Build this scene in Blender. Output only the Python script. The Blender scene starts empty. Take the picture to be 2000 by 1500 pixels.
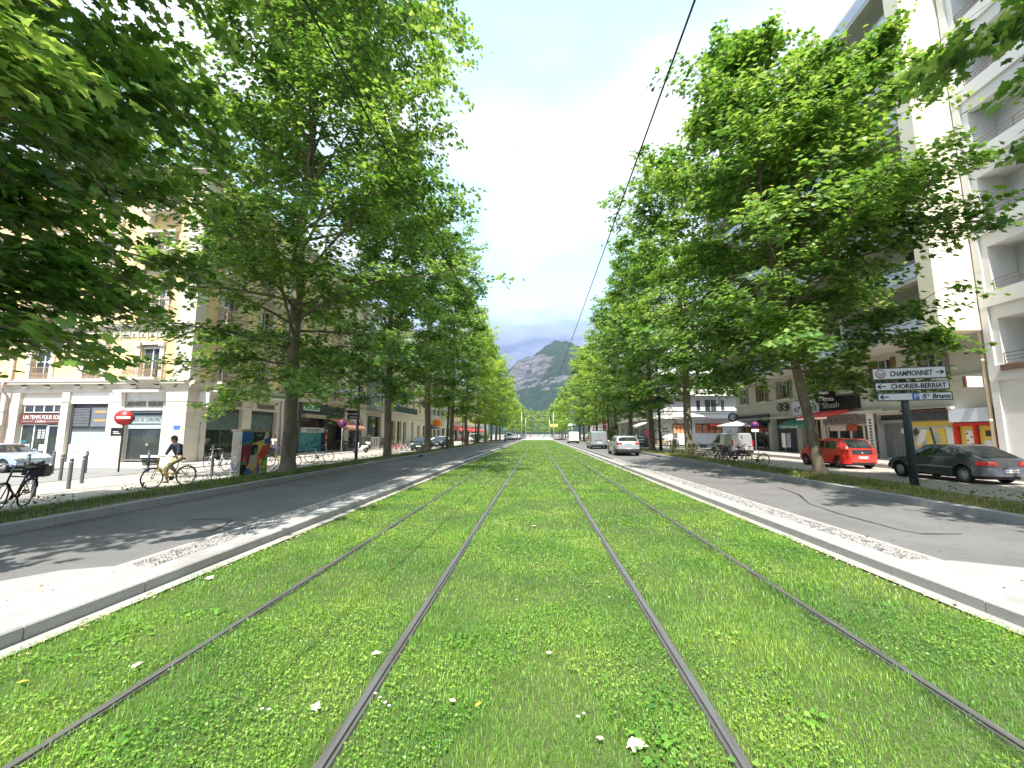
import bpy, math, random
import numpy as np
from mathutils import Vector, Matrix

# ------------------------------------------------------------------ camera, world, sun, exposure
S = bpy.context.scene
COL = S.collection
R = math.radians
CAM_H, PITCH, YAW, FPX = 1.606, R(6.984), R(3.55), 800.0
cd = bpy.data.cameras.new('camera'); cam = bpy.data.objects.new('camera', cd); COL.objects.link(cam)
cd.sensor_width = 36; cd.lens = 14.4; cd.clip_start = 0.05; cd.clip_end = 30000
cam.location = (0, 0, CAM_H); cam.rotation_euler = (R(90) + PITCH, 0, YAW); S.camera = cam

SUN_EL, SUN_AZ = R(58), math.atan2(-0.16, -1.0)          # azimuth of the sun, as atan2(x, y)
sdir = Vector((math.sin(SUN_AZ) * math.cos(SUN_EL), math.cos(SUN_AZ) * math.cos(SUN_EL), math.sin(SUN_EL)))
sl = bpy.data.lights.new('sun', 'SUN'); sl.energy = 5.0; sl.angle = R(0.53); sl.color = (1.0, 0.95, 0.87)
so = bpy.data.objects.new('sun', sl); COL.objects.link(so); so.rotation_euler = sdir.to_track_quat('Z', 'Y').to_euler()

W = bpy.data.worlds.new('World'); S.world = W; W.use_nodes = True
nt = W.node_tree; nt.nodes.clear()
def wn(t, **k):
    n = nt.nodes.new(t)
    for a, b in k.items(): setattr(n, a, b)
    return n
def wl(a, b): nt.links.new(a, b)
wo = wn('ShaderNodeOutputWorld'); bg = wn('ShaderNodeBackground'); bg.inputs['Strength'].default_value = 0.15
sky = wn('ShaderNodeTexSky', sky_type='NISHITA', sun_disc=False); sky.sun_elevation = SUN_EL; sky.sun_rotation = SUN_AZ
sky.air_density = 1.2; sky.dust_density = 1.0; sky.ozone_density = 2.5
tc = wn('ShaderNodeTexCoord'); sep = wn('ShaderNodeSeparateXYZ'); wl(tc.outputs['Generated'], sep.inputs[0])
def wm(op, a, b=None, c=None, clamp=False):
    n = wn('ShaderNodeMath', operation=op); n.use_clamp = clamp
    for i, v in enumerate((a, b, c)):
        if v is None: continue
        if isinstance(v, (int, float)): n.inputs[i].default_value = v
        else: wl(v, n.inputs[i])
    return n.outputs[0]
zc = wm('MAXIMUM', sep.outputs['Z'], 0.02)
den = wm('ADD', zc, 0.12)
cx = wm('DIVIDE', sep.outputs['X'], den); cy = wm('DIVIDE', sep.outputs['Y'], den)
comb = wn('ShaderNodeCombineXYZ'); wl(cx, comb.inputs[0]); wl(cy, comb.inputs[1])
def wnoise(scale, detail, rough, off=(0, 0, 0), dist=0.0):
    mp = wn('ShaderNodeMapping'); mp.inputs['Location'].default_value = off; wl(comb.outputs[0], mp.inputs[0])
    n = wn('ShaderNodeTexNoise'); n.inputs['Scale'].default_value = scale; n.inputs['Detail'].default_value = detail
    n.inputs['Roughness'].default_value = rough; n.inputs['Distortion'].default_value = dist
    wl(mp.outputs[0], n.inputs['Vector']); return n.outputs['Fac']
def wramp(fac, stops, inter='EASE'):
    n = wn('ShaderNodeValToRGB'); n.color_ramp.interpolation = inter; e = n.color_ramp.elements
    while len(e) < len(stops): e.new(0.5)
    for i, (p, c) in enumerate(stops): e[i].position = p; e[i].color = (c[0], c[1], c[2], 1)
    wl(fac, n.inputs[0]); return n.outputs[0]
cover = wramp(wnoise(0.9, 7, 0.55, (3.1, 1.4, 0), 0.3), [(0.44, (0, 0, 0)), (0.60, (1, 1, 1))])
soft = wnoise(2.2, 6, 0.6, (0.3, 7.7, 0), 0.2)
# cloud brightness: nearly white overhead, slate under the bank that lies over the mountain
low = wramp(wm('ADD', sep.outputs['Z'], wm('MULTIPLY', wm('SUBTRACT', soft, 0.5), 0.16)),
            [(0.10, (1.5, 1.95, 3.2)), (0.17, (1.1, 1.42, 2.6)), (0.25, (2.0, 2.4, 3.4)), (0.34, (3.9, 4.2, 4.6)), (0.46, (5.3, 5.45, 5.7))])
tone = wramp(soft, [(0.34, (0.74, 0.80, 0.88)), (0.60, (1.0, 1.0, 1.0))])
mul = wn('ShaderNodeMix', data_type='RGBA', blend_type='MULTIPLY'); mul.inputs[0].default_value = 1
wl(low, mul.inputs[6]); wl(tone, mul.inputs[7])
skym = wn('ShaderNodeMix', data_type='RGBA', blend_type='MIX')
lift = wn('ShaderNodeMix', data_type='RGBA', blend_type='ADD'); lift.inputs[0].default_value = 1
wl(sky.outputs[0], lift.inputs[6]); lift.inputs[7].default_value = (1.75, 2.35, 2.25, 1)
lowmask = wramp(sep.outputs['Z'], [(0.22, (1, 1, 1)), (0.36, (0, 0, 0))])
fac = wm('MAXIMUM', wm('ADD', cover, 0.02, clamp=True), lowmask)
wl(fac, skym.inputs[0]); wl(lift.outputs[2], skym.inputs[6]); wl(mul.outputs[2], skym.inputs[7])
wl(skym.outputs[2], bg.inputs[0]); wl(bg.outputs[0], wo.inputs[0])

vs = S.view_settings; S.display_settings.display_device = 'sRGB'
vs.view_transform = 'Standard'; vs.look = 'None'; vs.gamma = 1; vs.exposure = 0.93; vs.use_curve_mapping = False
S.cycles.use_denoising = True; S.cycles.max_bounces = 7; S.cycles.diffuse_bounces = 3; S.cycles.glossy_bounces = 3
S.cycles.transmission_bounces = 4; S.cycles.transparent_max_bounces = 8; S.cycles.volume_bounces = 0
S.cycles.use_adaptive_sampling = True; S.cycles.adaptive_threshold = 0.02
S.cycles.caustics_reflective = False; S.cycles.caustics_refractive = False

# ------------------------------------------------------------------ where a line of sight meets a real plane
_cp, _sp, _cy, _sy = math.cos(PITCH), math.sin(PITCH), math.cos(YAW), math.sin(YAW)
_f = Vector((-_sy * _cp, _cy * _cp, _sp)); _r = Vector((_cy, _sy, 0)); _u = _r.cross(_f); _C = Vector((0, 0, CAM_H))
def sight(x, y): return _f + _r * ((x - 1000) / FPX) - _u * ((y - 750) / FPX)
def on_x(x, y, X):
    d = sight(x, y); t = X / d.x; return (d.y * t, CAM_H + d.z * t)          # -> Y, Z on a wall X = const
def on_y(x, y, Y):
    d = sight(x, y); t = Y / d.y; return (d.x * t, CAM_H + d.z * t)          # -> X, Z on a wall Y = const
def on_z(x, y, Z=0.0):
    d = sight(x, y); t = (Z - CAM_H) / d.z; return (d.x * t, d.y * t)        # -> X, Y on the ground

# ------------------------------------------------------------------ materials
MATS = {}
def mat(name, base=(.5, .5, .5), rough=.7, metal=0, noise=None, bump=None, vor=None, spec=None, coat=0, alpha=1, emit=None):
    """procedural material; noise=(scale, colour2, lo, hi[, detail]), bump=(scale, strength, distance), vor=(scale, colour2, lo, hi)"""
    if name in MATS: return MATS[name]
    m = bpy.data.materials.new(name); m.use_nodes = True; t = m.node_tree; b = t.nodes['Principled BSDF']
    b.inputs['Base Color'].default_value = (*base, 1); b.inputs['Roughness'].default_value = rough; b.inputs['Metallic'].default_value = metal
    if spec is not None: b.inputs['Specular IOR Level'].default_value = spec
    if coat: b.inputs['Coat Weight'].default_value = coat; b.inputs['Coat Roughness'].default_value = 0.04
    if emit: b.inputs['Emission Color'].default_value = (*emit[0], 1); b.inputs['Emission Strength'].default_value = emit[1]
    geo = t.nodes.new('ShaderNodeTexCoord'); out = None
    def ramp(f, lo, hi, c1, c2):
        n = t.nodes.new('ShaderNodeValToRGB'); e = n.color_ramp.elements; e[0].position = lo; e[1].position = hi
        e[0].color = (*c1, 1); e[1].color = (*c2, 1); t.links.new(f, n.inputs[0]); return n.outputs[0]
    if noise:
        for q in (noise if isinstance(noise, list) else [noise]):
            n = t.nodes.new('ShaderNodeTexNoise'); n.inputs['Scale'].default_value = q[0]; n.inputs['Detail'].default_value = q[4] if len(q) > 4 else 6
            n.inputs['Roughness'].default_value = .62
            if len(q) > 5:
                mp = t.nodes.new('ShaderNodeMapping'); mp.inputs['Scale'].default_value = q[5]; t.links.new(geo.outputs['Object'], mp.inputs[0]); t.links.new(mp.outputs[0], n.inputs['Vector'])
            else: t.links.new(geo.outputs['Object'], n.inputs['Vector'])
            if out is None: out = ramp(n.outputs['Fac'], q[2], q[3], base, q[1])
            else:
                r = ramp(n.outputs['Fac'], q[2], q[3], (0, 0, 0), (1, 1, 1)); mx = t.nodes.new('ShaderNodeMix'); mx.data_type = 'RGBA'
                t.links.new(r, mx.inputs[0]); t.links.new(out, mx.inputs[6]); mx.inputs[7].default_value = (*q[1], 1); out = mx.outputs[2]
    if vor:
        v = t.nodes.new('ShaderNodeTexVoronoi'); v.inputs['Scale'].default_value = vor[0]; t.links.new(geo.outputs['Object'], v.inputs['Vector'])
        r = ramp(v.outputs['Distance'], vor[2], vor[3], (0, 0, 0), (1, 1, 1)); mx = t.nodes.new('ShaderNodeMix'); mx.data_type = 'RGBA'
        t.links.new(r, mx.inputs[0])
        if out: t.links.new(out, mx.inputs[6])
        else: mx.inputs[6].default_value = (*base, 1)
        mx.inputs[7].default_value = (*vor[1], 1); out = mx.outputs[2]
    if out: t.links.new(out, b.inputs['Base Color'])
    if bump:
        n = t.nodes.new('ShaderNodeTexNoise'); n.inputs['Scale'].default_value = bump[0]; n.inputs['Detail'].default_value = 5
        t.links.new(geo.outputs['Object'], n.inputs['Vector']); bp = t.nodes.new('ShaderNodeBump'); bp.inputs['Strength'].default_value = bump[1]
        bp.inputs['Distance'].default_value = bump[2]; t.links.new(n.outputs['Fac'], bp.inputs['Height']); t.links.new(bp.outputs[0], b.inputs['Normal'])
    MATS[name] = m; return m

def leafmat(name, lo, mid, hi, trans=0.42, patch=None):
    m = bpy.data.materials.new(name); m.use_nodes = True; t = m.node_tree; t.nodes.clear()
    o = t.nodes.new('ShaderNodeOutputMaterial'); at = t.nodes.new('ShaderNodeAttribute'); at.attribute_name = 'tint'
    rp = t.nodes.new('ShaderNodeValToRGB'); e = rp.color_ramp.elements; e.new(.5)
    for i, (p, c) in enumerate(((0, lo), (.5, mid), (1, hi))): e[i].position = p; e[i].color = (*c, 1)
    f = at.outputs['Fac']
    if patch:
        g = t.nodes.new('ShaderNodeTexCoord'); n = t.nodes.new('ShaderNodeTexNoise'); n.inputs['Scale'].default_value = patch; n.inputs['Detail'].default_value = 4
        t.links.new(g.outputs['Object'], n.inputs['Vector']); a = t.nodes.new('ShaderNodeMath'); a.operation = 'MULTIPLY_ADD'; a.inputs[1].default_value = 1.5; a.inputs[2].default_value = -.75
        t.links.new(n.outputs['Fac'], a.inputs[0]); b = t.nodes.new('ShaderNodeMath'); b.operation = 'ADD'; b.use_clamp = True
        t.links.new(f, b.inputs[0]); t.links.new(a.outputs[0], b.inputs[1]); f = b.outputs[0]
    t.links.new(f, rp.inputs[0])
    p = t.nodes.new('ShaderNodeBsdfPrincipled'); p.inputs['Roughness'].default_value = .42; p.inputs['Specular IOR Level'].default_value = .5
    tr = t.nodes.new('ShaderNodeBsdfTranslucent'); mx = t.nodes.new('ShaderNodeMixShader'); mx.inputs[0].default_value = trans
    hs = t.nodes.new('ShaderNodeHueSaturation'); hs.inputs['Hue'].default_value = .475; hs.inputs['Saturation'].default_value = 1.1; hs.inputs['Value'].default_value = 1.9
    t.links.new(rp.outputs[0], p.inputs['Base Color']); t.links.new(rp.outputs[0], hs.inputs['Color']); t.links.new(hs.outputs[0], tr.inputs[0])
    t.links.new(p.outputs[0], mx.inputs[1]); t.links.new(tr.outputs[0], mx.inputs[2]); t.links.new(mx.outputs[0], o.inputs[0])
    MATS[name] = m; return m

# ------------------------------------------------------------------ mesh building
class MB:
    """collects shapes in world (or local) coordinates; build() links them as one mesh object"""
    def __init__(s): s.v = []; s.f = []; s.m = []; s.sm = []
    def add(s, vs, fs, mi=0, smooth=False):
        o = len(s.v); s.v += [tuple(p) for p in vs]; s.f += [tuple(i + o for i in f) for f in fs]; s.m += [mi] * len(fs); s.sm += [smooth] * len(fs); return s
    def box(s, x0, x1, y0, y1, z0, z1, mi=0):
        if x0 > x1: x0, x1 = x1, x0
        if y0 > y1: y0, y1 = y1, y0
        return s.add([(x0, y0, z0), (x1, y0, z0), (x1, y1, z0), (x0, y1, z0), (x0, y0, z1), (x1, y0, z1), (x1, y1, z1), (x0, y1, z1)],
                     [(0, 3, 2, 1), (4, 5, 6, 7), (0, 1, 5, 4), (1, 2, 6, 5), (2, 3, 7, 6), (3, 0, 4, 7)], mi)
    def obox(s, c, ax, ay, az, mi=0):                              # oriented box: centre and three half-axis vectors
        c, ax, ay, az = map(Vector, (c, ax, ay, az)); P = [c + a * ax + b * ay + d * az for d in (-1, 1) for a, b in ((-1, -1), (1, -1), (1, 1), (-1, 1))]
        return s.add(P, [(0, 3, 2, 1), (4, 5, 6, 7), (0, 1, 5, 4), (1, 2, 6, 5), (2, 3, 7, 6), (3, 0, 4, 7)], mi)
    def bar(s, a, b, w, h=None, mi=0, up=(0, 0, 1)):
        a, b = Vector(a), Vector(b); d = b - a; L = d.length
        if L < 1e-6: return s
        d /= L; u = Vector(up)
        if abs(d.dot(u)) > .98: u = Vector((1, 0, 0))
        x = d.cross(u).normalized(); y = x.cross(d); h = w if h is None else h
        return s.obox((a + b) / 2, x * w / 2, d * L / 2, y * h / 2, mi)
    def tube(s, pts, rs, n=8, mi=0, cap=True, closed=False):
        pts = [Vector(p) for p in pts]; k = len(pts); rs = [float(q) for q in rs] if hasattr(rs, '__len__') else [float(rs)] * k
        V = []; prev = None
        for i, p in enumerate(pts):
            if closed: d = pts[(i + 1) % k] - pts[i - 1]
            else: d = pts[min(i + 1, k - 1)] - pts[max(i - 1, 0)]
            d.normalize()
            if prev is None:
                u = Vector((0, 0, 1)) if abs(d.z) < .9 else Vector((1, 0, 0)); x = d.cross(u).normalized()
            else: x = (prev - d * prev.dot(d)).normalized()
            prev = x; y = d.cross(x)
            V += [p + rs[i] * (math.cos(2 * math.pi * j / n) * x + math.sin(2 * math.pi * j / n) * y) for j in range(n)]
        F = []; last = k if closed else k - 1
        for i in range(last):
            a, b = i * n, ((i + 1) % k) * n
            F += [(a + j, a + (j + 1) % n, b + (j + 1) % n, b + j) for j in range(n)]
        if cap and not closed: F += [tuple(range(n))[::-1], tuple(range((k - 1) * n, k * n))]
        return s.add(V, F, mi, True)
    def cyl(s, a, b, r, r2=None, n=16, mi=0): return s.tube([a, b], [r, r if r2 is None else r2], n, mi)
    def lathe(s, c, prof, n=16, mi=0):                             # prof: (radius, z) about the vertical through c
        c = Vector(c); V = [(c.x + r * math.cos(2 * math.pi * j / n), c.y + r * math.sin(2 * math.pi * j / n), c.z + z) for r, z in prof for j in range(n)]
        F = [(i * n + j, i * n + (j + 1) % n, (i + 1) * n + (j + 1) % n, (i + 1) * n + j) for i in range(len(prof) - 1) for j in range(n)]
        return s.add(V, F, mi, True)
    def prism(s, poly, o, u, v, w, t0, t1, mi=0):                  # 2d polygon in plane (u, v) at o, thick from t0 to t1 along w
        o, u, v, w = map(Vector, (o, u, v, w)); n = len(poly)
        V = [o + a * u + b * v + t0 * w for a, b in poly] + [o + a * u + b * v + t1 * w for a, b in poly]
        F = [tuple(range(n))[::-1], tuple(range(n, 2 * n))] + [(i, (i + 1) % n, n + (i + 1) % n, n + i) for i in range(n)]
        return s.add(V, F, mi)
    def ell(s, c, r, n=12, m=8, mi=0):
        c = Vector(c); V = []; F = []
        for i in range(m + 1):
            a = math.pi * i / m
            V += [(c.x + r[0] * math.sin(a) * math.cos(2 * math.pi * j / n), c.y + r[1] * math.sin(a) * math.sin(2 * math.pi * j / n), c.z + r[2] * math.cos(a)) for j in range(n)]
        for i in range(m): F += [(i * n + j, (i + 1) * n + j, (i + 1) * n + (j + 1) % n, i * n + (j + 1) % n) for j in range(n)]
        return s.add(V, F, mi, True)
    def build(s, name, mats, parent=None, org=None, label=None):
        me = bpy.data.meshes.new(name); o0 = Vector(org) if org is not None else (Vector(parent.get('org', (0, 0, 0))) if parent is not None else Vector((0, 0, 0)))
        me.from_pydata([tuple(Vector(p) - o0) for p in s.v], [], s.f)
        for m in (mats if isinstance(mats, (list, tuple)) else [mats]): me.materials.append(m)
        me.polygons.foreach_set('material_index', s.m); me.polygons.foreach_set('use_smooth', s.sm); me.validate(); me.update()
        o = bpy.data.objects.new(name, me); COL.objects.link(o)
        if parent is not None: o.parent = parent; o['org'] = tuple(o0)
        else: o.location = o0
        if label: o['label'] = label
        return o

def tag(o, label, cat, group=None):
    o['label'] = label; o['category'] = cat
    if group: o['group'] = group
    return o
def struct(o): o['kind'] = 'structure'; return o
def thing(name, label, cat, loc=(0, 0, 0), rz=0, group=None, world=False):
    """an Empty at the thing's base; world=True: its parts are written in world coordinates"""
    o = bpy.data.objects.new(name, None); COL.objects.link(o); o.location = loc; o.rotation_euler = (0, 0, rz); o.empty_display_size = .2
    o['org'] = tuple(loc) if world else (0.0, 0.0, 0.0); return tag(o, label, cat, group)
def kids(o): return [c for c in o.children]
def dup(o, loc=None, rz=None, label=None, group=None, scale=None, parent=None, swap=None):
    c = o.copy(); COL.objects.link(c)
    if parent is not None: c.parent = parent
    if loc is not None: c.location = loc
    if rz is not None: c.rotation_euler = (0, 0, rz)
    if scale is not None: c.scale = (scale,) * 3 if isinstance(scale, (int, float)) else scale
    if label: c['label'] = label
    if group: c['group'] = group
    if swap and c.type == 'MESH':
        for i, sl_ in enumerate(c.material_slots):
            q = sl_.material.name if sl_.material else ''
            if q in swap: sl_.link = 'OBJECT'; sl_.material = swap[q]
    for k in kids(o): dup(k, parent=c, swap=swap)
    return c

FONT = {}
def text_mesh(s, size, o, right, up, mat_, name, parent, depth=.01, bold=0, align='LEFT', shear=0, sx=1.0, width=None, label=None, space=1.0):
    """raised lettering as a mesh: lower-left (or centre) at o, reading along `right`"""
    c = bpy.data.curves.new(name, 'FONT'); c.body = s; c.size = size; c.extrude = depth / 2; c.align_x = align; c.shear = shear; c.offset = bold; c.space_character = space; c.resolution_u = 3
    t = bpy.data.objects.new(name, c); COL.objects.link(t); bpy.context.view_layer.update()
    dg = bpy.context.evaluated_depsgraph_get(); me = bpy.data.meshes.new_from_object(t.evaluated_get(dg)); bpy.data.objects.remove(t); bpy.data.curves.remove(c)
    rt, upv = Vector(right).normalized(), Vector(up).normalized(); nn = rt.cross(upv)
    if width:
        xs = [v.co.x for v in me.vertices]; wd = max(xs) - min(xs)
        if wd > 0: sx = width / wd
    M = Matrix((rt * sx, upv, nn)).transposed().to_4x4(); o0 = Vector(parent.get('org', (0, 0, 0))) if parent is not None else Vector((0, 0, 0))
    M.translation = Vector(o) - o0; me.transform(M); me.name = name; me.materials.clear(); me.materials.append(mat_)
    ob = bpy.data.objects.new(name, me); COL.objects.link(ob)
    if parent is not None: ob.parent = parent; ob['org'] = tuple(o0)
    if label: ob['label'] = label
    return ob

def numpy_mesh(name, V, F, mat_, tint=None, smooth=False, k=3):
    """fast mesh from arrays: V (n,3), F (m,k)"""
    me = bpy.data.meshes.new(name); V = np.asarray(V, np.float32); F = np.asarray(F, np.int32)
    me.vertices.add(len(V)); me.vertices.foreach_set('co', V.ravel()); me.loops.add(F.size); me.loops.foreach_set('vertex_index', F.ravel())
    me.polygons.add(len(F)); me.polygons.foreach_set('loop_start', np.arange(0, F.size, F.shape[1], dtype=np.int32))
    if smooth: me.polygons.foreach_set('use_smooth', np.ones(len(F), bool))
    me.materials.append(mat_)
    if tint is not None:
        a = me.attributes.new('tint', 'FLOAT', 'POINT'); a.data.foreach_set('value', np.asarray(tint, np.float32))
    me.update(calc_edges=True); return me
# ------------------------------------------------------------------ setting: ground, tram lawn, kerbs, roads, mountain, haze
M_asph = mat('asphalt', (.125, .121, .118), .92, noise=[(.8, (.175, .17, .163), .35, .7), (70, (.22, .21, .20), .56, .72, 2), (6, (.06, .058, .062), .58, .75), (1.6, (.15, .145, .135), .64, .7, 5, (3, .25, 1))], bump=(160, .5, .006))
M_asph2 = mat('asphalt_service', (.20, .195, .19), .92, noise=[(1.4, (.27, .26, .25), .3, .7), (150, (.36, .35, .33), .6, .8, 2)], bump=(160, .4, .005))
M_pale = mat('pale_paving', (.36, .32, .275), .9, noise=[(.7, (.42, .385, .34), .3, .7), (60, (.28, .25, .21), .62, .8, 2), (3, (.30, .265, .22), .6, .8)], bump=(90, .3, .004))
M_pave = mat('concrete_paving', (.38, .355, .32), .9, noise=[(.9, (.45, .42, .38), .35, .7), (45, (.30, .28, .255), .6, .8, 3)], bump=(70, .3, .004))
M_gran = mat('granite', (.33, .32, .305), .8, noise=[(2.5, (.385, .37, .355), .3, .7), (90, (.23, .225, .22), .56, .70, 1), (5, (.25, .225, .195), .58, .76), (1.1, (.28, .265, .245), .56, .64, 5, (1, .6, 1))], bump=(120, .25, .003))
M_gran2 = mat('granite_worn', (.27, .265, .26), .85, noise=[(2.5, (.34, .33, .32), .3, .7), (120, (.2, .195, .19), .58, .72, 1), (4, (.19, .175, .16), .60, .82)], bump=(100, .35, .004))
M_sett = mat('white_setts', (.34, .325, .30), .85, noise=[(9, (.46, .43, .38), .5, .75), (60, (.5, .48, .46), .6, .8)], bump=(60, .5, .006))
M_soil = mat('lawn_soil', (.055, .085, .022), 1, noise=[(3, (.085, .12, .028), .3, .7), (30, (.035, .045, .018), .55, .75)], bump=(40, .8, .02))
M_dirt = mat('verge_soil', (.20, .16, .105), 1, noise=[(1.5, (.27, .225, .155), .35, .7), (25, (.12, .10, .06), .55, .75), (4, (.10, .13, .045), .55, .7)], bump=(30, .7, .02))
M_rail = mat('rail_steel', (.30, .295, .29), .42, .7, noise=[(30, (.21, .195, .18), .45, .7, 4, (1, .05, 1))])
M_railr = mat('rail_rubber', (.085, .082, .078), .8, noise=[(12, (.07, .06, .05), .5, .7)])
M_peb = mat('pebbles', (.22, .21, .195), .75, noise=[(14, (.38, .36, .33), .40, .65, 2), (9, (.08, .08, .09), .54, .62, 2), (20, (.30, .24, .18), .66, .75, 2)])
M_mortar = mat('mortar', (.05, .047, .043), .95, noise=[(40, (.08, .075, .068), .4, .7)], bump=(60, .5, .01))
M_far = mat('far_ground', (.30, .29, .26), .95, noise=[(.05, (.16, .19, .09), .4, .6)])

def sheet(name, rects, z, m, dz=None):
    b = MB()
    for x0, x1, y0, y1 in rects: b.add([(x0, y0, z), (x1, y0, z), (x1, y1, z), (x0, y1, z)], [(0, 1, 2, 3)])
    return struct(b.build(name, m))
b = MB(); b.add([(-9000, -400, -.42), (9000, -400, -.42), (9000, 12000, -.42), (-9000, 12000, -.42)], [(0, 1, 2, 3)]); struct(b.build('ground', M_far))
YE = 114.0
sheet('tram_lawn_soil', [(-3.85, 3.86, -8, YE)], -.012, M_soil)
sheet('edging_setts', [(-4.0, -3.85, -8, YE), (3.86, 4.02, -8, YE)], .008, M_sett)
# rails: head, groove and the rubber chamber filler beside it
RAILS = (-2.57, -1.07, 1.0, 2.5)
for X in RAILS:
    b = MB()
    b.box(X - .023, X + .021, -8, YE + 60, -.05, .012, 0); b.box(X + .040, X + .048, -8, YE + 60, -.05, .008, 0) if X < 0 else b.box(X - .050, X - .042, -8, YE + 60, -.05, .008, 0)
    b.box(X - .035, X + .052, -8, YE + 60, -.06, -.006, 1) if X < 0 else b.box(X - .054, X + .035, -8, YE + 60, -.06, -.006, 1)
    struct(b.build('tram_rail', [M_rail, M_railr]))
rng = random.Random(4)
for sgn in (-1, 1):
    b = MB(); y = -8.0 + .17
    while y < YE:                                                   # granite kerb in one-metre blocks
        L = 1.0 if y < 60 else 4.0; dz = rng.uniform(-.003, .003); x0, x1 = 4.02 * sgn, 4.37 * sgn; e = .012
        xa, xb = min(x0, x1), max(x0, x1)
        b.add([(xa, y + .005, -.1), (xb, y + .005, -.1), (xb, y + L - .005, -.1), (xa, y + L - .005, -.1), (xa, y + .005, .12 + dz - e), (xb, y + .005, .12 + dz - e), (xb, y + L - .005, .12 + dz - e), (xa, y + L - .005, .12 + dz - e),
               (xa + e, y + .005 + e * .4, .12 + dz), (xb - e, y + .005 + e * .4, .12 + dz), (xb - e, y + L - .005 - e * .4, .12 + dz), (xa + e, y + L - .005 - e * .4, .12 + dz)],
              [(0, 1, 5, 4), (1, 2, 6, 5), (2, 3, 7, 6), (3, 0, 4, 7), (4, 5, 9, 8), (5, 6, 10, 9), (6, 7, 11, 10), (7, 4, 8, 11), (8, 9, 10, 11)])
        y += L
    struct(b.build('granite_kerb', M_gran))
    b = MB(); y = -8.0
    while y < 150:
        L = 1.0 if y < 70 else 5.0; dz = rng.uniform(-.005, .005); xa, xb = sorted((8.56 * sgn, 8.8 * sgn)); b.box(xa, xb, y + .006, y + L - .006, -.1, .155 + dz); y += L
    struct(b.build('road_kerb', M_gran2))
# pebble strip with its mortar bed and the thin concrete edging
YS = 4.6
for sgn in (-1, 1):
    ys = YS if sgn < 0 else 5.4
    b = MB(); b.add([(4.37 * sgn, ys, .10), (5.0 * sgn, ys, .022), (5.0 * sgn, YE, .022), (4.37 * sgn, YE, .10)], [(0, 1, 2, 3)] if sgn > 0 else [(3, 2, 1, 0)]); struct(b.build('pebble_bed', M_mortar))
    b = MB(); b.box(5.0 * sgn, 5.1 * sgn, ys, YE, -.05, .028); struct(b.build('pavement_edging', M_sett))
nr = np.random.default_rng(5)
ico = np.array([(0, 0, 1), (.894, 0, .447), (.276, .851, .447), (-.724, .526, .447), (-.724, -.526, .447), (.276, -.851, .447), (.724, .526, -.447), (-.276, .851, -.447), (-.894, 0, -.447), (-.276, -.851, -.447), (.724, -.526, -.447), (0, 0, -1)])
icf = np.array([(0, 1, 2), (0, 2, 3), (0, 3, 4), (0, 4, 5), (0, 5, 1), (1, 6, 2), (2, 7, 3), (3, 8, 4), (4, 9, 5), (5, 10, 1), (6, 7, 2), (7, 8, 3), (8, 9, 4), (9, 10, 5), (10, 6, 1), (11, 7, 6), (11, 8, 7), (11, 9, 8), (11, 10, 9), (11, 6, 10)])
for sgn in (-1, 1):
    V = []; n = 0; y = (YS if sgn < 0 else 5.4) + .03; P = []
    while y < 26:
        x = 4.42
        while x < 4.98: P.append((x + nr.uniform(-.01, .01), y + nr.uniform(-.01, .01))); x += .052
        y += .05
    P = np.array(P); N = len(P); sc = np.stack([nr.uniform(.018, .03, N), nr.uniform(.02, .034, N), nr.uniform(.014, .024, N)], 1); a = nr.uniform(0, 6.28, N)
    L = ico[None] * sc[:, None]; c, s_ = np.cos(a)[:, None], np.sin(a)[:, None]
    X = L[..., 0] * c - L[..., 1] * s_ + P[:, 0:1]; Y = L[..., 0] * s_ + L[..., 1] * c + P[:, 1:2]; Z = L[..., 2] + (.10 - (P[:, 0:1] - 4.37) * .124) + .006
    V = np.stack([X * sgn, Y, Z], -1).reshape(-1, 3); F = (icf[None] + (np.arange(N) * 12)[:, None, None]).reshape(-1, 3)
    if sgn < 0: F = F[:, ::-1]
    o = bpy.data.objects.new('pebbles', numpy_mesh('pebbles', V, F, M_peb, smooth=True)); COL.objects.link(o)
    o['kind'] = 'stuff'; o['label'] = 'grey pebbles set along the %s granite kerb' % ('left' if sgn < 0 else 'right'); o['category'] = 'pebbles'
# crossing aprons near the camera
b = MB(); poly = [(-4.37, YS), (-4.8, YS), (-5.25, 4.42), (-5.5, 4.05), (-5.62, 3.3), (-5.7, -8), (-4.37, -8)]; b.prism(poly, (0, 0, 0), (1, 0, 0), (0, 1, 0), (0, 0, 1), -.05, .116); struct(b.build('crossing_apron', M_gran))
b = MB(); poly = [(4.37, 5.4), (4.37, -8), (6.6, -8), (6.4, 4.3), (5.6, 5.1), (4.9, 5.4)]; b.prism(poly, (0, 0, 0), (1, 0, 0), (0, 1, 0), (0, 0, 1), -.05, .116); struct(b.build('crossing_apron', M_gran))
sheet('road', [(-8.56, -5.1, -8, 150)], .0, M_asph); sheet('road', [(5.1, 8.56, -8, 150)], .0, M_asph)
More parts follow.
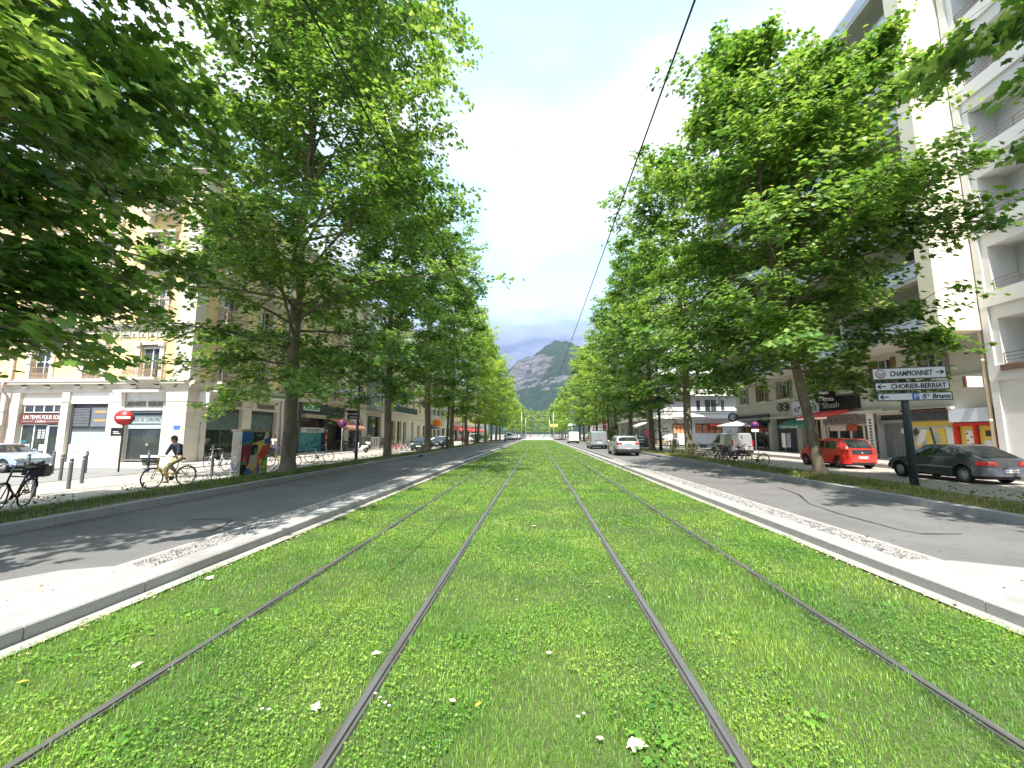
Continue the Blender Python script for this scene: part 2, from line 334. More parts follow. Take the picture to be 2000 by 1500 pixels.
# tar-sealed cracks wandering over the roads
M_tar = mat('tar', (.035, .035, .04), .6)
def ribbon(name, pts, w, z, m):
    b = MB(); P = [Vector((*p, z)) for p in pts]; V = []
    for i, p in enumerate(P):
        d = (P[min(i + 1, len(P) - 1)] - P[max(i - 1, 0)]).normalized(); q = Vector((-d.y, d.x, 0)) * w * (.5 + .25 * math.sin(i * 2.3)); V += [p + q, p - q]
    b.add(V, [(2 * i + 1, 2 * i + 3, 2 * i + 2, 2 * i) for i in range(len(P) - 1)]); return struct(b.build(name, m))
ribbon('tar_seam', [on_z(x, y) for x, y in ((1520, 952), (1560, 966), (1580, 984), (1640, 1004), (1700, 1020), (1760, 1036), (1800, 1043), (1880, 1043))], .05, .004, M_tar)
ribbon('tar_seam', [on_z(x, y) for x, y in ((410, 1040), (440, 1026), (452, 1016), (430, 1014), (370, 1015))], .05, .004, M_tar)
# verges: soil falling from the kerb to the service level
for sgn, xe, ze in ((-1, 12.2, -.2), (1, 12.6, -.15)):
    b = MB(); b.add([(8.8 * sgn, -8, .12), (9.6 * sgn, -8, .13), (xe * sgn, -8, ze + .015), (8.8 * sgn, 116, .12), (9.6 * sgn, 116, .13), (xe * sgn, 116, ze + .015)], [(0, 1, 4, 3), (1, 2, 5, 4)] if sgn > 0 else [(3, 4, 1, 0), (4, 5, 2, 1)])
    struct(b.build('verge', M_dirt))
ZL, ZR, ZRP = -.2, -.15, .03
sheet('cycle_path', [(-18.5, -12.2, -8, 60), (-15.0, -12.2, 60, 116)], ZL, M_pale)
sheet('pavement', [(-21.9, -18.5, 20.5, 116), (-18.5, -15.0, 60, 116), (-45, -21.9, 20.5, 24.3)], ZL + .05, M_pave)
sheet('side_street', [(-60, -18.5, -8, 20.5)], ZL - .02, M_asph2)
b = MB(); b.box(-18.5, -18.38, 20.5, 60, ZL - .1, ZL + .055); b.box(-45, -18.5, 20.38, 20.5, ZL - .1, ZL + .055); b.box(-18.56, -18.5, -8, 20.38, ZL - .1, ZL + .02); b.box(-14.92, -14.82, -8, 60, ZL - .1, ZL + .012); b.box(-12.3, -12.2, -8, 60, ZL - .1, ZL + .03); struct(b.build('path_edging', M_sett))
sheet('parking_lane', [(12.6, 18.1, -8, 116)], ZR, M_pale); sheet('side_street', [(18.1, 80, 48.5, 63)], ZR, M_asph2)
b = MB(); b.box(18.1, 18.28, -8, 48.3, ZR - .1, ZRP + .01); b.box(18.1, 18.28, 63.2, 116, ZR - .1, ZRP + .01); struct(b.build('pavement_kerb', M_gran2))
sheet('pavement', [(18.28, 22.6, -8, 48.5), (18.28, 60, 63, 64.9), (18.28, 22.6, 64.9, 116)], ZRP, M_pave)
# the junction where the lawn ends, with paler slabs and the streets that cross
sheet('junction', [(-60, 60, 116, 150)], .0, M_pale); sheet('junction_apron', [(-4.4, 4.4, YE, 116), (-8.56, -4.4, YE, 116)], .012, M_pave)
sheet('road', [(-60, 60, 150, 420)], .0, M_asph2)
sheet('tram_crossing', [(-3.6, 3.6, 118, 175)], .006, M_pave)

# mountain: a real height field five kilometres away
M_mt = bpy.data.materials.new('mountain'); M_mt.use_nodes = True
t = M_mt.node_tree; bs = t.nodes['Principled BSDF']; bs.inputs['Roughness'].default_value = 1; bs.inputs['Specular IOR Level'].default_value = 0
g = t.nodes.new('ShaderNodeTexCoord'); at = t.nodes.new('ShaderNodeAttribute'); at.attribute_name = 'tint'
def mnoise(sc, det, mp=None):
    n = t.nodes.new('ShaderNodeTexNoise'); n.inputs['Scale'].default_value = sc; n.inputs['Detail'].default_value = det; n.inputs['Roughness'].default_value = .7
    q = t.nodes.new('ShaderNodeMapping'); q.inputs['Rotation'].default_value = (0, R(-35), 0); q.inputs['Scale'].default_value = mp or (1, 1, 1); t.links.new(g.outputs['Object'], q.inputs[0]); t.links.new(q.outputs[0], n.inputs['Vector']); return n.outputs['Fac']
def mramp(f, st):
    n = t.nodes.new('ShaderNodeValToRGB'); e = n.color_ramp.elements
    while len(e) < len(st): e.new(.5)
    for i, (p, c) in enumerate(st): e[i].position = p; e[i].color = (*c, 1)
    t.links.new(f, n.inputs[0]); return n.outputs[0]
rock = mramp(mnoise(.012, 8, (.45, 1, 2.2)), [(.34, (.035, .036, .045)), (.47, (.10, .096, .105)), (.66, (.21, .195, .195))]); wood = mramp(mnoise(.02, 8), [(.3, (.010, .022, .016)), (.55, (.024, .045, .028)), (.8, (.05, .075, .035))])
ad = t.nodes.new('ShaderNodeMath'); ad.operation = 'MULTIPLY_ADD'; ad.inputs[1].default_value = 2.6; ad.inputs[2].default_value = -1.33; t.links.new(mnoise(.006, 8, (.6, 1, 1.6)), ad.inputs[0])
ad2 = t.nodes.new('ShaderNodeMath'); ad2.operation = 'ADD'; t.links.new(ad.outputs[0], ad2.inputs[0]); t.links.new(at.outputs['Fac'], ad2.inputs[1])
msk = mramp(ad2.outputs[0], [(.40, (0, 0, 0)), (.48, (1, 1, 1))]); mx = t.nodes.new('ShaderNodeMix'); mx.data_type = 'RGBA'; t.links.new(msk, mx.inputs[0]); t.links.new(wood, mx.inputs[6]); t.links.new(rock, mx.inputs[7]); t.links.new(mx.outputs[2], bs.inputs['Base Color']); mb_ = t.nodes.new('ShaderNodeBump'); mb_.inputs['Strength'].default_value = .8; mb_.inputs['Distance'].default_value = 60; t.links.new(mnoise(.014, 8, (.6, 1, 1.8)), mb_.inputs['Height']); t.links.new(mb_.outputs[0], bs.inputs['Normal'])
nx, ny = 420, 260; gx_ = np.linspace(-2600, 2600, nx); gy_ = np.linspace(2500, 6400, ny); XX, YY = np.meshgrid(gx_, gy_)
def vnoise(x, y, seed):
    r = np.random.default_rng(seed); G = r.random((64, 64)); xi, yi = np.floor(x).astype(int), np.floor(y).astype(int); fx, fy = x - xi, y - yi; fx = fx * fx * (3 - 2 * fx); fy = fy * fy * (3 - 2 * fy)
    g_ = lambda a, b_: G[a % 64, b_ % 64]; return (g_(xi, yi) * (1 - fx) + g_(xi + 1, yi) * fx) * (1 - fy) + (g_(xi, yi + 1) * (1 - fx) + g_(xi + 1, yi + 1) * fx) * fy
fb = sum(np.abs(vnoise(XX / s_ + 7, YY / s_ + 3, 11 + i) - .5) * s_ for i, s_ in enumerate((700, 330, 160, 80, 40, 22))) * .42
# silhouette heights along x, read where the ridge stands (y = 5200)
rx = [-2600, -1400, -700, -420, -255, -120, -60, 20, 110, 230, 330, 480, 900, 1500, 2600]; rz = [150, 330, 620, 790, 880, 935, 940, 1020, 1090, 1120, 1120, 1050, 900, 620, 300]
ridge = np.interp(XX, rx, rz); ramp_ = np.clip((YY - 2700) / 2400, 0, 1) ** 1.15; back = np.clip((6400 - YY) / 1200, 0, 1)
spur = 430 * np.exp(-((XX - 420) / 420) ** 2) * np.exp(-((YY - 3900) / 420) ** 2) + 260 * np.exp(-((XX + 40) / 300) ** 2) * np.exp(-((YY - 4500) / 260) ** 2)
ZZ = np.minimum(ridge * ramp_ * back + spur * .55 - fb * ramp_ * 1.1 + 60 * ramp_, ridge * back + 25) - 6 * (YY < 2750)
cl = np.clip((ZZ - 330) / 30, 0, 1) * np.clip((560 - ZZ) / 30, 0, 1); ZZ = ZZ + 90 * np.sin(np.clip((ZZ - 480) / 120, -1.57, 1.57)) * .5 * ramp_
gyy, gxx = np.gradient(ZZ, gy_[1] - gy_[0], gx_[1] - gx_[0]); slope = np.sqrt(gxx ** 2 + gyy ** 2)
left = np.clip((230 - (XX + (ZZ - 650) * -.5)) / 300, 0, 1); ledge = np.exp(-((ZZ - 470 - .12 * XX) / 34) ** 2) * (XX > -260) + np.exp(-((ZZ - 690 - .1 * XX) / 55) ** 2) * (XX > -60) * .7
tint = np.clip(slope * .25 - .05 + .30 * left * np.clip((ZZ - 250) / 250, 0, 1) + .33 * ledge - .45 * np.clip((ZZ - 860) / 120, 0, 1) * (XX > -60), 0, 1)
idx = np.arange(nx * ny).reshape(ny, nx); Fm = np.stack([idx[:-1, :-1], idx[:-1, 1:], idx[1:, 1:], idx[1:, :-1]], -1).reshape(-1, 4)
mo = bpy.data.objects.new('mountain', numpy_mesh('mountain', np.stack([XX, YY, ZZ], -1).reshape(-1, 3), Fm, M_mt, tint.ravel(), smooth=True)); COL.objects.link(mo); struct(mo)

# air between here and the mountain
M_hz = bpy.data.materials.new('haze'); M_hz.use_nodes = True; t = M_hz.node_tree; t.nodes.clear(); o_ = t.nodes.new('ShaderNodeOutputMaterial'); pv = t.nodes.new('ShaderNodeVolumePrincipled')
pv.inputs['Density'].default_value = .000042; pv.inputs['Color'].default_value = (.66, .80, 1, 1); pv.inputs['Anisotropy'].default_value = .1; t.links.new(pv.outputs[0], o_.inputs['Volume'])
b = MB(); b.box(-9500, 9500, -420, 12500, -2, 1500); hz = b.build('haze', M_hz); hz['kind'] = 'stuff'
# ------------------------------------------------------------------ trees
M_bark = mat('plane_bark', (.15, .12, .08), .9, noise=[(2.2, (.24, .20, .14), .42, .6, 5, (1, 1, .45)), (3.1, (.34, .30, .21), .62, .68, 3, (1, 1, .5)), (9, (.07, .055, .035), .58, .7)], bump=(14, .7, .03))
M_bark2 = mat('young_bark', (.085, .07, .055), .9, noise=[(5, (.14, .12, .09), .4, .65)], bump=(18, .6, .02))
M_leaf = leafmat('plane_leaf', (.036, .108, .024), (.115, .25, .042), (.30, .42, .105), .40)
M_leaf2 = leafmat('yellow_green_leaf', (.12, .25, .03), (.25, .38, .05), (.40, .50, .10), .42)
M_shrub = leafmat('shrub_leaf', (.03, .07, .012), (.06, .12, .02), (.12, .17, .03), .35)
def _sym(p): return p + [(-x, y) for x, y in p[::-1] if x > 1e-6]
LEAF_BIG = [(0, 0)] + [(.16, .04), (.46, .02), (.34, .2), (.62, .42), (.50, .50), (.30, .52), (.30, .70), (.13, .74), (0, 1.0)]
LEAF_MID = [(0, 0), (.40, .05), (.30, .24), (.56, .52), (.22, .60), (0, 1.0)]
LEAF_FAR = [(0, 0), (.44, .34), (.2, .6), (0, 1.0)]
def leaf_template(half, fold=.10):
    ring = half + [(-x, y) for x, y in half[::-1] if x > 1e-6]
    c = [(0, .36, .0)]; V = np.array(c + [(x, y - 0.0, -fold * abs(x) * 2 - .10 * y * y) for x, y in ring]); n = len(ring)
    F = np.array([(0, 1 + i, 1 + (i + 1) % n) for i in range(n)]); return V, F
TPL = {'big': leaf_template(LEAF_BIG), 'mid': leaf_template(LEAF_MID), 'far': leaf_template(LEAF_FAR)}
def leaves(P, N, D, size, tpl, tint):
    """P points, N normals, D tip directions -> arrays"""
    T, F = TPL[tpl]; D = D - N * (D * N).sum(1, keepdims=True); D /= np.linalg.norm(D, axis=1, keepdims=True) + 1e-9; X = np.cross(D, N)
    V = P[:, None] + size[:, None, None] * (T[None, :, 0, None] * X[:, None] + T[None, :, 1, None] * D[:, None] + T[None, :, 2, None] * N[:, None])
    k = len(T); FF = F[None] + (np.arange(len(P)) * k)[:, None, None]; return V.reshape(-1, 3), FF.reshape(-1, 3), np.repeat(tint, k)
def unit(v): return v / (np.linalg.norm(v, axis=-1, keepdims=True) + 1e-9)

def make_tree(name, label, cat, seed, H, z0, prof, nlimb=38, nsec=7, per=14, size=.2, tpl='mid', r0=.27, lean=(0, 0), twigs=True, leafm=None, barkm=None, droop=.25, gap=.0, group=None, fork=False):
    """trunk (with limbs) and crown; prof(t) is the crown radius at height fraction t"""
    r = np.random.default_rng(seed); root = thing(name, label, cat, (0, 0, 0), group=group); wood = MB()
    lean = np.array([lean[0], lean[1], 0.]); steps = 16; zs = np.linspace(0, H * .95, steps)
    wob = np.cumsum(r.normal(0, .05, (steps, 2)), 0); wob -= wob[0]
    trunk = np.array([[lean[0] * (z / H) + wob[i, 0] * min(z, 4) / 4, lean[1] * (z / H) + wob[i, 1] * min(z, 4) / 4, z] for i, z in enumerate(zs)])
    rad = r0 * (1 - zs / H) ** .8 + .015; rad[0] *= 1.45
    tk = [trunk[0] + (0, 0, -.25)] + list(trunk); tr_ = [rad[0] * 1.1] + list(rad)
    tk.insert(2, (trunk[0] * .72 + trunk[1] * .28)); tr_.insert(2, rad[1] * 1.12)
    wood.tube(tk, tr_, 14)
    if fork:
        f0 = trunk[6]; fp = [f0 + (np.array(fork[:3]) * q) + np.array([0, 0, 0]) for q in np.linspace(0, 1, 7)]; wood.tube(fp, list(np.linspace(rad[6] * .8, .03, 7)), 8)
    P, N, D, T = [], [], [], []
    for i in range(nlimb):
        t = (i + .5) / nlimb; zb = z0 * .82 + (H * .97 - z0 * .82) * t ** 1.08; az = i * 2.39996 + r.normal(0, .35); elev = R(12 + 58 * t + r.normal(0, 8))
        base = np.array([np.interp(zb, trunk[:, 2], trunk[:, 0]), np.interp(zb, trunk[:, 2], trunk[:, 1]), zb])
        if fork and r.random() < .45 and zb > f0[2]:
            q = min(1, (zb - f0[2]) / fork[2]); base = f0 + np.array(fork[:3]) * q
        L = prof(min(1, max(0, (zb - z0 * .8) / (H - z0 * .8)))) * r.uniform(.78, 1.12) / max(.5, math.cos(elev))
        if gap and r.random() < gap: continue
        d = np.array([math.cos(az) * math.cos(elev), math.sin(az) * math.cos(elev), math.sin(elev)]); q = np.linspace(0, 1, 7)
        bend = np.outer(q ** 2, np.array([0, 0, -droop * L * .35])) + np.cumsum(r.normal(0, .035 * L, (7, 3)), 0) * q[:, None]
        limb = base + np.outer(q, d * L) + bend; rl = (.2 * r0 * (1 - t) ** .6 + .014) * (L / 5) ** .5
        wood.tube(limb, list(np.linspace(rl, .012, 7)), 6)
        clump_tone = r.normal(0, .12)
        for j in range(nsec):
            s0 = r.uniform(.22, 1.0) if j else 1.0; p0 = np.array([np.interp(s0, q, limb[:, k]) for k in range(3)]); side = unit(np.array([r.normal(), r.normal(), r.normal(0, .35)]) + d * .5)
            l2 = L * r.uniform(.16, .36) * (1.25 - .5 * s0); sec = [p0 + side * l2 * w + np.array([0, 0, -droop * .45 * l2 * w * w]) for w in (0, .5, 1)]
            if twigs: wood.tube(sec, [max(.006, rl * .3), .008, .004], 4, cap=False)
            m = max(2, int(round(per * (.6 + l2)))); w = r.uniform(.1, 1.15, m); c = np.array([np.interp(w, (0, .5, 1, 1.3), [s_[k] for s_ in (sec[0], sec[1], sec[2], sec[2] + side * l2 * .3)]) for k in range(3)]).T
            sp = np.array([.145, .145, .085]) * (1 + .25 * l2); pts = c + r.normal(0, 1, (m, 3)) * sp
            out = unit(pts - np.array([base[0], base[1], pts[:, 2].mean() - 1.5])); nn = unit(np.array([0, 0, .85]) + out * .4 + r.normal(0, .34, (m, 3)))
            dd = unit(out * .6 + r.normal(0, .6, (m, 3)) + np.array([0, 0, -.55])); P.append(pts); N.append(nn); D.append(dd); T.append(np.clip(.50 + clump_tone + r.normal(0, .24, m), 0, 1))
    P, N, D, T = map(np.concatenate, (P, N, D, T)); sz = size * r.uniform(.6, 1.25, len(P))
    V, F, ti = leaves(P, N, D, sz, tpl, T)
    me = numpy_mesh('crown', V, F, leafm or M_leaf, ti); c = bpy.data.objects.new('crown', me); COL.objects.link(c); c.parent = root
    wood.build('trunk', barkm or M_bark, root); root['n'] = len(P); return root

def prof_plane(R0, R1=.35, peak=.22):
    return lambda t: R0 * (.72 + .28 * t / peak if t < peak else 1 - (1 - R1) * ((t - peak) / (1 - peak)) ** 1.35)
G_TL, G_TR = 'plane trees in the row on the left of the tramway', 'plane trees in the row on the right of the tramway'
# the four big ones each have a shape of their own
t_ = make_tree('plane_tree', 'tall plane tree with a thick trunk beside the painted cabinet', 'tree', 21, 26, 4.4, prof_plane(6.6, .62, .14), 94, 15, 26, .18, 'big', .25, (0, .3), group=G_TL, droop=.45, gap=.06); t_.location = (-10.0, 16.1, .05)
t_ = make_tree('plane_tree', 'broad plane tree leaning over the road in front of the red car', 'tree', 37, 17.6, 4.9, prof_plane(5.9, .10, .10), 86, 15, 28, .19, 'big', .18, (-1.9, -.2), group=G_TR, droop=.36, fork=(3.6, -.6, 10.5)); t_.location = (11.0, 17.0, .05)
t_ = make_tree('plane_tree', 'nearest plane tree on the left whose leafy branches fill the upper left corner', 'tree', 52, 17, 3.7, prof_plane(5.0, .55, .22), 92, 16, 25, .20, 'big', .28, (0, 0), group=G_TL, droop=.5); t_.location = (-10.3, 4.4, .05)
t_ = make_tree('plane_tree', 'nearest plane tree on the right whose dark branches hang into the upper right corner', 'tree', 63, 17, 6.0, prof_plane(4.6, .5, .25), 60, 16, 28, .20, 'big', .26, (0, 0), group=G_TR, droop=.75); t_.location = (10.9, 3.6, .05)
protos = [make_tree('plane_tree', '-', 'tree', 100 + i, 22, 5.0, prof_plane(4.3 + .35 * i, .38, .2), 66, 12, 17, .25, 'mid', .27, group=G_TL, droop=.45, twigs=False) for i in range(3)]
fars = [make_tree('plane_tree', '-', 'tree', 140 + i, 21, 4.6, prof_plane(4.4, .4, .2), 56, 9, 13, .36, 'far', .26, group=G_TL, droop=.4, twigs=False, leafm=(M_leaf2, M_leaf)[i]) for i in range(2)]
used = set(); rt = random.Random(9)
def plant_tree(src, x, y, s, rz, label, group):
    if src.name in used: o = dup(src, (x, y, .05), rz, label, group, (s * rt.uniform(.9, 1.12), s * rt.uniform(.9, 1.1), s * rt.uniform(.93, 1.07)))
    else: used.add(src.name); o = src; o.location = (x, y, .05); o.rotation_euler = (0, 0, rz); o.scale = (s * 1.02, s * .95, s); o['label'] = label; o['group'] = group
    return o
ORD = ('second', 'third', 'fourth', 'fifth', 'sixth', 'seventh', 'eighth', 'ninth', 'tenth')
LX = [(-9.9, 26.8, .93, 'plane tree behind the street lamp, next after the painted cabinet'), (-9.9, 36.7, 1.0, 'plane tree rising in front of the dark parked hatchback on the left'), (-10.1, 48.0, .99, 'left plane tree just beyond the dark hatchbacks, in front of the white estate'), (-10.4, 60, .98, 'left plane tree whose trunk stands before the white parked van')]
LX += [(-10.3, 60 + 10.5 * k, .96, f'{ORD[k+3]} plane tree of the distant left row, counted from the lamp') for k in range(1, 6)]
RX = [(11.5, 32.3, 1.04, 'pale-trunked plane tree rising beside the parked silver van'), (11.7, 43.2, 1.0, 'plane tree on the right behind the small round tree'), (11.6, 52.5, .99, 'right plane tree with its trunk beside the driving silver hatchback'), (11.6, 62, .98, 'right plane tree with its trunk just behind the grey van')]
RX += [(11.6, 62 + 10.5 * k, .96, f'{ORD[k+3]} plane tree of the distant right row, counted from the silver van') for k in range(1, 6)]
for i, (x, y, s, lb) in enumerate(LX): plant_tree(protos[i % 3] if i < 3 else fars[0 if i in (3, 4, 5, 7) else 1], x, y, s, 1.3 + i * 2.1, lb, G_TL)
for i, (x, y, s, lb) in enumerate(RX): plant_tree(protos[(i + 1) % 3] if i < 3 else fars[0 if i in (4, 5, 7) else 1], x, y, s, .4 + i * 1.9, lb, G_TR)
for i in range(8):
    for sgn in (-1, 1): plant_tree(fars[i % 2], (10.5 + (i > 4) * -2) * sgn, 156 + 14 * i, .86 - .02 * i, i * 1.7 + sgn, ('first', 'second', 'third', 'fourth', 'fifth', 'sixth', 'seventh', 'eighth')[i] + ' small tree beyond the junction in the ' + ('left' if sgn < 0 else 'right') + ' row', 'trees beyond the junction')
for i, (x, y, s) in enumerate(((-5, 300, .9), (5.5, 310, .85), (0.5, 380, 1.0), (-12, 290, 1.0), (13, 290, 1.0))): plant_tree(fars[0], x, y, s, i, 'pale far tree closing the avenue, ' + ('left of its middle', 'right of its middle', 'farthest and in the middle', 'leftmost of its group', 'rightmost of its group')[i], 'trees closing the avenue')

# small trees and shrubs
sm = make_tree('small_tree', 'small round dark-leaved tree on a thin trunk before the white corner building', 'tree', 301, 5.6, 2.3, lambda t: 1.75 * math.sin(math.pi * (.15 + .8 * t)), 22, 6, 12, .14, 'mid', .10, barkm=M_bark2, leafm=M_shrub, droop=.2); sm.location = (13.6, 46.5, -.1)
for i, (x, y, h, lb) in enumerate(((-9.4, 42.5, 7.5, 'slim young tree with a dark trunk in front of the dark hatchbacks'), (-11.2, 74, 6.5, 'young dark-trunked tree among the bushes on the far left'), (9.6, 55.8, 8.5, 'slim dark-trunked tree rising above the grey van'), (10.2, 78, 7, 'slim dark tree before the far right white van'))):
    q = make_tree('young_tree', lb, 'tree', 320 + i, h, 3.2, lambda t: 1.9 * (1 - t * .6), 16, 5, 9, .2, 'far', .15, barkm=M_bark2, droop=.3, group='young trees between the plane trees'); q.location = (x, y, 0)

def make_bush(name, label, seed, rx, ry, h, n, size, m, loc, group=None, stems=9):
    r = np.random.default_rng(seed); root = thing(name, label, 'bush', loc, group=group); w = MB(); P = []
    for i in range(stems):
        a = r.uniform(0, 6.28); q = r.uniform(.3, 1); e = np.array([math.cos(a) * rx * q, math.sin(a) * ry * q, h * r.uniform(.55, 1)]); w.tube([(e[0] * .15, e[1] * .15, -.1), e * np.array([.5, .5, .6]), e], [.015, .01, .004], 5)
        P.append(e * r.uniform(.35, 1.05, (n // stems, 1)) + r.normal(0, 1, (n // stems, 3)) * np.array([rx, ry, h]) * .16)
    P = np.concatenate(P); P[:, 2] = np.abs(P[:, 2]); N = unit(np.array([0, 0, .7]) + r.normal(0, .6, P.shape)); D = unit(r.normal(0, 1, P.shape) + np.array([0, 0, .2]))
    V, F, ti = leaves(P, N, D, size * r.uniform(.6, 1.2, len(P)), 'far', np.clip(r.normal(.5, .22, len(P)), 0, 1))
    c = bpy.data.objects.new('foliage', numpy_mesh('foliage', V, F, m, ti)); COL.objects.link(c); c.parent = root; w.build('stems', M_bark2, root); return root
M_redl = leafmat('reddish_leaf', (.16, .05, .02), (.28, .09, .03), (.40, .18, .06), .3); M_yell = leafmat('yellow_leaf', (.16, .17, .02), (.30, .28, .03), (.45, .36, .04), .3)
make_bush('bush', 'dark green bush below the far left plane trees', 401, 1.6, 3.0, 1.7, 1400, .16, M_shrub, (-10.6, 71, .0))
make_bush('bush', 'light green bush beyond the dark one on the far left verge', 402, 1.5, 2.5, 1.9, 1300, .17, M_leaf2, (-10.9, 86, .0))
make_bush('bush', 'low reddish bush between two left trunks', 403, 1.2, 1.6, 1.3, 700, .13, M_redl, (-11.2, 64.5, .0))
make_bush('bush', 'bright green bush at the kerb behind the grey van', 404, 1.0, 2.6, 2.0, 1300, .16, M_leaf2, (9.8, 66, .0))
make_bush('bush', 'dense green shrub behind the grey van on the right verge', 405, 1.5, 3.0, 3.6, 1800, .2, M_leaf, (12.2, 70, .0))
make_bush('bush', 'yellowish shrub beside the pale-trunked plane tree', 406, .8, .9, 1.3, 700, .09, M_yell, (11.6, 36.5, -.05))
make_bush('bush', 'low green weeds around the foot of the pale-trunked tree', 407, 1.3, 1.4, .75, 900, .08, M_shrub, (11.0, 31.2, .0))
make_bush('bush', 'orange-tinged hedge beyond the far right trunks', 408, 1.0, 5, 2.2, 1500, .2, M_redl, (14.5, 84, -.1))

# ------------------------------------------------------------------ lawn between and beside the rails
M_grass = leafmat('lawn_blade', (.05, .17, .03), (.165, .35, .045), (.37, .48, .09), .36, patch=.9)
M_dry = leafmat('verge_blade', (.04, .10, .02), (.14, .20, .04), (.38, .31, .12), .28, patch=1.1)
def blades(P, h, w, r, lean=.5):
    """curved three-segment blades"""
    n = len(P); a = r.uniform(0, 6.283, n); d = np.stack([np.cos(a), np.sin(a), np.zeros(n)], 1); s_ = np.stack([-np.sin(a), np.cos(a), np.zeros(n)], 1); l = r.uniform(.1, lean, n)[:, None] * h[:, None]; z = np.array([0, 0, 1.])
    V = np.stack([P - s_ * w[:, None], P + s_ * w[:, None], P + d * l * .35 + z * h[:, None] * .6 - s_ * w[:, None] * .8, P + d * l * .35 + z * h[:, None] * .6 + s_ * w[:, None] * .8, P + d * l * 1.1 + z * h[:, None] * .92], 1)
    F = np.array([(0, 1, 3), (0, 3, 2), (2, 3, 4)])[None] + (np.arange(n) * 5)[:, None, None]; return V.reshape(-1, 3), F.reshape(-1, 3), 5
def scatter_rows(r, x0, x1, bands):
    out = []
    for y0, y1, dens, hs, ws in bands:
        n = int((x1 - x0) * (y1 - y0) * dens); x = r.uniform(x0, x1, n); y = r.uniform(y0, y1, n); out.append((np.stack([x, y], 1), hs, ws))
    return out
r = np.random.default_rng(77); AV, AF, AT = [], [], []; off = 0
def put(V, F, T):
    global off
    AV.append(V); AF.append(F + off); AT.append(T); off += len(V)
for P2, hs, ws in scatter_rows(r, -3.9, 3.92, [(-1.5, 1.25, 2200, .036, .0026), (1.25, 2.6, 9500, .034, .0016), (2.6, 4.2, 6000, .037, .0019), (4.2, 7, 2600, .046, .0027), (7, 12, 800, .046, .0046), (12, 24, 260, .05, .009), (24, 50, 70, .055, .018), (50, YE, 16, .06, .04)]):
    keep = (np.abs(P2[:, 0]) < np.maximum(P2[:, 1], 0) * 1.6 + 2.6)
    for X in RAILS: keep &= (np.abs(P2[:, 0] - X - (.01 if X < 0 else -.01)) > (.048 if abs(X) < 2 else .026) + .03 * (vnoise(P2[:, 0] * 9, P2[:, 1] * 5, 3)) - .01)
    P2 = P2[keep]; n = len(P2); tuft = vnoise(P2[:, 0] * 2.3 + 40, P2[:, 1] * 2.3 + 40, 8) ** 2; h = hs * r.uniform(.45, 1.15, n) * (.7 + 1.0 * tuft); w = ws * r.uniform(.6, 1.3, n)
    V, F, k = blades(np.column_stack([P2, np.full(n, -.012)]), h, w, r, .9); tone = np.clip(r.normal(.5, .16, n) + .25 * (vnoise(P2[:, 0] * .9 + 9, P2[:, 1] * .9 + 9, 15) - .5), 0, 1); put(V, F, np.repeat(tone, k))
# clover and broad-leaved weeds in patches
n = 120000; y = 1.3 + 12 * r.random(n) ** 1.9; x = r.uniform(-3.85, 3.87, n); pt = vnoise(x * 1.1 + 20, y * 1.1 + 20, 31) + .35 * vnoise(x * 3 + 5, y * 3 + 5, 32); k_ = (pt > .60) & (np.abs(x) < y * 1.5 + 1.8)
for X in RAILS: k_ &= np.abs(x - X) > .075
x, y = x[k_], y[k_]; n = len(x); P = np.stack([x, y, r.uniform(.006, .034, n)], 1); N = unit(np.array([0, 0, 1.2]) + r.normal(0, .4, (n, 3))); D = unit(r.normal(0, 1, (n, 3)))
V, F, T = leaves(P, N, D, r.uniform(.009, .019, n) * (1 + .07 * y), 'far', np.clip(r.normal(.56, .18, n), 0, 1)); put(V, F, T)
for cx_, cy_, rad_, m_ in [(.58, 2.35, .13, 30), (.95, 2.1, .16, 34), (.15, 1.95, .12, 24), (-.35, 1.9, .13, 22), (-.6, 3.4, .1, 20), (2.9, 4.8, .2, 26), (3.1, 4.2, .15, 20), (-3.3, 3.3, .2, 30), (-3.0, 3.7, .15, 24), (-2.2, 2.2, .15, 24), (1.5, 2.7, .15, 22), (-3.5, 3.0, .14, 20), (.75, 2.75, .12, 20), (1.45, 3.6, .13, 18)]:
    a = r.uniform(0, 6.283, m_); rr = rad_ * np.sqrt(r.random(m_)); P = np.stack([cx_ + rr * np.cos(a), cy_ + rr * np.sin(a), r.uniform(.015, .04, m_)], 1); D = np.stack([np.cos(a), np.sin(a), r.uniform(-.1, .5, m_)], 1)
    V, F, T = leaves(P, unit(np.array([0, 0, 1.]) + r.normal(0, .25, (m_, 3))), unit(D), r.uniform(.028, .055, m_), 'far', np.clip(r.normal(.38, .12, m_), 0, 1)); put(V, F, T)
lawn = bpy.data.objects.new('tram_lawn', numpy_mesh('tram_lawn', np.concatenate(AV), np.concatenate(AF), M_grass, np.concatenate(AT))); COL.objects.link(lawn)
lawn['kind'] = 'stuff'; lawn['label'] = 'mown bright green grass and clover between the tram rails'; lawn['category'] = 'grass'
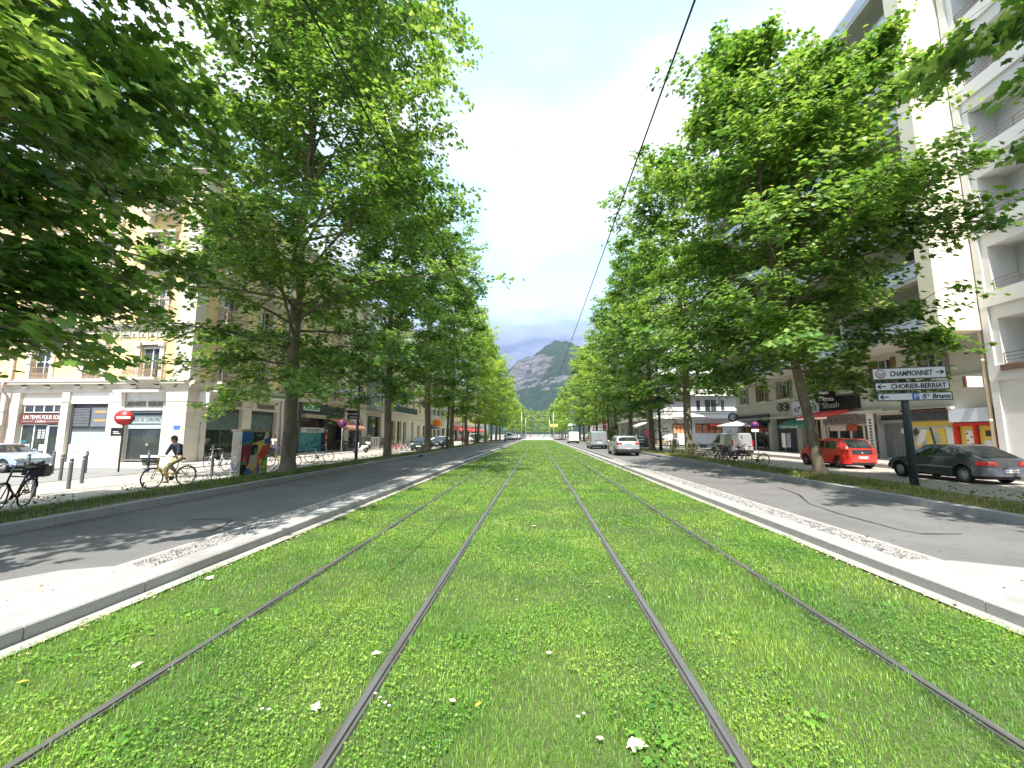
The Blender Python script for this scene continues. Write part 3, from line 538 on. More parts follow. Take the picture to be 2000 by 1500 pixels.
# rough verge growth on both sides
for sgn, xe, ze, nm in ((-1, 12.1, -.2, 'left'), (1, 12.5, -.15, 'right')):
    AV, AF, AT = [], [], []; off = 0; r = np.random.default_rng(90 + sgn)
    for (y0, y1, dens, hs, ws) in [(2, 9, 700, .11, .004), (9, 16, 620, .12, .0055), (16, 30, 260, .12, .008), (30, 60, 60, .13, .016), (60, 114, 16, .14, .03)]:
        n = int((xe - 8.85) * (y1 - y0) * dens); x = 8.83 + (xe - 8.83) * r.random(n) ** (1.25 if sgn < 0 else 1.1); y = r.uniform(y0, y1, n); z = np.where(x < 9.6, .12, .13 - (x - 9.6) / (xe - 9.6) * (.13 - ze - .015))
        pt = vnoise(x * .8 + 10, y * .55 + 30 + sgn * 9, 44); k_ = pt + r.normal(0, .1, n) > (.33 + (.32 if (sgn < 0) else .1) * np.clip((x - 10.3) / 1.5, 0, 1)); x, y, z, pt = x[k_], y[k_], z[k_], pt[k_]; n = len(x)
        h = hs * r.uniform(.35, 1.2, n) * (.6 + .9 * pt); V, F, k = blades(np.stack([x * sgn, y, z], 1), h, ws * r.uniform(.6, 1.4, n), r, 1.0)
        put(V, F, np.repeat(np.clip(r.normal(.30 if sgn < 0 else .60, .22, n), 0, 1), k))
    n = 5200; x = r.uniform(8.9, xe + .1, n); y = r.uniform(4, 34, n); z = np.where(x < 9.6, .12, .13 - (x - 9.6) / (xe - 9.6) * (.13 - ze - .015)); k_ = vnoise(x * 1.7 + 3, y * 1.2 + 8, 51 + sgn) > .62; x, y, z = x[k_], y[k_], z[k_]; n = len(x)
    P = np.stack([x * sgn, y, z + r.uniform(.03, .30, n)], 1); V, F, T = leaves(P, unit(np.array([0, 0, .8]) + r.normal(0, .5, (n, 3))), unit(r.normal(0, 1, (n, 3))), r.uniform(.04, .085, n), 'far', np.clip(r.normal(.3, .2, n), 0, 1)); put(V, F, T)
    o = bpy.data.objects.new('verge_growth', numpy_mesh('verge_growth', np.concatenate(AV), np.concatenate(AF), M_dry, np.concatenate(AT))); COL.objects.link(o)
    o['kind'] = 'stuff'; o['label'] = f'rough half-dry grass and weeds on the {nm} verge under the trees'; o['category'] = 'grass'
M_litter = mat('litter', (.34, .22, .10), .9, noise=[(30, (.60, .48, .28), .4, .6), (17, (.25, .16, .07), .55, .65)])
n = 2600; r = np.random.default_rng(6); sd_ = r.choice([-1, 1], n); y = 1.5 + 26 * r.random(n) ** 1.5; kd = r.random(n); x = np.where(kd < .45, 3.84 + r.normal(0, .05, n), np.where(kd < .75, 9.2 + 3 * r.random(n), np.where(kd < .9, 8.45 - np.abs(r.normal(0, .12, n)), 4.4 + .6 * r.random(n))))
z = np.where(x < 4.02, .02, np.where(x < 5.1, .125, np.where(x < 8.6, .012, .13))); z = np.where(x > 9.6, .14 - (x - 9.6) * .12, z)
V, F, T = leaves(np.stack([x * sd_, y, z], 1), unit(np.array([0, 0, 1.]) + r.normal(0, .35, (n, 3))), unit(r.normal(0, 1, (n, 3)) * np.array([1, 1, .1])), r.uniform(.012, .042, n), 'far', np.zeros(n))
lo_ = bpy.data.objects.new('leaf_litter', numpy_mesh('leaf_litter', V, F, M_litter)); COL.objects.link(lo_); lo_['kind'] = 'stuff'; lo_['label'] = 'dry leaf litter scattered along the setts, kerbs and verges'; lo_['category'] = 'leaf litter'
# fallen leaves and scraps lying in the grass
M_dead = mat('dead_leaf', (.55, .42, .26), .8, noise=[(40, (.70, .60, .44), .4, .6)]); M_cream = mat('pale_leaf', (.78, .72, .58), .8, noise=[(50, (.62, .52, .36), .5, .7)]); M_ylw = mat('yellow_dead_leaf', (.75, .50, .05), .7, noise=[(50, (.6, .35, .05), .5, .7)])
rl = random.Random(2)
for px_, py_, s_, m_, lb in [(617, 1378, .055, M_cream, 'cream fallen leaf lying near the left inner rail at the bottom'), (735, 1273, .06, M_cream, 'cream fallen leaf just left of the left inner rail'), (268, 1296, .06, M_cream, 'pale fallen leaf between the left kerb and the outer rail'), (1245, 1448, .10, M_cream, 'largest pale crumpled leaf lying at the bottom between the inner rails'), (44, 1330, .05, M_ylw, 'yellow fallen leaf in the grass at the far left'), (1073, 1274, .04, M_dead, 'small tan leaf between the inner rails'), (883, 1367, .04, M_dead, 'tan leaf right of the left inner rail'), (934, 1374, .04, M_ylw, 'small yellow leaf between the inner rails near the bottom'), (410, 1126, .09, M_cream, 'white scrap lying beside the left edging setts'), (1043, 1026, .07, M_dead, 'tan leaf farther up between the inner rails'), (990, 945, .10, M_dead, 'tan leaf lying on the left inner rail far ahead'), (1172, 1441, .035, M_dead, 'small reddish leaf beside the large crumpled leaf')]:
    X, Y = on_z(px_, py_, .03); V, F = TPL['big']; V = V * s_ * 1.05; a = rl.uniform(0, 6.28); tl = rl.uniform(.1, .5); b = MB()
    rotm = Matrix.Rotation(a, 3, 'Z') @ Matrix.Rotation(tl, 3, 'X'); b.add([Vector((X, Y, .035)) + rotm @ Vector((v[0], v[1] - .5 * s_, v[2] * 2 + .3 * v[0] * v[0] / s_)) for v in V], [tuple(f) for f in F])
    tag(b.build('fallen_leaf', m_, org=(X, Y, .03)), lb, 'leaf', 'fallen leaves on the lawn')
for px_, py_, lb_d in [(733, 1352, 'daisy nearest the left inner rail, first of a row of four'), (742, 1360, 'second daisy of the row beside the left inner rail'), (752, 1370, 'third daisy of the row beside the left inner rail'), (760, 1376, 'lowest daisy of the row beside the left inner rail'), (512, 1382, 'left one of two daisies on the left track'), (526, 1383, 'right one of two daisies on the left track'), (1129, 1397, 'left one of two daisies below the lawn middle'), (1140, 1391, 'right one of two daisies below the lawn middle'), (1009, 1170, 'lone daisy in the middle of the lawn'), (1190, 1165, 'lone daisy just left of the right inner rail')]:
    X, Y = on_z(px_, py_, .04); b = MB(); b.cyl((X, Y, -.01), (X, Y, .034), .001, n=4, mi=1)
    for k in range(9): a = k * .698; b.prism([(-.0015, .002), (.0015, .002), (.0022, .009), (-.0022, .009)], (X, Y, .034), (math.cos(a), math.sin(a), 0), (-math.sin(a), math.cos(a), .15), (0, 0, 1), 0, .0006, 0)
    b.lathe((X, Y, .034), [(.0027, 0), (.002, .0015), (0.0001, .002)], 8, 2)
    tag(b.build('daisy', [mat('white_petal', (.8, .8, .78)), mat('stem_green', (.06, .13, .02)), mat('daisy_eye', (.75, .5, .03))], org=(X, Y, 0)), lb_d, 'flower', 'daisies in the lawn')
# ------------------------------------------------------------------ buildings
def wallmat(n, c, c2, stain=(.30, .27, .22), **k): return mat(n, c, .9, noise=[(.8, c2, .35, .65), (2.4, stain, .66, .84, 6, (1, 1, .35))], bump=(35, .25, .004), **k)
M_yel = wallmat('ochre_plaster', (.74, .55, .27), (.82, .64, .35), (.52, .38, .22)); M_cream_w = wallmat('pale_stone', (.66, .60, .50), (.72, .67, .58), (.45, .40, .33))
M_lime = wallmat('limestone', (.58, .53, .45), (.66, .61, .53), (.40, .35, .29)); M_concr = wallmat('pale_concrete', (.56, .53, .47), (.62, .59, .53), (.40, .37, .32)); M_concw = wallmat('white_concrete', (.66, .65, .63), (.72, .71, .69), (.5, .49, .46))
M_warm = wallmat('cream_render', (.80, .72, .54), (.85, .78, .62), (.66, .57, .42)); M_grn = wallmat('grey_green_panel', (.25, .30, .29), (.30, .35, .33), (.2, .22, .2)); M_pink = wallmat('pinkish_render', (.46, .39, .36), (.52, .45, .41), (.36, .3, .27))
M_bei = wallmat('beige_render', (.62, .53, .39), (.68, .60, .46), (.46, .38, .28)); M_white = mat('white_paint', (.78, .77, .75), .6, noise=(3, (.70, .69, .66), .4, .75)); M_roof = mat('roof', (.22, .17, .14), .9, noise=(2, (.3, .24, .2), .4, .7))
M_glass = mat('window_glass', (.035, .042, .045), .06, noise=(1.2, (.07, .085, .09), .45, .6), spec=.9); M_glassd = mat('shop_glass', (.018, .024, .024), .05, noise=(.7, (.045, .06, .055), .45, .65), spec=.9)
M_fr = mat('white_frame', (.72, .71, .68), .5, noise=(8, (.6, .59, .56), .5, .8)); M_iron = mat('wrought_iron', (.055, .05, .05), .55, .4, noise=(20, (.12, .08, .06), .55, .8)); M_irong = mat('rusty_railing', (.42, .33, .24), .7, noise=(12, (.30, .22, .15), .4, .7))
M_dark = mat('dark_cladding', (.045, .05, .055), .6, noise=(4, (.08, .085, .09), .4, .7)); M_grey = mat('grey_metal', (.20, .21, .23), .5, .3, noise=(3, (.26, .27, .29), .4, .7)); M_alu = mat('aluminium', (.5, .52, .54), .35, .8, noise=(9, (.4, .42, .44), .4, .7))
M_shut = mat('grey_shutter', (.22, .21, .19), .7, noise=(6, (.28, .26, .23), .4, .7)); M_wood = mat('brown_wood', (.16, .085, .045), .6, noise=(3, (.24, .13, .07), .4, .7, 5, (6, 6, .6))); M_woodl = mat('light_wood', (.48, .33, .17), .6, noise=(3, (.38, .25, .12), .4, .7, 5, (6, 6, .6)))
M_bluep = mat('blue_grey_parapet', (.40, .46, .56), .5, noise=(2, (.50, .55, .63), .4, .7)); M_brownr = mat('brown_rail', (.20, .12, .09), .5, .3, noise=(8, (.28, .18, .13), .4, .7)); M_maroon = mat('maroon_board', (.13, .045, .04), .5, noise=(3, (.17, .06, .05), .4, .7))
M_black = mat('black_paint', (.012, .012, .014), .45, noise=(5, (.03, .03, .032), .5, .8)); M_red = mat('red_paint', (.62, .035, .025), .45, noise=(4, (.5, .03, .02), .4, .7)); M_yellow = mat('yellow_poster', (.75, .52, .05), .6, noise=(4, (.65, .5, .15), .4, .7))
M_ink = mat('dark_lettering', (.05, .045, .045), .5, noise=(8, (.09, .08, .07), .5, .8)); M_wlet = mat('white_lettering', (.82, .82, .80), .5, noise=(8, (.7, .7, .68), .5, .8)); M_bronze = mat('bronze_lettering', (.30, .26, .20), .45, .5, noise=(8, (.2, .17, .13), .5, .8))
M_teal = mat('teal_blind', (.33, .42, .42), .7, noise=(3, (.42, .50, .50), .4, .7)); M_tealg = mat('teal_graffiti', (.10, .38, .40), .6, noise=(5, (.05, .25, .28), .45, .6)); M_green = mat('green_canvas', (.04, .17, .13), .7, noise=(5, (.07, .24, .18), .4, .7)); M_pale_g = mat('pale_green_sign', (.50, .80, .62), .5, noise=(9, (.4, .7, .55), .4, .7))
M_canvas = mat('white_canvas', (.82, .80, .76), .8, noise=(2, (.74, .72, .68), .4, .7)); M_rcanvas = mat('red_canvas', (.62, .055, .05), .75, noise=(3, (.75, .12, .10), .4, .7)); M_scanvas = mat('salmon_canvas', (.50, .17, .13), .75, noise=(3, (.62, .26, .2), .4, .7)); M_orange = mat('orange_sign', (.85, .20, .02), .5, noise=(4, (.95, .32, .04), .4, .7))
M_blue = mat('blue_plate', (.05, .12, .42), .5, noise=(8, (.08, .2, .5), .4, .7)); M_purple = mat('purple_sign', (.07, .02, .12), .5, noise=(8, (.10, .03, .17), .4, .7)); M_pinkb = mat('pink_board', (.78, .13, .42), .6, noise=(4, (.88, .3, .55), .4, .7)); M_lila = mat('pale_sign', (.70, .74, .84), .5, noise=(4, (.62, .66, .76), .4, .7))

class Fr:
    """facade plane: wall at X=c or Y=c, n outward sign; u runs along the wall, d outward"""
    def __init__(s, kind, c, n): s.k, s.c, s.n = kind, c, n
    def pt(s, u, z, d=0): return (s.c + d * s.n, u, z) if s.k == 'X' else (u, s.c + d * s.n, z)
    def box(s, b, u0, u1, z0, z1, d0, d1, mi=0):
        p, q = s.pt(u0, z0, d0), s.pt(u1, z1, d1); return b.box(p[0], q[0], p[1], q[1], z0, z1, mi)
    @property
    def right(s): return ((0, 1, 0) if s.n > 0 else (0, -1, 0)) if s.k == 'X' else ((1, 0, 0) if s.n < 0 else (-1, 0, 0))
    @property
    def out(s): return (s.n, 0, 0) if s.k == 'X' else (0, s.n, 0)
    def uv(s): return (0, 1, 0) if s.k == 'X' else (1, 0, 0)
    def wall(s, b, u0, u1, z0, z1, holes, t=.3, mi=0):
        us = sorted({u0, u1} | {min(max(h[i], u0), u1) for h in holes for i in (0, 1)}); zs = sorted({z0, z1} | {min(max(h[i], z0), z1) for h in holes for i in (2, 3)})
        flip = (s.k == 'X') != (s.n > 0)
        def q(pts): b.add(pts, [(0, 1, 2, 3)] if not flip else [(3, 2, 1, 0)], mi)
        for a, c in zip(us, us[1:]):
            run = None
            for e, g_ in list(zip(zs, zs[1:])) + [(None, None)]:
                inside = e is None or any(h[0] - 1e-6 <= a and c <= h[1] + 1e-6 and h[2] - 1e-6 <= e and g_ <= h[3] + 1e-6 for h in holes)
                if inside:
                    if run: q([s.pt(a, run[0]), s.pt(c, run[0]), s.pt(c, run[1]), s.pt(a, run[1])]); run = None
                else: run = (run[0], g_) if run else (e, g_)
        for a, c, e, g_ in holes:
            q([s.pt(a, e), s.pt(a, e, -t), s.pt(a, g_, -t), s.pt(a, g_)][::-1]); q([s.pt(c, e), s.pt(c, g_), s.pt(c, g_, -t), s.pt(c, e, -t)][::-1])
            q([s.pt(a, g_), s.pt(a, g_, -t), s.pt(c, g_, -t), s.pt(c, g_)][::-1]); q([s.pt(a, e), s.pt(c, e), s.pt(c, e, -t), s.pt(a, e, -t)][::-1])
        return b
    def window(s, root, u0, u1, z0, z1, fm=None, gm=None, d=-.16, bars=(1, 0), w=.055, name='window', label=None):
        b = MB(); fm = fm or M_fr
        for a, c in ((u0, u0 + w), (u1 - w, u1)): s.box(b, a, c, z0, z1, d - .05, d)
        for e, g_ in ((z0, z0 + w), (z1 - w, z1)): s.box(b, u0 + w, u1 - w, e, g_, d - .05, d)
        for i in range(bars[0]): m = u0 + (u1 - u0) * (i + 1) / (bars[0] + 1); s.box(b, m - w * .7, m + w * .7, z0 + w, z1 - w, d - .048, d + .002)
        for i in range(bars[1]): m = z0 + (z1 - z0) * (i + 1) / (bars[1] + 1); s.box(b, u0 + w, u1 - w, m - w * .4, m + w * .4, d - .046, d - .004)
        o = b.build(name, fm, root, label=label); g_ = MB(); s.box(g_, u0 + .01, u1 - .01, z0 + .01, z1 - .01, d - .04, d - .03); g_.build('pane', gm or M_glass, o); return o
    def rail(s, root, u0, u1, z0, z1, d0, d1, step=.12, m=None, lattice=False, name='railing', th=.018):
        b = MB(); m = m or M_iron
        for z in (z0 + .04, z1) + ((z0 + (z1 - z0) * .5,) if lattice else ()):
            s.box(b, u0, u1, z - .018, z + .018, d1 - .03, d1); 
            if d1 - d0 > .12:
                s.box(b, u0, u0 + .03, z - .018, z + .018, d0, d1 - .03); s.box(b, u1 - .03, u1, z - .018, z + .018, d0, d1 - .03)
        n = max(2, int((u1 - u0) / step))
        for i in range(n + 1): u = u0 + .012 + (u1 - u0 - .024) * i / n; s.box(b, u - th / 2, u + th / 2, z0 + .05, z1 - .02, d1 - .024, d1 - .006)
        if d1 - d0 > .12:
            k = max(1, int((d1 - d0) / step))
            for i in range(k):
                dd = d0 + (d1 - d0 - .03) * (i + .5) / k
                for u in (u0, u1 - .02): s.box(b, u, u + .02, z0 + .05, z1 - .02, dd - th / 2, dd + th / 2)
        if lattice:
            for i in range(n):
                uu = u0 + (u1 - u0) * (i + .5) / n; c = Vector(s.pt(uu, z0 + (z1 - z0) * .28, d1 - .015)); uvec = Vector(s.uv())
                b.bar(c - uvec * step * .45 - Vector((0, 0, .16)), c + uvec * step * .45 + Vector((0, 0, .16)), .014); b.bar(c + uvec * step * .45 - Vector((0, 0, .16)), c - uvec * step * .45 + Vector((0, 0, .16)), .014)
        return b.build(name, m, root)
    def text(s, root, txt, u, z, size, m, d=.01, width=None, name='lettering', **k):
        """u is the left end as a viewer in the street reads it"""
        return text_mesh(txt, size, s.pt(u, z, d), s.right, (0, 0, 1), m, name, root, width=width, **k)

def core(root, x0, x1, y0, y1, z1, wallm, roofm=None, z0=-.4, name='side_walls'):
    b = MB(); b.box(x0, x1, y0, y1, z0, z1 - .02); o = b.build(name, wallm, root)
    b = MB(); b.box(x0 - .35, x1 + .35, y0 - .35, y1 + .35, z1 + .2, z1 + .42); b.add([(x0 - .2, y0 - .2, z1 + .42), (x1 + .2, y0 - .2, z1 + .42), (x1 + .2, y1 + .2, z1 + .42), (x0 - .2, y1 + .2, z1 + .42), (x0 + 3, y0 + 3, z1 + 2.2), (x1 - 3, y0 + 3, z1 + 2.2), (x1 - 3, y1 - 3, z1 + 2.2), (x0 + 3, y1 - 3, z1 + 2.2)],
          [(0, 1, 5, 4), (1, 2, 6, 5), (2, 3, 7, 6), (3, 0, 4, 7), (4, 5, 6, 7)]); b.build('roof', roofm or M_roof, root)

def surround(b, f, u0, u1, z0, z1, mi, hood=True, arch=False):
    for a, c in ((u0 - .32, u0 - .04), (u1 + .04, u1 + .32)):
        f.box(b, a, c, z0 - .62, z1 + .1, .003, .10, mi); f.box(b, a - .05, c + .05, z0 - .66, z0 - .40, .004, .16, mi); f.box(b, a - .03, c + .03, z0 + (z1 - z0) * .45, z0 + (z1 - z0) * .55, .004, .15, mi); f.box(b, a - .04, c + .04, z1 - .12, z1 + .16, .004, .2, mi)
    f.box(b, u0 - .04, u1 + .04, z1 + .003, z1 + .14, .003, .07, mi)
    if hood: f.box(b, u0 - .45, u1 + .45, z1 + .163, z1 + .3, .003, .28, mi)
    if arch:
        m = (u0 + u1) / 2; w = (u1 - u0) / 2 + .5; P = []; n = 14
        for i in range(n + 1): a = math.pi * i / n; P.append((m - w * math.cos(a), z1 + .85 + .62 * math.sin(a)))
        for i in range(n, -1, -1): a = math.pi * i / n; P.append((m - (w - .16) * math.cos(a), z1 + .85 + .46 * math.sin(a)))
        for i in range(n): 
            q = [P[i], P[i + 1], P[2 * n - i], P[2 * n + 1 - i]]; b.prism(q, f.pt(0, 0, 0), f.uv(), (0, 0, 1), f.out, .003, .26, mi)
def cornice(b, f, u0, u1, z, mi, k=1.0):
    for i, (a, c, d) in enumerate(((0, .12, .08), (.12, .22, .16), (.22, .36, .34), (.36, .42, .40))): f.box(b, u0 - d * .0, u1, z + a * k, z + c * k, .003, d * k, mi)
def frieze(b, f, u0, u1, z0, z1, mi):
    u = u0; 
    while u < u1 - .5:
        f.box(b, u + .06, u + .52, z0 + .1, z1 - .1, .003, .06, mi); c = Vector(f.pt(u + .29, (z0 + z1) / 2, .07)); b.ell(c, (.10, .10, .10), 8, 6, mi); f.box(b, u - .05, u + .03, z0, z1, .003, .09, mi); u += .62

# ---- corner building, left: yellow plaster over a stone ground floor
CB = thing('corner_building', 'ornate ochre-plaster corner building with stone ground floor and iron balconies', 'building', (-28, 35, -.15), world=True)
FL, FS = Fr('Y', 24.3, -1), Fr('X', -21.9, 1)
WF = [-36.2, -32.1, -28.45, -24.65]; WS = [27.15, 31.1, 35.0, 38.9, 43.0]; LV = [(5.15, 7.45), (9.35, 11.5), (12.8, 14.8), (16.2, 18.1)]
bays = [(-38.6, -34.6, -.15, 4.28), (-33.3, -30.35, -.15, 4.25), (-29.85, -27.15, -.15, 4.3), (-26.05, -23.45, -.15, 4.3)]
sb = [(25.95, 29.25, -.15, 3.42), (30.2, 33.25, -.15, 3.42), (36.3, 45.1, -.1, 4.6)]
hf = [(u - .62, u + .62, a, c) for u in WF for a, c in LV]; hs = [(u - .6, u + .6, a, c) for u in WS for a, c in LV]
b = MB(); FL.wall(b, -39.5, -21.9, -.4, 4.75, bays, .55, 1); FL.wall(b, -39.5, -21.9, 4.75, 19.2, hf, .3, 0); FS.wall(b, 24.3, 45.4, -.4, 4.75, sb, .5, 1); FS.wall(b, 24.3, 45.4, 4.75, 19.2, hs, .3, 0)
for f, a, c in ((FL, -39.5, -21.9), (FS, 24.3, 45.4)):
    cornice(b, f, a, c, 4.55, 1); cornice(b, f, a, c, 8.30, 1, .85); cornice(b, f, a, c, 12.0, 1, .6); cornice(b, f, a, c, 18.7, 1, 1.4); frieze(b, f, a + .3, c - 1.2, 7.72, 8.3, 1); f.box(b, a, c, 4.97, 5.12, .003, .05, 1)
FL.box(b, -22.95, -21.9, 5.0, 18.7, .003, .09, 1); FS.box(b, 24.21, 24.95, 5.0, 18.7, .003, .09, 1); FS.box(b, 44.6, 45.4, 4.97, 18.7, .003, .07, 1)
for i, u in enumerate(WF):
    for j, (z0, z1) in enumerate(LV): surround(b, FL, u - .62, u + .62, z0, z1 - .15, 1, hood=j != 0, arch=(j == 0 and i == 1) or (j == 1 and i % 2 == 0))
for i, u in enumerate(WS):
    for j, (z0, z1) in enumerate(LV): surround(b, FS, u - .6, u + .6, z0, z1 - .15, 1, hood=j != 0, arch=(j == 0 and i == 2))
for u in (-30.1, -26.6, -23.2):                                     # courses on the stone piers
    for z in (.55, 1.3, 2.1, 2.9, 3.6): FL.box(b, u - .25 if u < -24 else -23.42, u + .25 if u < -24 else -21.9, z, z + .74, .003, .018, 1)
for z in (.55, 1.3, 2.1, 2.9, 3.6): FS.box(b, 24.28, 25.9, z, z + .74, .003, .018, 1); FS.box(b, 29.3, 30.15, z, z + .74, .003, .018, 1); FS.box(b, 33.3, 36.2, z, z + .74, .003, .018, 1)
[FL.box(b, a, c, -.4, .5, .003, .045, 1) for a, c in ((-34.55, -33.35), (-30.3, -29.9), (-27.1, -26.1), (-23.4, -21.9))]
b.build('wall', [M_yel, M_lime], CB); core(CB, -39.5, -22.5, 24.9, 45.4, 19.2, M_lime)
for i, u in enumerate(WF):
    for j, (z0, z1) in enumerate(LV):
        o = FL.window(CB, u - .6, u + .6, z0, z1 - .02, bars=(1, 1))
        if j == 0 and i == 2: s_ = MB(); [FL.box(s_, u - .56, u + .56, z0 + .5 + k * .09, z0 + .585 + k * .09, -.10, -.08) for k in range(19)]; s_.build('roller_blind', M_white, CB)
        v = MB(); zz = z1 - .35; [v.prism([(u - .6 + k * .15, z1), (u - .6 + k * .15, zz), (u - .525 + k * .15, zz - .1), (u - .45 + k * .15, zz), (u - .45 + k * .15, z1)], FL.pt(0, 0, 0), FL.uv(), (0, 0, 1), FL.out, -.06, -.04) for k in range(8)]; v.build('valance', M_shut, CB)
        big = (j == 0 and i == 3) or (j > 0 and i % 2 == 1)
        if big: s_ = MB(); FL.box(s_, u - 1.1, u + 1.1, z0 - .18, z0 - .04, .003, .75); s_.build('balcony_slab', M_lime, CB); FL.rail(CB, u - 1.08, u + 1.08, z0 - .03, z0 + .92, .003, .72, .13, M_irong, True)
        else: FL.rail(CB, u - .6, u + .6, z0 - .02, z0 + .75, .0, .06, .1, M_irong, True)
for i, u in enumerate(WS):
    for j, (z0, z1) in enumerate(LV):
        FS.window(CB, u - .58, u + .58, z0, z1 - .02, bars=(1, 1))
        if i in (0, 2, 4): s_ = MB(); FS.box(s_, u - 1.05, u + 1.05, z0 - .18, z0 - .04, .003, .72); s_.build('balcony_slab', M_lime, CB); FS.rail(CB, u - 1.03, u + 1.03, z0 - .03, z0 + .92, .003, .7, .13, M_irong, True)
        else: FS.rail(CB, u - .58, u + .58, z0 - .02, z0 + .75, .0, .06, .1, M_irong, True)
# ground floor, front: salon bay, shuttered bay, agency bay
b = MB(); FL.box(b, -33.3, -30.35, 3.5, 4.25, -.3, -.2); b.build('fascia', M_cream_w, CB)
FL.window(CB, -33.2, -30.45, 2.98, 3.48, bars=(3, 0), d=-.25, name='transom_window'); b = MB(); FL.box(b, -33.25, -30.4, 2.28, 2.9, -.3, -.14); sg = b.build('salon_signboard', M_maroon, CB)
FL.text(sg, 'UN TEMPS POUR SOI', -33.05, 2.56, .36, M_wlet, -.135, width=2.45); FL.text(sg, 'Coiffure', -32.2, 2.36, .2, M_wlet, -.135, width=.75, shear=.3); b = MB(); FL.box(b, -33.1, -32.3, 2.42, 2.435, -.14, -.132); FL.box(b, -31.35, -30.6, 2.42, 2.435, -.14, -.132); b.build('rule_lines', M_wlet, sg)
o = FL.window(CB, -33.25, -31.45, -.05, 2.25, gm=M_glassd, bars=(1, 0), d=-.28, name='shop_window'); o2 = FL.window(CB, -31.4, -30.4, -.15, 2.2, bars=(0, 0), gm=M_glassd, d=-.26, w=.1, name='door')
FL.text(o, 'UN', -33.15, 1.05, .26, mat('blue_lettering', (.03, .35, .62), .5), -.27, name='window_lettering'); FL.text(o, 'TEMPS', -33.17, .82, .24, M_wlet, -.27, name='window_lettering'); FL.text(o, 'POUR', -33.17, .57, .24, MATS['blue_lettering'], -.27, name='window_lettering')
b = MB(); [FL.box(b, -32.05 + q * .28, -31.83 + q * .28, 1.35 + k * .12, 1.40 + k * .12, -.27, -.265) for q in (0, 1) for k in range(5)]; FL.box(b, -31.85, -31.52, .55, .95, -.27, -.265); b.build('window_notice', M_wlet, o)
b = MB(); FL.box(b, -29.85, -27.15, 3.55, 4.3, -.28, -.12); b.build('fascia', M_white, CB)
b = MB(); FL.box(b, -29.85, -27.15, 1.95, 3.53, -.4, -.3); [FL.box(b, -29.7, -28.6, 2.1 + k * .1, 2.16 + k * .1, -.3, -.24, 1) for k in range(12)]; FL.box(b, -28.5, -27.3, 2.08, 3.3, -.3, -.26, 2); FL.box(b, -29.85, -27.15, 1.88, 1.97, -.4, -.2); FL.box(b, -29.85, -29.72, -.15, 3.53, -.4, -.22); b.build('louvre_panel', [M_dark, M_grey, mat('slate_panel', (.13, .155, .19), .5, noise=(4, (.17, .19, .22), .4, .7))], CB)
b = MB(); FL.box(b, -29.72, -27.2, .98, 1.88, -.38, -.28); b.build('frosted_panel', M_teal, CB); b = MB(); FL.box(b, -29.72, -27.2, -.15, .97, -.38, -.2); gw = b.build('white_panel', M_white, CB)
b = MB(); G = [(-29.6, .72), (-29.3, .68), (-29.45, .45), (-29.1, .7), (-29.2, .35), (-28.9, .72), (-28.85, .3), (-28.6, .68), (-28.7, .28), (-28.35, .62), (-28.5, .25), (-28.2, .42), (-28.35, .2)]
for p, q in zip(G, G[1:]): b.bar(FL.pt(p[0], p[1], -.195), FL.pt(q[0], q[1], -.195), .022, .008)
b.build('graffiti_tag', M_ink, gw)
b = MB(); FL.box(b, -28.3, -27.5, 2.95, 3.12, -.258, -.25); FL.box(b, -28.3, -27.5, 2.4, 2.56, -.258, -.25); b.build('faded_lettering', mat('faded_orange', (.40, .28, .12), .6), CB)
b = MB(); FL.box(b, -26.05, -23.45, 3.15, 4.3, -.3, -.1); FL.box(b, -26.1, -23.4, 3.1, 3.2, -.2, .0); sgn_ = b.build('fascia', M_white, CB)
FL.text(sgn_, 'ZENITH  REGIE', -26.0, 3.34, .46, M_bronze, -.05, width=2.45, depth=.08, bold=.012, name='raised_lettering'); b = MB(); FL.box(b, -26.35, -23.35, 4.22, 4.34, .0, .55); [FL.box(b, u, u + .02, 3.6, 4.25, .0, .02) for u in (-25.9, -25.2, -24.5, -23.6)]; b.build('sign_lamp_bar', M_white, CB)
FL.window(CB, -26.0, -23.5, -.05, 3.08, gm=M_glassd, bars=(0, 0), d=-.3, fm=M_grey, w=.08, name='shop_window'); b = MB(); FL.box(b, -25.9, -23.58, 2.28, 2.78, -.29, -.275); FL.box(b, -25.9, -23.58, 1.95, 2.2, -.29, -.275); FL.box(b, -25.9, -23.58, 2.95, 3.0, -.29, -.275); bd = b.build('window_band', M_teal, CB); FL.text(bd, 'SYNDIC DE COPROPRIETE', -25.86, 2.40, .34, M_ink, -.27, width=2.25)
b = MB(); [b.bar(FL.pt(-24.55 - .1 * math.cos(a), .95 - .1 * math.sin(a), -.27), FL.pt(-24.55 + .1 * math.cos(a), .95 + .1 * math.sin(a), -.27), .03, .006) for a in (.5, 1.2, 2.6)]; FL.box(b, -24.9, -23.7, .15, .3, -.29, -.27); b.build('window_emblem', M_wlet, CB)
b = MB(); FL.box(b, -22.6, -22.2, 1.9, 2.15, .02, .045); b.build('street_plate', M_blue, CB, label='small blue street name plate on the corner pier')
b = MB(); b.tube([FL.pt(-33.95, 8.3, .12), FL.pt(-33.95, 5.1, .12), FL.pt(-33.95, 4.9, .45), FL.pt(-34.0, 4.4, .45), FL.pt(-34.0, 4.0, .12), FL.pt(-34.0, .0, .12)], .07, 10); b.tube([FL.pt(-33.95, 18, .12), FL.pt(-33.95, 8.5, .12)], .06, 8); b.build('drainpipe', mat('tan_pipe', (.50, .40, .33), .5, noise=(5, (.4, .3, .25), .4, .7)), CB)
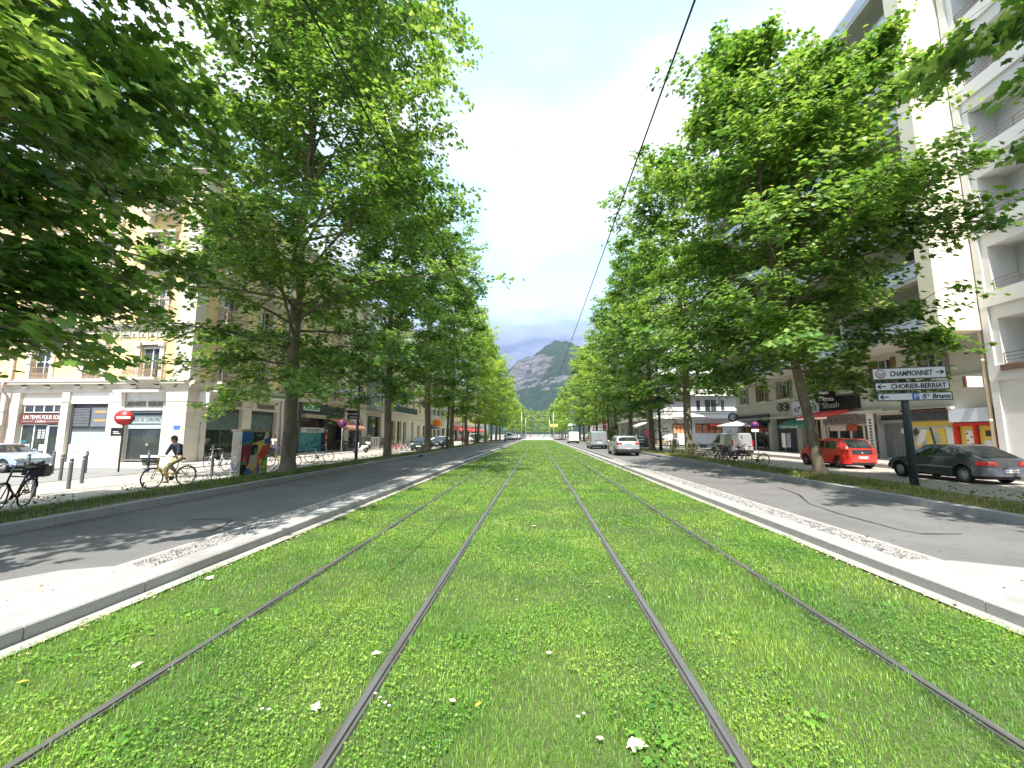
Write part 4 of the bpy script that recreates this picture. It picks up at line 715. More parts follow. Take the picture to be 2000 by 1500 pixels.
b = MB(); FL.box(b, -34.8, -33.95, 2.25, 3.0, .5, .58); FL.box(b, -34.0, -33.9, 2.98, 3.03, 0, .62, 1); FL.box(b, -34.8, -33.95, 2.25, 2.5, .582, .59, 2); b.build('hanging_sign', [M_black, M_grey, mat('sky_blue_sign', (.05, .35, .5), .5)], CB, label='dark and blue hanging sign at the far left')
# ground floor, side: agency windows
for (u0, u1, tx, ex) in ((25.95, 29.25, 'ZENITH REGIE', 2.6), (30.2, 33.25, 'IMMOBILIER', 2.1)):
    b = MB(); FS.box(b, u0 - .1, u1 + .1, 3.42, 4.5, .003, .10); fb_ = b.build('fascia', M_concr, CB); FS.text(fb_, tx, u0 + .4, 3.6, .5, M_bronze, .14, width=ex, depth=.07, bold=.014, name='raised_lettering'); b = MB(); FS.box(b, u0 - .2, u1 + .15, 4.42, 4.5, .1, .7); b.build('sign_lamp_bar', M_white, CB)
    FS.window(CB, u0, u1, -.05, 3.4, gm=M_glassd, bars=(1, 0), d=-.3, fm=M_dark, w=.09, name='shop_window'); b = MB(); FS.box(b, u0 + .1, u1 - .1, 1.9, 3.1, -.29, -.28); [FS.box(b, u0 + .1, u1 - .1, 3.15 + k * .07 - .05, 3.13 + k * .07, -.29, -.28) for k in range(3)]; b.build('window_band', mat('dark_teal', (.07, .11, .11), .4, noise=(3, (.14, .2, .2), .4, .7)), CB)
b = MB(); [b.bar(FS.pt(27 - .16 * math.cos(a), .75 - .16 * math.sin(a), -.27), FS.pt(27 + .16 * math.cos(a), .75 + .16 * math.sin(a), -.27), .03, .006) for a in (.4, 1.1, 1.9, 2.7)]; b.build('window_emblem', M_wlet, CB)
b = MB(); FS.box(b, 25.15, 25.3, 3.35, 4.35, .003, .7, 0); b.build('light_box_sign', M_white, CB, label='white box sign projecting by the corner'); b = MB(); b.tube([FS.pt(33.7, 18, .12), FS.pt(33.7, 0, .12)], .06, 8); b.tube([FS.pt(25.45, 2.4, .05), FS.pt(25.45, -.1, .05)], .03, 6); b.build('drainpipe', M_alu, CB)
# florist and kebab shop under the same building
b = MB(); FS.box(b, 36.3, 45.1, 3.55, 4.55, -.35, .12); FS.box(b, 36.3, 36.6, -.1, 3.55, -.35, .08); FS.box(b, 41.0, 41.6, -.1, 3.55, -.35, .08); FS.box(b, 44.8, 45.1, -.1, 3.55, -.35, .08); FS.box(b, 41.2, 45.1, 3.1, 3.6, -.3, .16); b.build('dark_shopfront', mat('slate_blue_front', (.035, .045, .06), .55, noise=(4, (.06, .07, .09), .4, .7)), CB)
b = MB(); FS.box(b, 36.9, 39.7, 3.85, 4.42, .12, .17); s1 = b.build('florist_signboard', M_pale_g, CB); FS.text(s1, 'FLEURS', 37.05, 3.97, .42, M_black, .175, width=2.45, bold=.012)
b = MB(); FS.box(b, 36.8, 41.0, 1.75, 2.25, -.05, .1); s1 = b.build('florist_lower_board', mat('grey_board', (.45, .46, .46), .5), CB); FS.text(s1, 'NICE FLEURS', 37.7, 1.87, .32, M_black, .105, width=2.2)
b = MB(); [FS.box(b, 36.7, 40.9, .0 + k * .11, .1 + k * .11, -.2, -.15 + .02 * (k % 2)) for k in range(16)]; sh = b.build('roller_shutter', M_tealg, CB); b = MB(); rr = random.Random(3)
for k in range(16): u = 36.9 + k * .25; z = .3 + rr.random() * .9; b.bar(FS.pt(u, z, -.12), FS.pt(u + rr.uniform(.1, .4), z + rr.uniform(-.4, .5), -.12), .07, .01)
b.build('graffiti', M_ink, sh); b = MB(); FS.box(b, 36.7, 40.9, 2.3, 3.5, -.3, -.25); b.build('shop_window', M_glassd, CB); b = MB(); FS.box(b, 36.8, 41.3, 3.15, 3.5, .0, .5); b.build('rolled_awning', M_irong, CB)
b = MB(); FS.box(b, 41.6, 44.8, -.1, 3.1, -.45, -.35); b.build('kebab_entrance', M_black, CB)
b = MB(); [b.ell(FS.pt(41.3 + (k % 2) * .06, .3 + k * .24, .14), (.09, .09, .11), 8, 6, k % 3) for k in range(8)]; [b.ell(FS.pt(44.95, .5 + k * .24, .14), (.09, .09, .11), 8, 6, k % 3) for k in range(8)]; b.build('lantern_string', [M_red, M_wlet, M_orange], CB)
b = MB(); P0, P1 = (-21.85, -19.3), (3.3, 2.35); b.add([(P0[0], 41.2, P1[0]), (P0[1], 41.2, P1[1]), (P0[1], 45.3, P1[1]), (P0[0], 45.3, P1[0]), (P0[0], 41.2, P1[0] - .04), (P0[1], 41.2, P1[1] - .04), (P0[1], 45.3, P1[1] - .04), (P0[0], 45.3, P1[0] - .04)], [(3, 2, 1, 0), (4, 5, 6, 7), (0, 1, 5, 4), (2, 3, 7, 6)]); b.box(-19.33, -19.29, 41.2, 45.3, 2.05, 2.36, 1); b.box(-19.335, -19.285, 41.2, 45.3, 2.2, 2.37, 2)
b.build('awning', [M_scanvas, M_orange, M_canvas], CB, label='salmon red awning over the kebab shop')
b = MB(); FS.box(b, 45.5, 45.58, 3.3, 4.15, .3, 1.7); FS.box(b, 45.52, 45.56, 4.15, 4.3, 0, 1.7); s1 = b.build('projecting_sign', M_black, CB, label='black projecting sign with two white lines of lettering')
text_mesh('ISTANBUL', .30, (-21.55, 45.49, 3.78), (1, 0, 0), (0, 0, 1), M_wlet, 'lettering', s1, width=1.25); text_mesh('KEBAB', .28, (-21.35, 45.49, 3.42), (1, 0, 0), (0, 0, 1), M_wlet, 'lettering', s1, width=.9)
b = MB(); FS.text(CB, 'KEBAB', 42.0, 3.22, .32, M_bronze, .17, width=2.4)

# ---- row beyond it on the left
def row_house(name, label, f, u0, u1, H, wm, base_m, lv, us, bays=(), depth=12, trim=None, rails=(), w=.55, gz=4.5, shutters=None, gl=None, z0=-.4, fm=None):
    root = thing(name, label, 'building', f.pt((u0 + u1) / 2, -.1, -depth / 2), world=True); b = MB()
    hs_ = [(u - w, u + w, a, c) for u in us for a, c in lv]; f.wall(b, u0, u1, z0, gz, list(bays), .45, 1); f.wall(b, u0, u1, gz, H, hs_, .25, 0)
    f.box(b, u0, u1, gz - .1, gz + .12, .003, .22, 1); f.box(b, u0, u1, H - .35, H + .15, .003, .5, 1)
    for u in us:
        for a, c in lv: f.box(b, u - w - .12, u + w + .12, a - .12, a - .003, .003, .12, 1); f.box(b, u - w - .1, u + w + .1, c + .003, c + .14, .003, .09, 1)
    b.build('wall', [wm, base_m], root)
    a0, a1 = f.pt(u0, 0, -.5), f.pt(u1, 0, -depth); core(root, min(a0[0], a1[0]), max(a0[0], a1[0]), min(a0[1], a1[1]) , max(a0[1], a1[1]), H, wm)
    for u in us:
        for k, (a, c) in enumerate(lv):
            f.window(root, u - w + .02, u + w - .02, a, c, bars=(1, 0), fm=fm)
            if shutters:
                pass
            if k in rails: s_ = MB(); f.box(s_, u - w - .35, u + w + .35, a - .16, a - .125, .003, .8); s_.build('balcony_slab', base_m, root); f.rail(root, u - w - .33, u + w + .33, a - .1, a + .85, .003, .78, .14)
    for q in bays: f.window(root, q[0] + .02, q[1] - .02, q[2] + .05, q[3] - .02, bars=(1, 0), d=-.35, gm=M_glassd, fm=gl or M_dark, w=.08, name='shop_window')
    return root
LVS = [(5.3, 7.4), (8.6, 10.6), (11.8, 13.8), (15, 16.8)]
rb = row_house('gothic_house', 'narrow pale yellow house with a pointed arch doorway, beside the kebab sign', FS, 45.45, 51.3, 17.5, mat('pale_yellow', (.66, .60, .40), .9, noise=(1, (.72, .66, .46), .4, .7)), M_lime, LVS, [46.9, 49.8], [(46.6, 50.2, -.1, 2.3)], rails=(0,))
b = MB(); n = 12
def gothic(u0, u1, zb, h, d0, d1, mi, band=.22):
    m = (u0 + u1) / 2; w = (u1 - u0) / 2; A = [(u0 + 2 * w * (1 - math.cos(t_)) / 1.0, zb + h * math.sin(t_) / math.sin(math.pi / 3)) for t_ in [math.pi / 3 * i / n for i in range(n + 1)]]; A = A + [(2 * m - x, z) for x, z in A[::-1]]
    for p, q in zip(A, A[1:]):
        if p != q: b.bar(FS.pt(p[0], p[1], (d0 + d1) / 2), FS.pt(q[0], q[1], (d0 + d1) / 2), band, d1 - d0, mi, up=FS.out)
gothic(46.5, 50.3, 2.3, 2.0, .0, .2, 0); gothic(47.0, 48.3, 2.3, .9, .02, .12, 0, .1); gothic(48.5, 49.8, 2.3, .9, .02, .12, 0, .1); FS.box(b, 47.1, 48.2, 2.35, 3.0, .005, .02, 1); FS.box(b, 48.6, 49.7, 2.35, 3.0, .005, .02, 1); b.build('pointed_arch', [M_lime, M_black], rb)
rb = row_house('oriel_house', 'house with grey-green projecting upper bay over a pinkish recess', FS, 51.35, 56.6, 18, M_grn, M_pink, LVS, [52.9, 55.2], [(51.8, 56.2, .0, 4.0)], gz=4.6, fm=M_white)
b = MB(); b.box(-21.87, -20.6, 51.4, 56.5, 4.75, 16.5); b.build('oriel', M_grn, rb); b = MB(); FO = Fr('X', -20.6, 1)
for z0, z1 in LVS: FO.window(rb, 52.4, 53.4, z0, z1, d=.06, fm=M_white, bars=(0, 0), w=.1); FO.window(rb, 54.6, 55.6, z0, z1, d=.06, fm=M_white, bars=(0, 0), w=.1)
rb = row_house('beige_apartment_house', 'long beige apartment house with yellow-framed tall windows and dark balconies', FS, 56.65, 80.8, 19.5, M_bei, M_cream_w, [(5.5, 7.7), (8.9, 11), (12.2, 14.2), (15.5, 17.3)], [59.5, 63.5, 67.5, 71.5, 75.5, 79], [(60.3, 62.4, .9, 3.7), (63, 65.2, .0, 3.7), (66, 67.6, .0, 3.6), (70.3, 71.6, .0, 3.7), (74, 75.6, .5, 3.2), (77.5, 80, .0, 3.3)], rails=(1, 2), gl=mat('yellow_frame', (.78, .66, .32), .6))
b = MB(); FS.box(b, 57.5, 69.5, 4.72, 4.85, .25, 1.3); b.build('balcony_slab', M_lime, rb); FS.rail(rb, 57.5, 69.5, 4.85, 5.8, .003, 1.28, .16); b = MB(); FS.box(b, 57.55, 69.45, 4.9, 5.7, 1.26, 1.265); b.build('balcony_screen', mat('dark_green_screen', (.05, .09, .09), .7), rb)
rb = row_house('shop_house', 'grey-beige house with a glowing orange shop sign above the parked white estate', FS, 80.85, 103, 17, M_lime, M_cream_w, [(5.6, 7.6), (8.8, 10.8), (12, 14)], [83, 86.5, 90, 94, 98, 101.5], [(82, 84.6, .0, 3), (85.6, 88, .0, 2.6), (89, 92, .0, 2.8), (93, 96.5, .0, 3), (98, 102, .0, 3)], rails=(0, 1))
b = MB(); b.box(-21.85, -20.5, 85.4, 85.6, 3.4, 4.6); b.box(-21.85, -21.6, 85.2, 92, 3.3, 4.5); b.build('orange_signboard', M_orange, rb); b = MB(); b.prism([(0, 0), (1.6, -.75), (1.6, -.95), (0, -.8)], (-21.85, 80.9, 3.6), (1, 0, 0), (0, 0, 1), (0, 1, 0), 0, 4.0); b.build('dark_awning', M_dark, rb); b = MB(); b.box(-21.85, -20.9, 93.5, 93.7, 3.6, 4.6); b.box(-21.85, -21.6, 86, 90, 2.6, 3.2); b.build('white_signboard', M_canvas, rb)
rb = row_house('cafe_house', 'pale yellow house with bright red awnings far along the left side', FS, 103.1, 150, 15, mat('light_yellow', (.80, .70, .42), .9, noise=(1, (.86, .76, .5), .4, .7)), M_white, [(5.4, 7.2), (8.4, 10.2), (11.4, 13)], [106, 111, 116, 121, 126, 131, 136, 141, 146], [(104, 112, .0, 2.8), (114, 122, .0, 2.8), (125, 133, .0, 2.8), (136, 146, .0, 2.8)])
for a, c in ((104, 121), (124, 146)): b = MB(); b.prism([(0, 0), (2.6, -1.1), (2.6, -1.6), (2.5, -1.6), (0, -.2)], (-21.85, a, 3.9), (1, 0, 0), (0, 0, 1), (0, 1, 0), 0, c - a); b.build('awning', M_rcanvas, rb)
f2 = Fr('X', -24, 1); row_house('far_left_house', 'small pale house among the trees beyond the junction on the left', f2, 156, 200, 12, M_cream_w, M_cream_w, [(4.5, 6.3), (7.7, 9.4)], [160, 166, 172, 178, 184, 190, 196], [], rails=(), gz=3.6)

# ---- tower on the right: overhanging storeys above a shop row
TB = thing('tower_block', 'tall pale concrete apartment tower with blue-grey balconies above the shop row', 'building', (28, 35, .03), world=True)
FR, FB = Fr('X', 22.6, -1), Fr('X', 20.3, -1); U0, U1 = 21.45, 48.1
holes = [(28.9, 33.9, .0, 3.0), (34.4, 36.8, .0, 2.9), (37.5, 41.35, .0, 3.05), (41.9, 47.6, .0, 2.7), (26.75, 29.6, .0, 2.85), (23.9, 26.6, .0, 2.95), (21.8, 23.8, .0, 2.95)]
w1 = [(45.6, 47.2), (41.8, 43.8), (38.0, 40.2), (34.3, 35.8), (31.0, 32.8), (27.3, 29.2), (24.0, 25.6)]
b = MB(); FR.wall(b, U0, U1, -.3, 4.45, holes, .6); FR.wall(b, U0, U1, 4.45, 6.8, [(a, c, 4.85, 6.5) for a, c in w1], .25); FR.box(b, U0, U1, 4.55, 4.72, .003, .16); FR.box(b, 28.0, U1, 3.05, 3.2, .003, .35) ; FR.box(b, 23.6, 30, 2.98, 3.1, .003, .3)
b.build('wall', M_concr, TB); core(TB, 23.3, 36, U0, U1, 31, M_concr)
b = MB(); b.box(20.32, 23.2, 21.5, 22.35, 6.8, 31.2); b.build('side_wall_panel', M_warm, TB, label='blank cream side wall of the overhanging storeys, in full sun')
b = MB(); b.box(22.0, 23.2, 22.35, U1, 6.8, 31); [b.box(20.75, 22.0, 22.35 + 6.2 * k, 22.55 + 6.2 * k, 6.8, 31) for k in range(1, 5)]; b.box(20.3, 22, U1 - .2, U1, 6.8, 31); b.build('upper_wall', M_concr, TB)
for i in range(8):
    z = 6.8 + 3.0 * i; b = MB(); b.box(20.34, 22.0, 22.35, U1 - .2, z, z + .2); b.build('floor_slab', M_concr, TB)
    for k in range(4):
        a = 22.4 + 6.2 * k; c = min(a + 6.1, U1 - .25); b = MB(); FB.box(b, a, c, z + .22, z + .95, -.12, -.02); pp = b.build('balcony_parapet', M_bluep, TB); b = MB(); [FB.box(b, a, c, z + h_, z + h_ + .04, -.1, -.06) for h_ in (1.02, 1.12)]; b.build('top_rail', M_alu, pp)
        f3 = Fr('X', 22.0, -1); f3.window(TB, a + .8, a + 2.4, z + .25, z + 2.5, d=.05, bars=(1, 0)); f3.window(TB, a + 3.4, a + 5.4, z + .9, z + 2.5, d=.05, bars=(1, 0))
for a, c in w1:
    FR.window(TB, a + .02, c - (c - a) * .35, 4.87, 6.48, bars=(1, 0)); 
    sm_ = M_wood if int(a) in (41, 34, 31, 27) else M_shut; b = MB(); FR.box(b, c - (c - a) * .35 + .02, c, 4.87, 6.48, -.12, -.06); b.build('shutter', sm_, TB); b = MB(); FR.box(b, a - .35, a - .01, 4.87, 6.48, .01, .05); b.build('shutter', sm_, TB)
    b = MB(); FR.box(b, a - .1, c + .1, 4.72, 4.84, .003, .14); b.build('sill', M_cream_w, TB)
b = MB(); b.tube([(22.32, 21.65, 31), (22.32, 21.65, .05)], .075, 10); [b.cyl((22.32, 21.65, z), (22.32, 21.65, z + .14), .10, n=10) for z in (2.2, 5.2, 8.2, 11.2, 14.2, 17.2)]; b.build('drainpipe', mat('cream_pipe', (.72, .64, .45), .5, noise=(5, (.6, .5, .35), .5, .7)), TB)
# cafe at the far end
b = MB(); FR.box(b, 41.5, 48.0, 2.72, 3.55, .003, .22); cf = b.build('cafe_signboard', mat('charcoal_board', (.05, .05, .06), .6, noise=(3, (.08, .075, .09), .4, .7)), TB); FR.text(cf, 'Au Epicerie Turc', 45.9, 2.92, .5, M_wlet, .225, width=2.7); FR.text(cf, 'Café', 42.6, 2.92, .5, M_wlet, .225, width=.9)
b = MB(); b.cyl(FR.pt(43.0, 3.25, .22), FR.pt(43.0, 3.25, .26), .24, n=20); b.build('purple_roundel', M_purple, cf); FR.window(TB, 41.95, 47.55, .05, 2.68, gm=M_glassd, bars=(3, 0), d=-.3, fm=M_dark, w=.09, name='cafe_window')
b = MB(); b.cyl((22.0, 47.7, 3.5), (22.0, 47.85, 3.5), .52, n=24); b.cyl((22.0, 47.69, 3.5), (22.0, 47.7, 3.5), .38, n=20, mi=1); b.build('round_sign', [mat('navy_sign', (.03, .05, .14), .5), M_lila], TB)
b = MB(); FR.box(b, 37.5, 41.35, -.05, 3.0, -.6, -.55); [FR.box(b, 37.6 + k * .31, 37.64 + k * .31, 0, 2.9, -.55, -.52, 1) for k in range(12)]; b.build('dark_entrance', [M_dark, M_grey], TB)
b = MB()                                                             # spectacles sign: two black rings
for u in (38.6, 39.5): b.tube([FR.pt(u + .36 * math.cos(a), 4.05 + .32 * math.sin(a), .14) for a in np.linspace(0, 2 * math.pi, 24, endpoint=False)], .075, 6, 0, closed=True); b.tube([FR.pt(u + .25 * math.cos(a), 4.05 + .22 * math.sin(a), .14) for a in np.linspace(0, 2 * math.pi, 20, endpoint=False)], .03, 6, 1, closed=True); b.cyl(FR.pt(u, 4.05, .08), FR.pt(u, 4.05, .15), .16, n=16)
b.build('spectacles_sign', [M_black, M_wlet], TB, label='optician sign of two black and white rings')
b = MB(); FR.box(b, 34.0, 37.3, 3.25, 4.4, .003, .28); al = b.build('optician_signboard', M_lila, TB); FR.text(al, "ALP' OPTIQUE", 37.15, 3.5, .62, M_ink, .285, width=2.95, bold=.015)
b = MB(); b.prism([(0, 0), (1.15, -.55), (1.15, -.85), (1.1, -.85), (1.1, -.6), (0, -.08)], (22.55, 34.2, 2.95), (-1, 0, 0), (0, 0, 1), (0, 1, 0), 0, 3.9); aw = b.build('green_awning', M_green, TB); FA = Fr('X', 21.4, -1); FA.text(aw, 'OPTIQUE', 37.7, 2.14, .22, M_wlet, .005, width=2.4)
FR.window(TB, 34.45, 36.75, .05, 2.85, fm=M_woodl, gm=M_glassd, bars=(2, 0), d=-.25, w=.13, name='wood_shopfront')
b = MB(); FR.box(b, 30.1, 34.0, 3.42, 4.4, .003, .22); sh = b.build('pizzeria_signboard', M_black, TB); FR.text(sh, 'Shaah', 33.6, 3.62, .62, M_wlet, .225, width=1.7)
b = MB(); b.box(21.0, 22.4, 32.15, 32.3, 3.95, 4.95); b.box(22.2, 22.6, 32.18, 32.26, 4.2, 4.3); b.box(22.2, 22.6, 32.18, 32.26, 4.6, 4.7); s1 = b.build('projecting_sign', M_black, TB, label='black projecting sign reading Shaah Pizza'); text_mesh('Shaah', .34, (21.1, 32.14, 4.62), (1, 0, 0), (0, 0, 1), M_wlet, 'lettering', s1, width=.8, bold=.01); text_mesh('Pizza', .42, (21.15, 32.14, 4.12), (1, 0, 0), (0, 0, 1), M_wlet, 'lettering', s1, width=1.1, bold=.012)
b = MB(); Y0, Y1 = 30.9, 34.3; pr = [(0, 0), (.3, .05), (.9, -.05), (1.5, -.3), (1.75, -.42), (1.75, -.62), (1.7, -.62), (1.65, -.45), (0, -.12)]; b.prism(pr, (22.5, Y0, 3.32), (-1, 0, 0), (0, 0, 1), (0, 1, 0), 0, Y1 - Y0); b.box(20.72, 20.76, Y0, Y1, 2.72, 2.82, 1); b.build('red_awning', [M_rcanvas, M_canvas], TB)
b = MB(); FR.box(b, 28.9, 33.9, 2.35, 3.0, .003, .12); el = b.build('jeweller_signboard', mat('grey_brown_board', (.17, .15, .14), .6, noise=(3, (.22, .2, .18), .4, .7)), TB); FR.text(el, 'ELIF GOLD', 33.5, 2.47, .46, M_alu, .14, width=3.3, depth=.06)
FR.window(TB, 29.0, 33.85, .0, 2.33, fm=M_cream_w, gm=M_glassd, bars=(3, 1), d=-.12, w=.13, name='shop_window'); b = MB(); FR.box(b, 31.8, 33.5, 1.85, 2.2, -.1, -.07, 0); FR.box(b, 30.7, 31.7, 1.85, 2.3, -.1, -.07, 1); b.build('window_display', [M_cream_w, mat('red_display', (.45, .08, .03), .5)], TB)
b = MB(); FR.box(b, 28.95, 29.5, .1, 3.0, .12, .2); bn = b.build('white_banner', M_white, TB); b = MB(); [FR.box(b, 29.1, 29.3, .5 + k * .2, .62 + k * .2, .2, .206) for k in range(11)]; b.build('banner_marks', M_ink, bn)
b = MB(); FR.box(b, 26.75, 29.6, -.05, 2.3, -.5, -.45); FR.box(b, 26.8, 29.55, 2.3, 2.5, -.45, -.1, 1); FR.box(b, 26.75, 29.6, 2.5, 2.85, -.45, -.3, 2); FR.box(b, 28.1, 28.14, 0, 2.3, -.45, -.42, 1); FR.box(b, 29.1, 29.5, 1.2, 1.8, -.45, -.42, 2); b.build('grey_double_door', [M_grey, M_alu, M_dark], TB); b = MB(); FR.box(b, 27.4, 27.65, 1.65, 1.95, -.44, -.43); b.build('door_notice', M_white, TB)
b = MB(); [FR.box(b, 23.9, 26.6, .0 + k * .115, .105 + k * .115, -.16, -.12 + .025 * (k % 2)) for k in range(21)]; gs = b.build('roller_shutter', mat('grimy_shutter', (.42, .42, .36), .6, noise=(3, (.6, .58, .5), .4, .6)), TB, label='roller shutter sprayed with yellow and white graffiti')
b = MB(); f = FR
for q, mi in (([(26.4, 2.35), (24.1, 2.35), (24.1, 2.1), (26.4, 2.05)], 0), ([(25.9, 1.9), (25.5, 1.9), (25.7, 1.3), (26.1, .9), (26.3, 1.0)], 1), ([(25.6, 1.9), (25.3, 1.85), (25.15, 1.1), (25.6, 1.0)], 0), ([(24.9, 1.95), (24.45, 1.95), (24.45, .8), (24.95, .85), (25.0, 1.1), (24.7, 1.15), (24.7, 1.6), (24.95, 1.65)], 0), ([(24.4, 2.0), (24.0, 1.9), (24.0, .8), (24.35, .7)], 1), ([(26.5, .7), (24.0, .55), (24.0, .45), (26.5, .5)], 2), ([(26.5, 1.7), (26.2, 2.0), (26.0, 1.7), (26.3, 1.5)], 2), ([(25.15, .75), (25.35, 2.0), (25.25, 2.0), (25.02, .75)], 2), ([(26.4, .9), (25.5, .75), (25.5, .9), (26.4, 1.1)], 0)):
    b.prism(q, f.pt(0, 0, 0), f.uv(), (0, 0, 1), f.out, -.09, -.086 + .003 * mi, mi)
b.build('graffiti', [M_yellow, M_white, M_ink], gs); b = MB(); FR.box(b, 23.85, 26.7, 2.42, 2.95, .0, .18); FR.box(b, 23.8, 26.75, 2.95, 3.06, .0, .3, 1); b.build('shop_fascia', [M_dark, mat('dull_red', (.35, .1, .08), .6)], TB)
b = MB(); FR.box(b, 21.8, 23.8, 2.25, 2.95, .003, .25); FR.box(b, 21.6, 21.8, 2.2, 2.98, .003, .25, 1); b.build('pale_shop_sign', [M_lila, M_dark], TB)
b = MB(); [FR.box(b, u, u + .17, .0, 2.2, -.02, .14) for u in (21.65, 23.6)]; FR.box(b, 21.82, 23.6, 2.05, 2.2, -.02, .135); FR.box(b, 22.65, 22.77, .45, 2.05, -.02, .12); FR.box(b, 21.82, 23.6, .0, .45, -.02, .12); b.build('red_shopfront', M_red, TB)
b = MB(); FR.box(b, 21.83, 22.64, .46, 2.04, -.12, -.06); FR.box(b, 22.78, 23.59, .46, 2.04, -.12, -.06); po = b.build('poster_window', M_yellow, TB); b = MB(); FR.box(b, 22.95, 23.3, .55, 1.8, -.06, -.05); [FR.box(b, 23.0 + .2 * (k % 2), 23.08 + .2 * (k % 2), .7 + k * .18, .78 + k * .18, -.05, -.045, 1) for k in range(6)]; FR.box(b, 22.0, 22.45, .8, 1.3, -.06, -.05, 2); FR.box(b, 22.1, 22.35, 1.5, 1.8, -.06, -.05, 1); b.build('poster_prints', [M_white, M_ink, M_lila], po)
b = MB(); b.box(21.5, 22.25, 21.75, 21.85, 3.95, 4.5); b.box(22.2, 22.6, 21.77, 21.83, 4.25, 4.3, 1); b.box(21.42, 21.5, 21.74, 21.86, 3.95, 4.5, 2); s1 = b.build('hanging_sign', [M_white, M_iron, M_maroon], TB, label='small white hanging sign by the cream drainpipe')

# ---- white concrete building, near right
WB = thing('loggia_building', 'white concrete apartment building with recessed balconies at the right edge', 'building', (28, 14, .03), world=True); FW = Fr('X', 22.35, -1)
zs = [4.2, 7.85, 11.5, 15.15, 18.8, 22.45]; hol = [(a, a + 5.4, z + .72, z + 3.0) for z in zs for a in (3.0, 9.4, 15.4)]
hol = [h for h in hol]
b = MB(); FW.wall(b, -2, 21.42, -.3, 27, hol, 1.3); [FW.box(b, -2, 21.42, z + .0, z + .72, .003, .12) for z in zs]; FW.box(b, 21.1, 21.42, -.3, 27, .003, .1); [FW.box(b, 20.95, 21.42, z + 1.9, z + 1.93, .1, .11) for z in zs]; b.build('wall', M_concw, WB)
b = MB(); b.box(23.66, 36, -2, 21.42, -.3, 27); b.build('side_walls', M_concw, WB); b = MB(); b.box(22, 36.3, -2.3, 21.44, 27.02, 27.4); b.build('roof', M_roof, WB)
for h in hol:
    f4 = Fr('X', 23.65, -1); f4.window(WB, h[0] + 1.0, h[0] + 2.8, h[2] + .05, h[3] - .1, d=.06, bars=(1, 0)); o = FW.rail(WB, h[0], h[1], h[2] + .0, h[2] + .55, -.12, -.02, 1.8, M_brownr, th=.04); b = MB(); [FW.box(b, h[0], h[1], h[2] + q, h[2] + q + .025, -.08, -.05) for q in (.2, .36)]; b.build('cross_bar', M_brownr, o)
b = MB(); FW.box(b, 15.4, 20.8, 4.62, 4.9, .12, .2); b.build('ledge', M_brownr, WB)

# ---- white modernist corner building across the side street
MW = thing('modernist_building', 'white modernist corner building with curved balcony bands and orange shop windows', 'building', (30, 75, .03), world=True); FM = Fr('Y', 65, -1)
hw = [(20.6, 23.0, 1.75, 3.15), (24.3, 28.2, 1.75, 3.15)]; 
def rounded(b, off, z0, z1, mi=0, x1=58, y1=112, x0=18.8, y0=65, rr=2.6):
    P = [(x1, y0 - off), (x0 + rr, y0 - off)] + [(x0 + rr - (rr + off) * math.sin(a), y0 + rr - (rr + off) * math.cos(a)) for a in np.linspace(0, math.pi / 2, 9)] + [(x0 - off, y1), (x1, y1)]
    b.prism(P, (0, 0, 0), (1, 0, 0), (0, 1, 0), (0, 0, 1), z0, z1, mi)
b = MB(); FM.wall(b, 21.5, 58, -.3, 4.0, [(max(h[0], 21.6), h[1], h[2], h[3]) for h in hw], .4); rounded(b, -.45, -.3, 4.0); [rounded(b, -.02 if k == 0 else -.25, 4.03 + 3.45 * k, 7.4 + 3.45 * k) for k in range(5)]; b.build('wall', M_concw, MW)
for k in range(6):
    b = MB(); z = 4.0 + 3.45 * k; rounded(b, 1.0, z - .02, z + .62); rounded(b, .92, z + .72, z + 1.0, 0); bb = b.build('balcony_band', M_white, MW); b = MB(); rounded(b, .98, z + 1.06, z + 1.1); b.build('rail', mat('dark_rail', (.09, .08, .12), .5), bb)
FM2 = Fr('Y', 65.02, -1)
for z in (5.2, 8.65, 12.1, 15.55): 
    for x in (24.5, 31, 38): FM2.window(MW, x, x + .7, z, z + 1.65, d=.04, bars=(0, 0)); FM2.window(MW, x + 1.3, x + 3.1, z - .1, z + 1.75, d=.04, bars=(1, 0)); FM2.window(MW, x + 3.7, x + 4.3, z, z + 1.65, d=.04, bars=(0, 0))
M_owin = mat('orange_window', (.72, .30, .13), .5, noise=(3, (.85, .45, .22), .4, .7))
for a, c in ((20.9, 23.0), (24.3, 28.2)):
    b = MB(); FM.box(b, a, c, 1.78, 3.1, -.3, .02 if a < 21 else -.1); ow = b.build('shop_window', M_owin, MW); b = MB(); [FM.box(b, u - .04, u + .04, 1.78, 3.1, -.1, .05) for u in np.linspace(a, c, 5)]; FM.box(b, a, c, 3.1, 3.22, -.1, .12); b.build('mullions', M_ink, ow)
    FM.text(ow, 'SUSHI', a + .2, 2.2, .7, M_red, .03, width=(c - a) * .85)
b = MB(); b.prism([(0, 0), (.9, -.35), (.9, -.42), (0, -.12)], (24.3, 64.9, 3.25), (0, -1, 0), (0, 0, 1), (1, 0, 0), 1.8, 3.9); b.build('small_red_awning', M_rcanvas, MW)
b = MB(); FM.box(b, 17.5, 17.55, 1.0, 3.0, 0, .01); FX = Fr('X', 18.8, -1)
for y in (70, 76, 82, 88, 94, 100): FX.window(MW, y, y + 3.2, .1, 2.8, d=.5, gm=M_glassd, name='shop_window')
b = MB(); b.prism([(0, 0), (3.0, -1.1), (3.0, -1.25), (0, -.15)], (18.8, 68.6, 3.9), (-1, 0, 0), (0, 0, 1), (0, 1, 0), 0, 4.5); b.build('white_awning', M_canvas, MW)
b = MB(); b.box(18.2, 18.75, 69, 72, .3, 2.3); b.build('pink_stall_board', M_pinkb, MW)
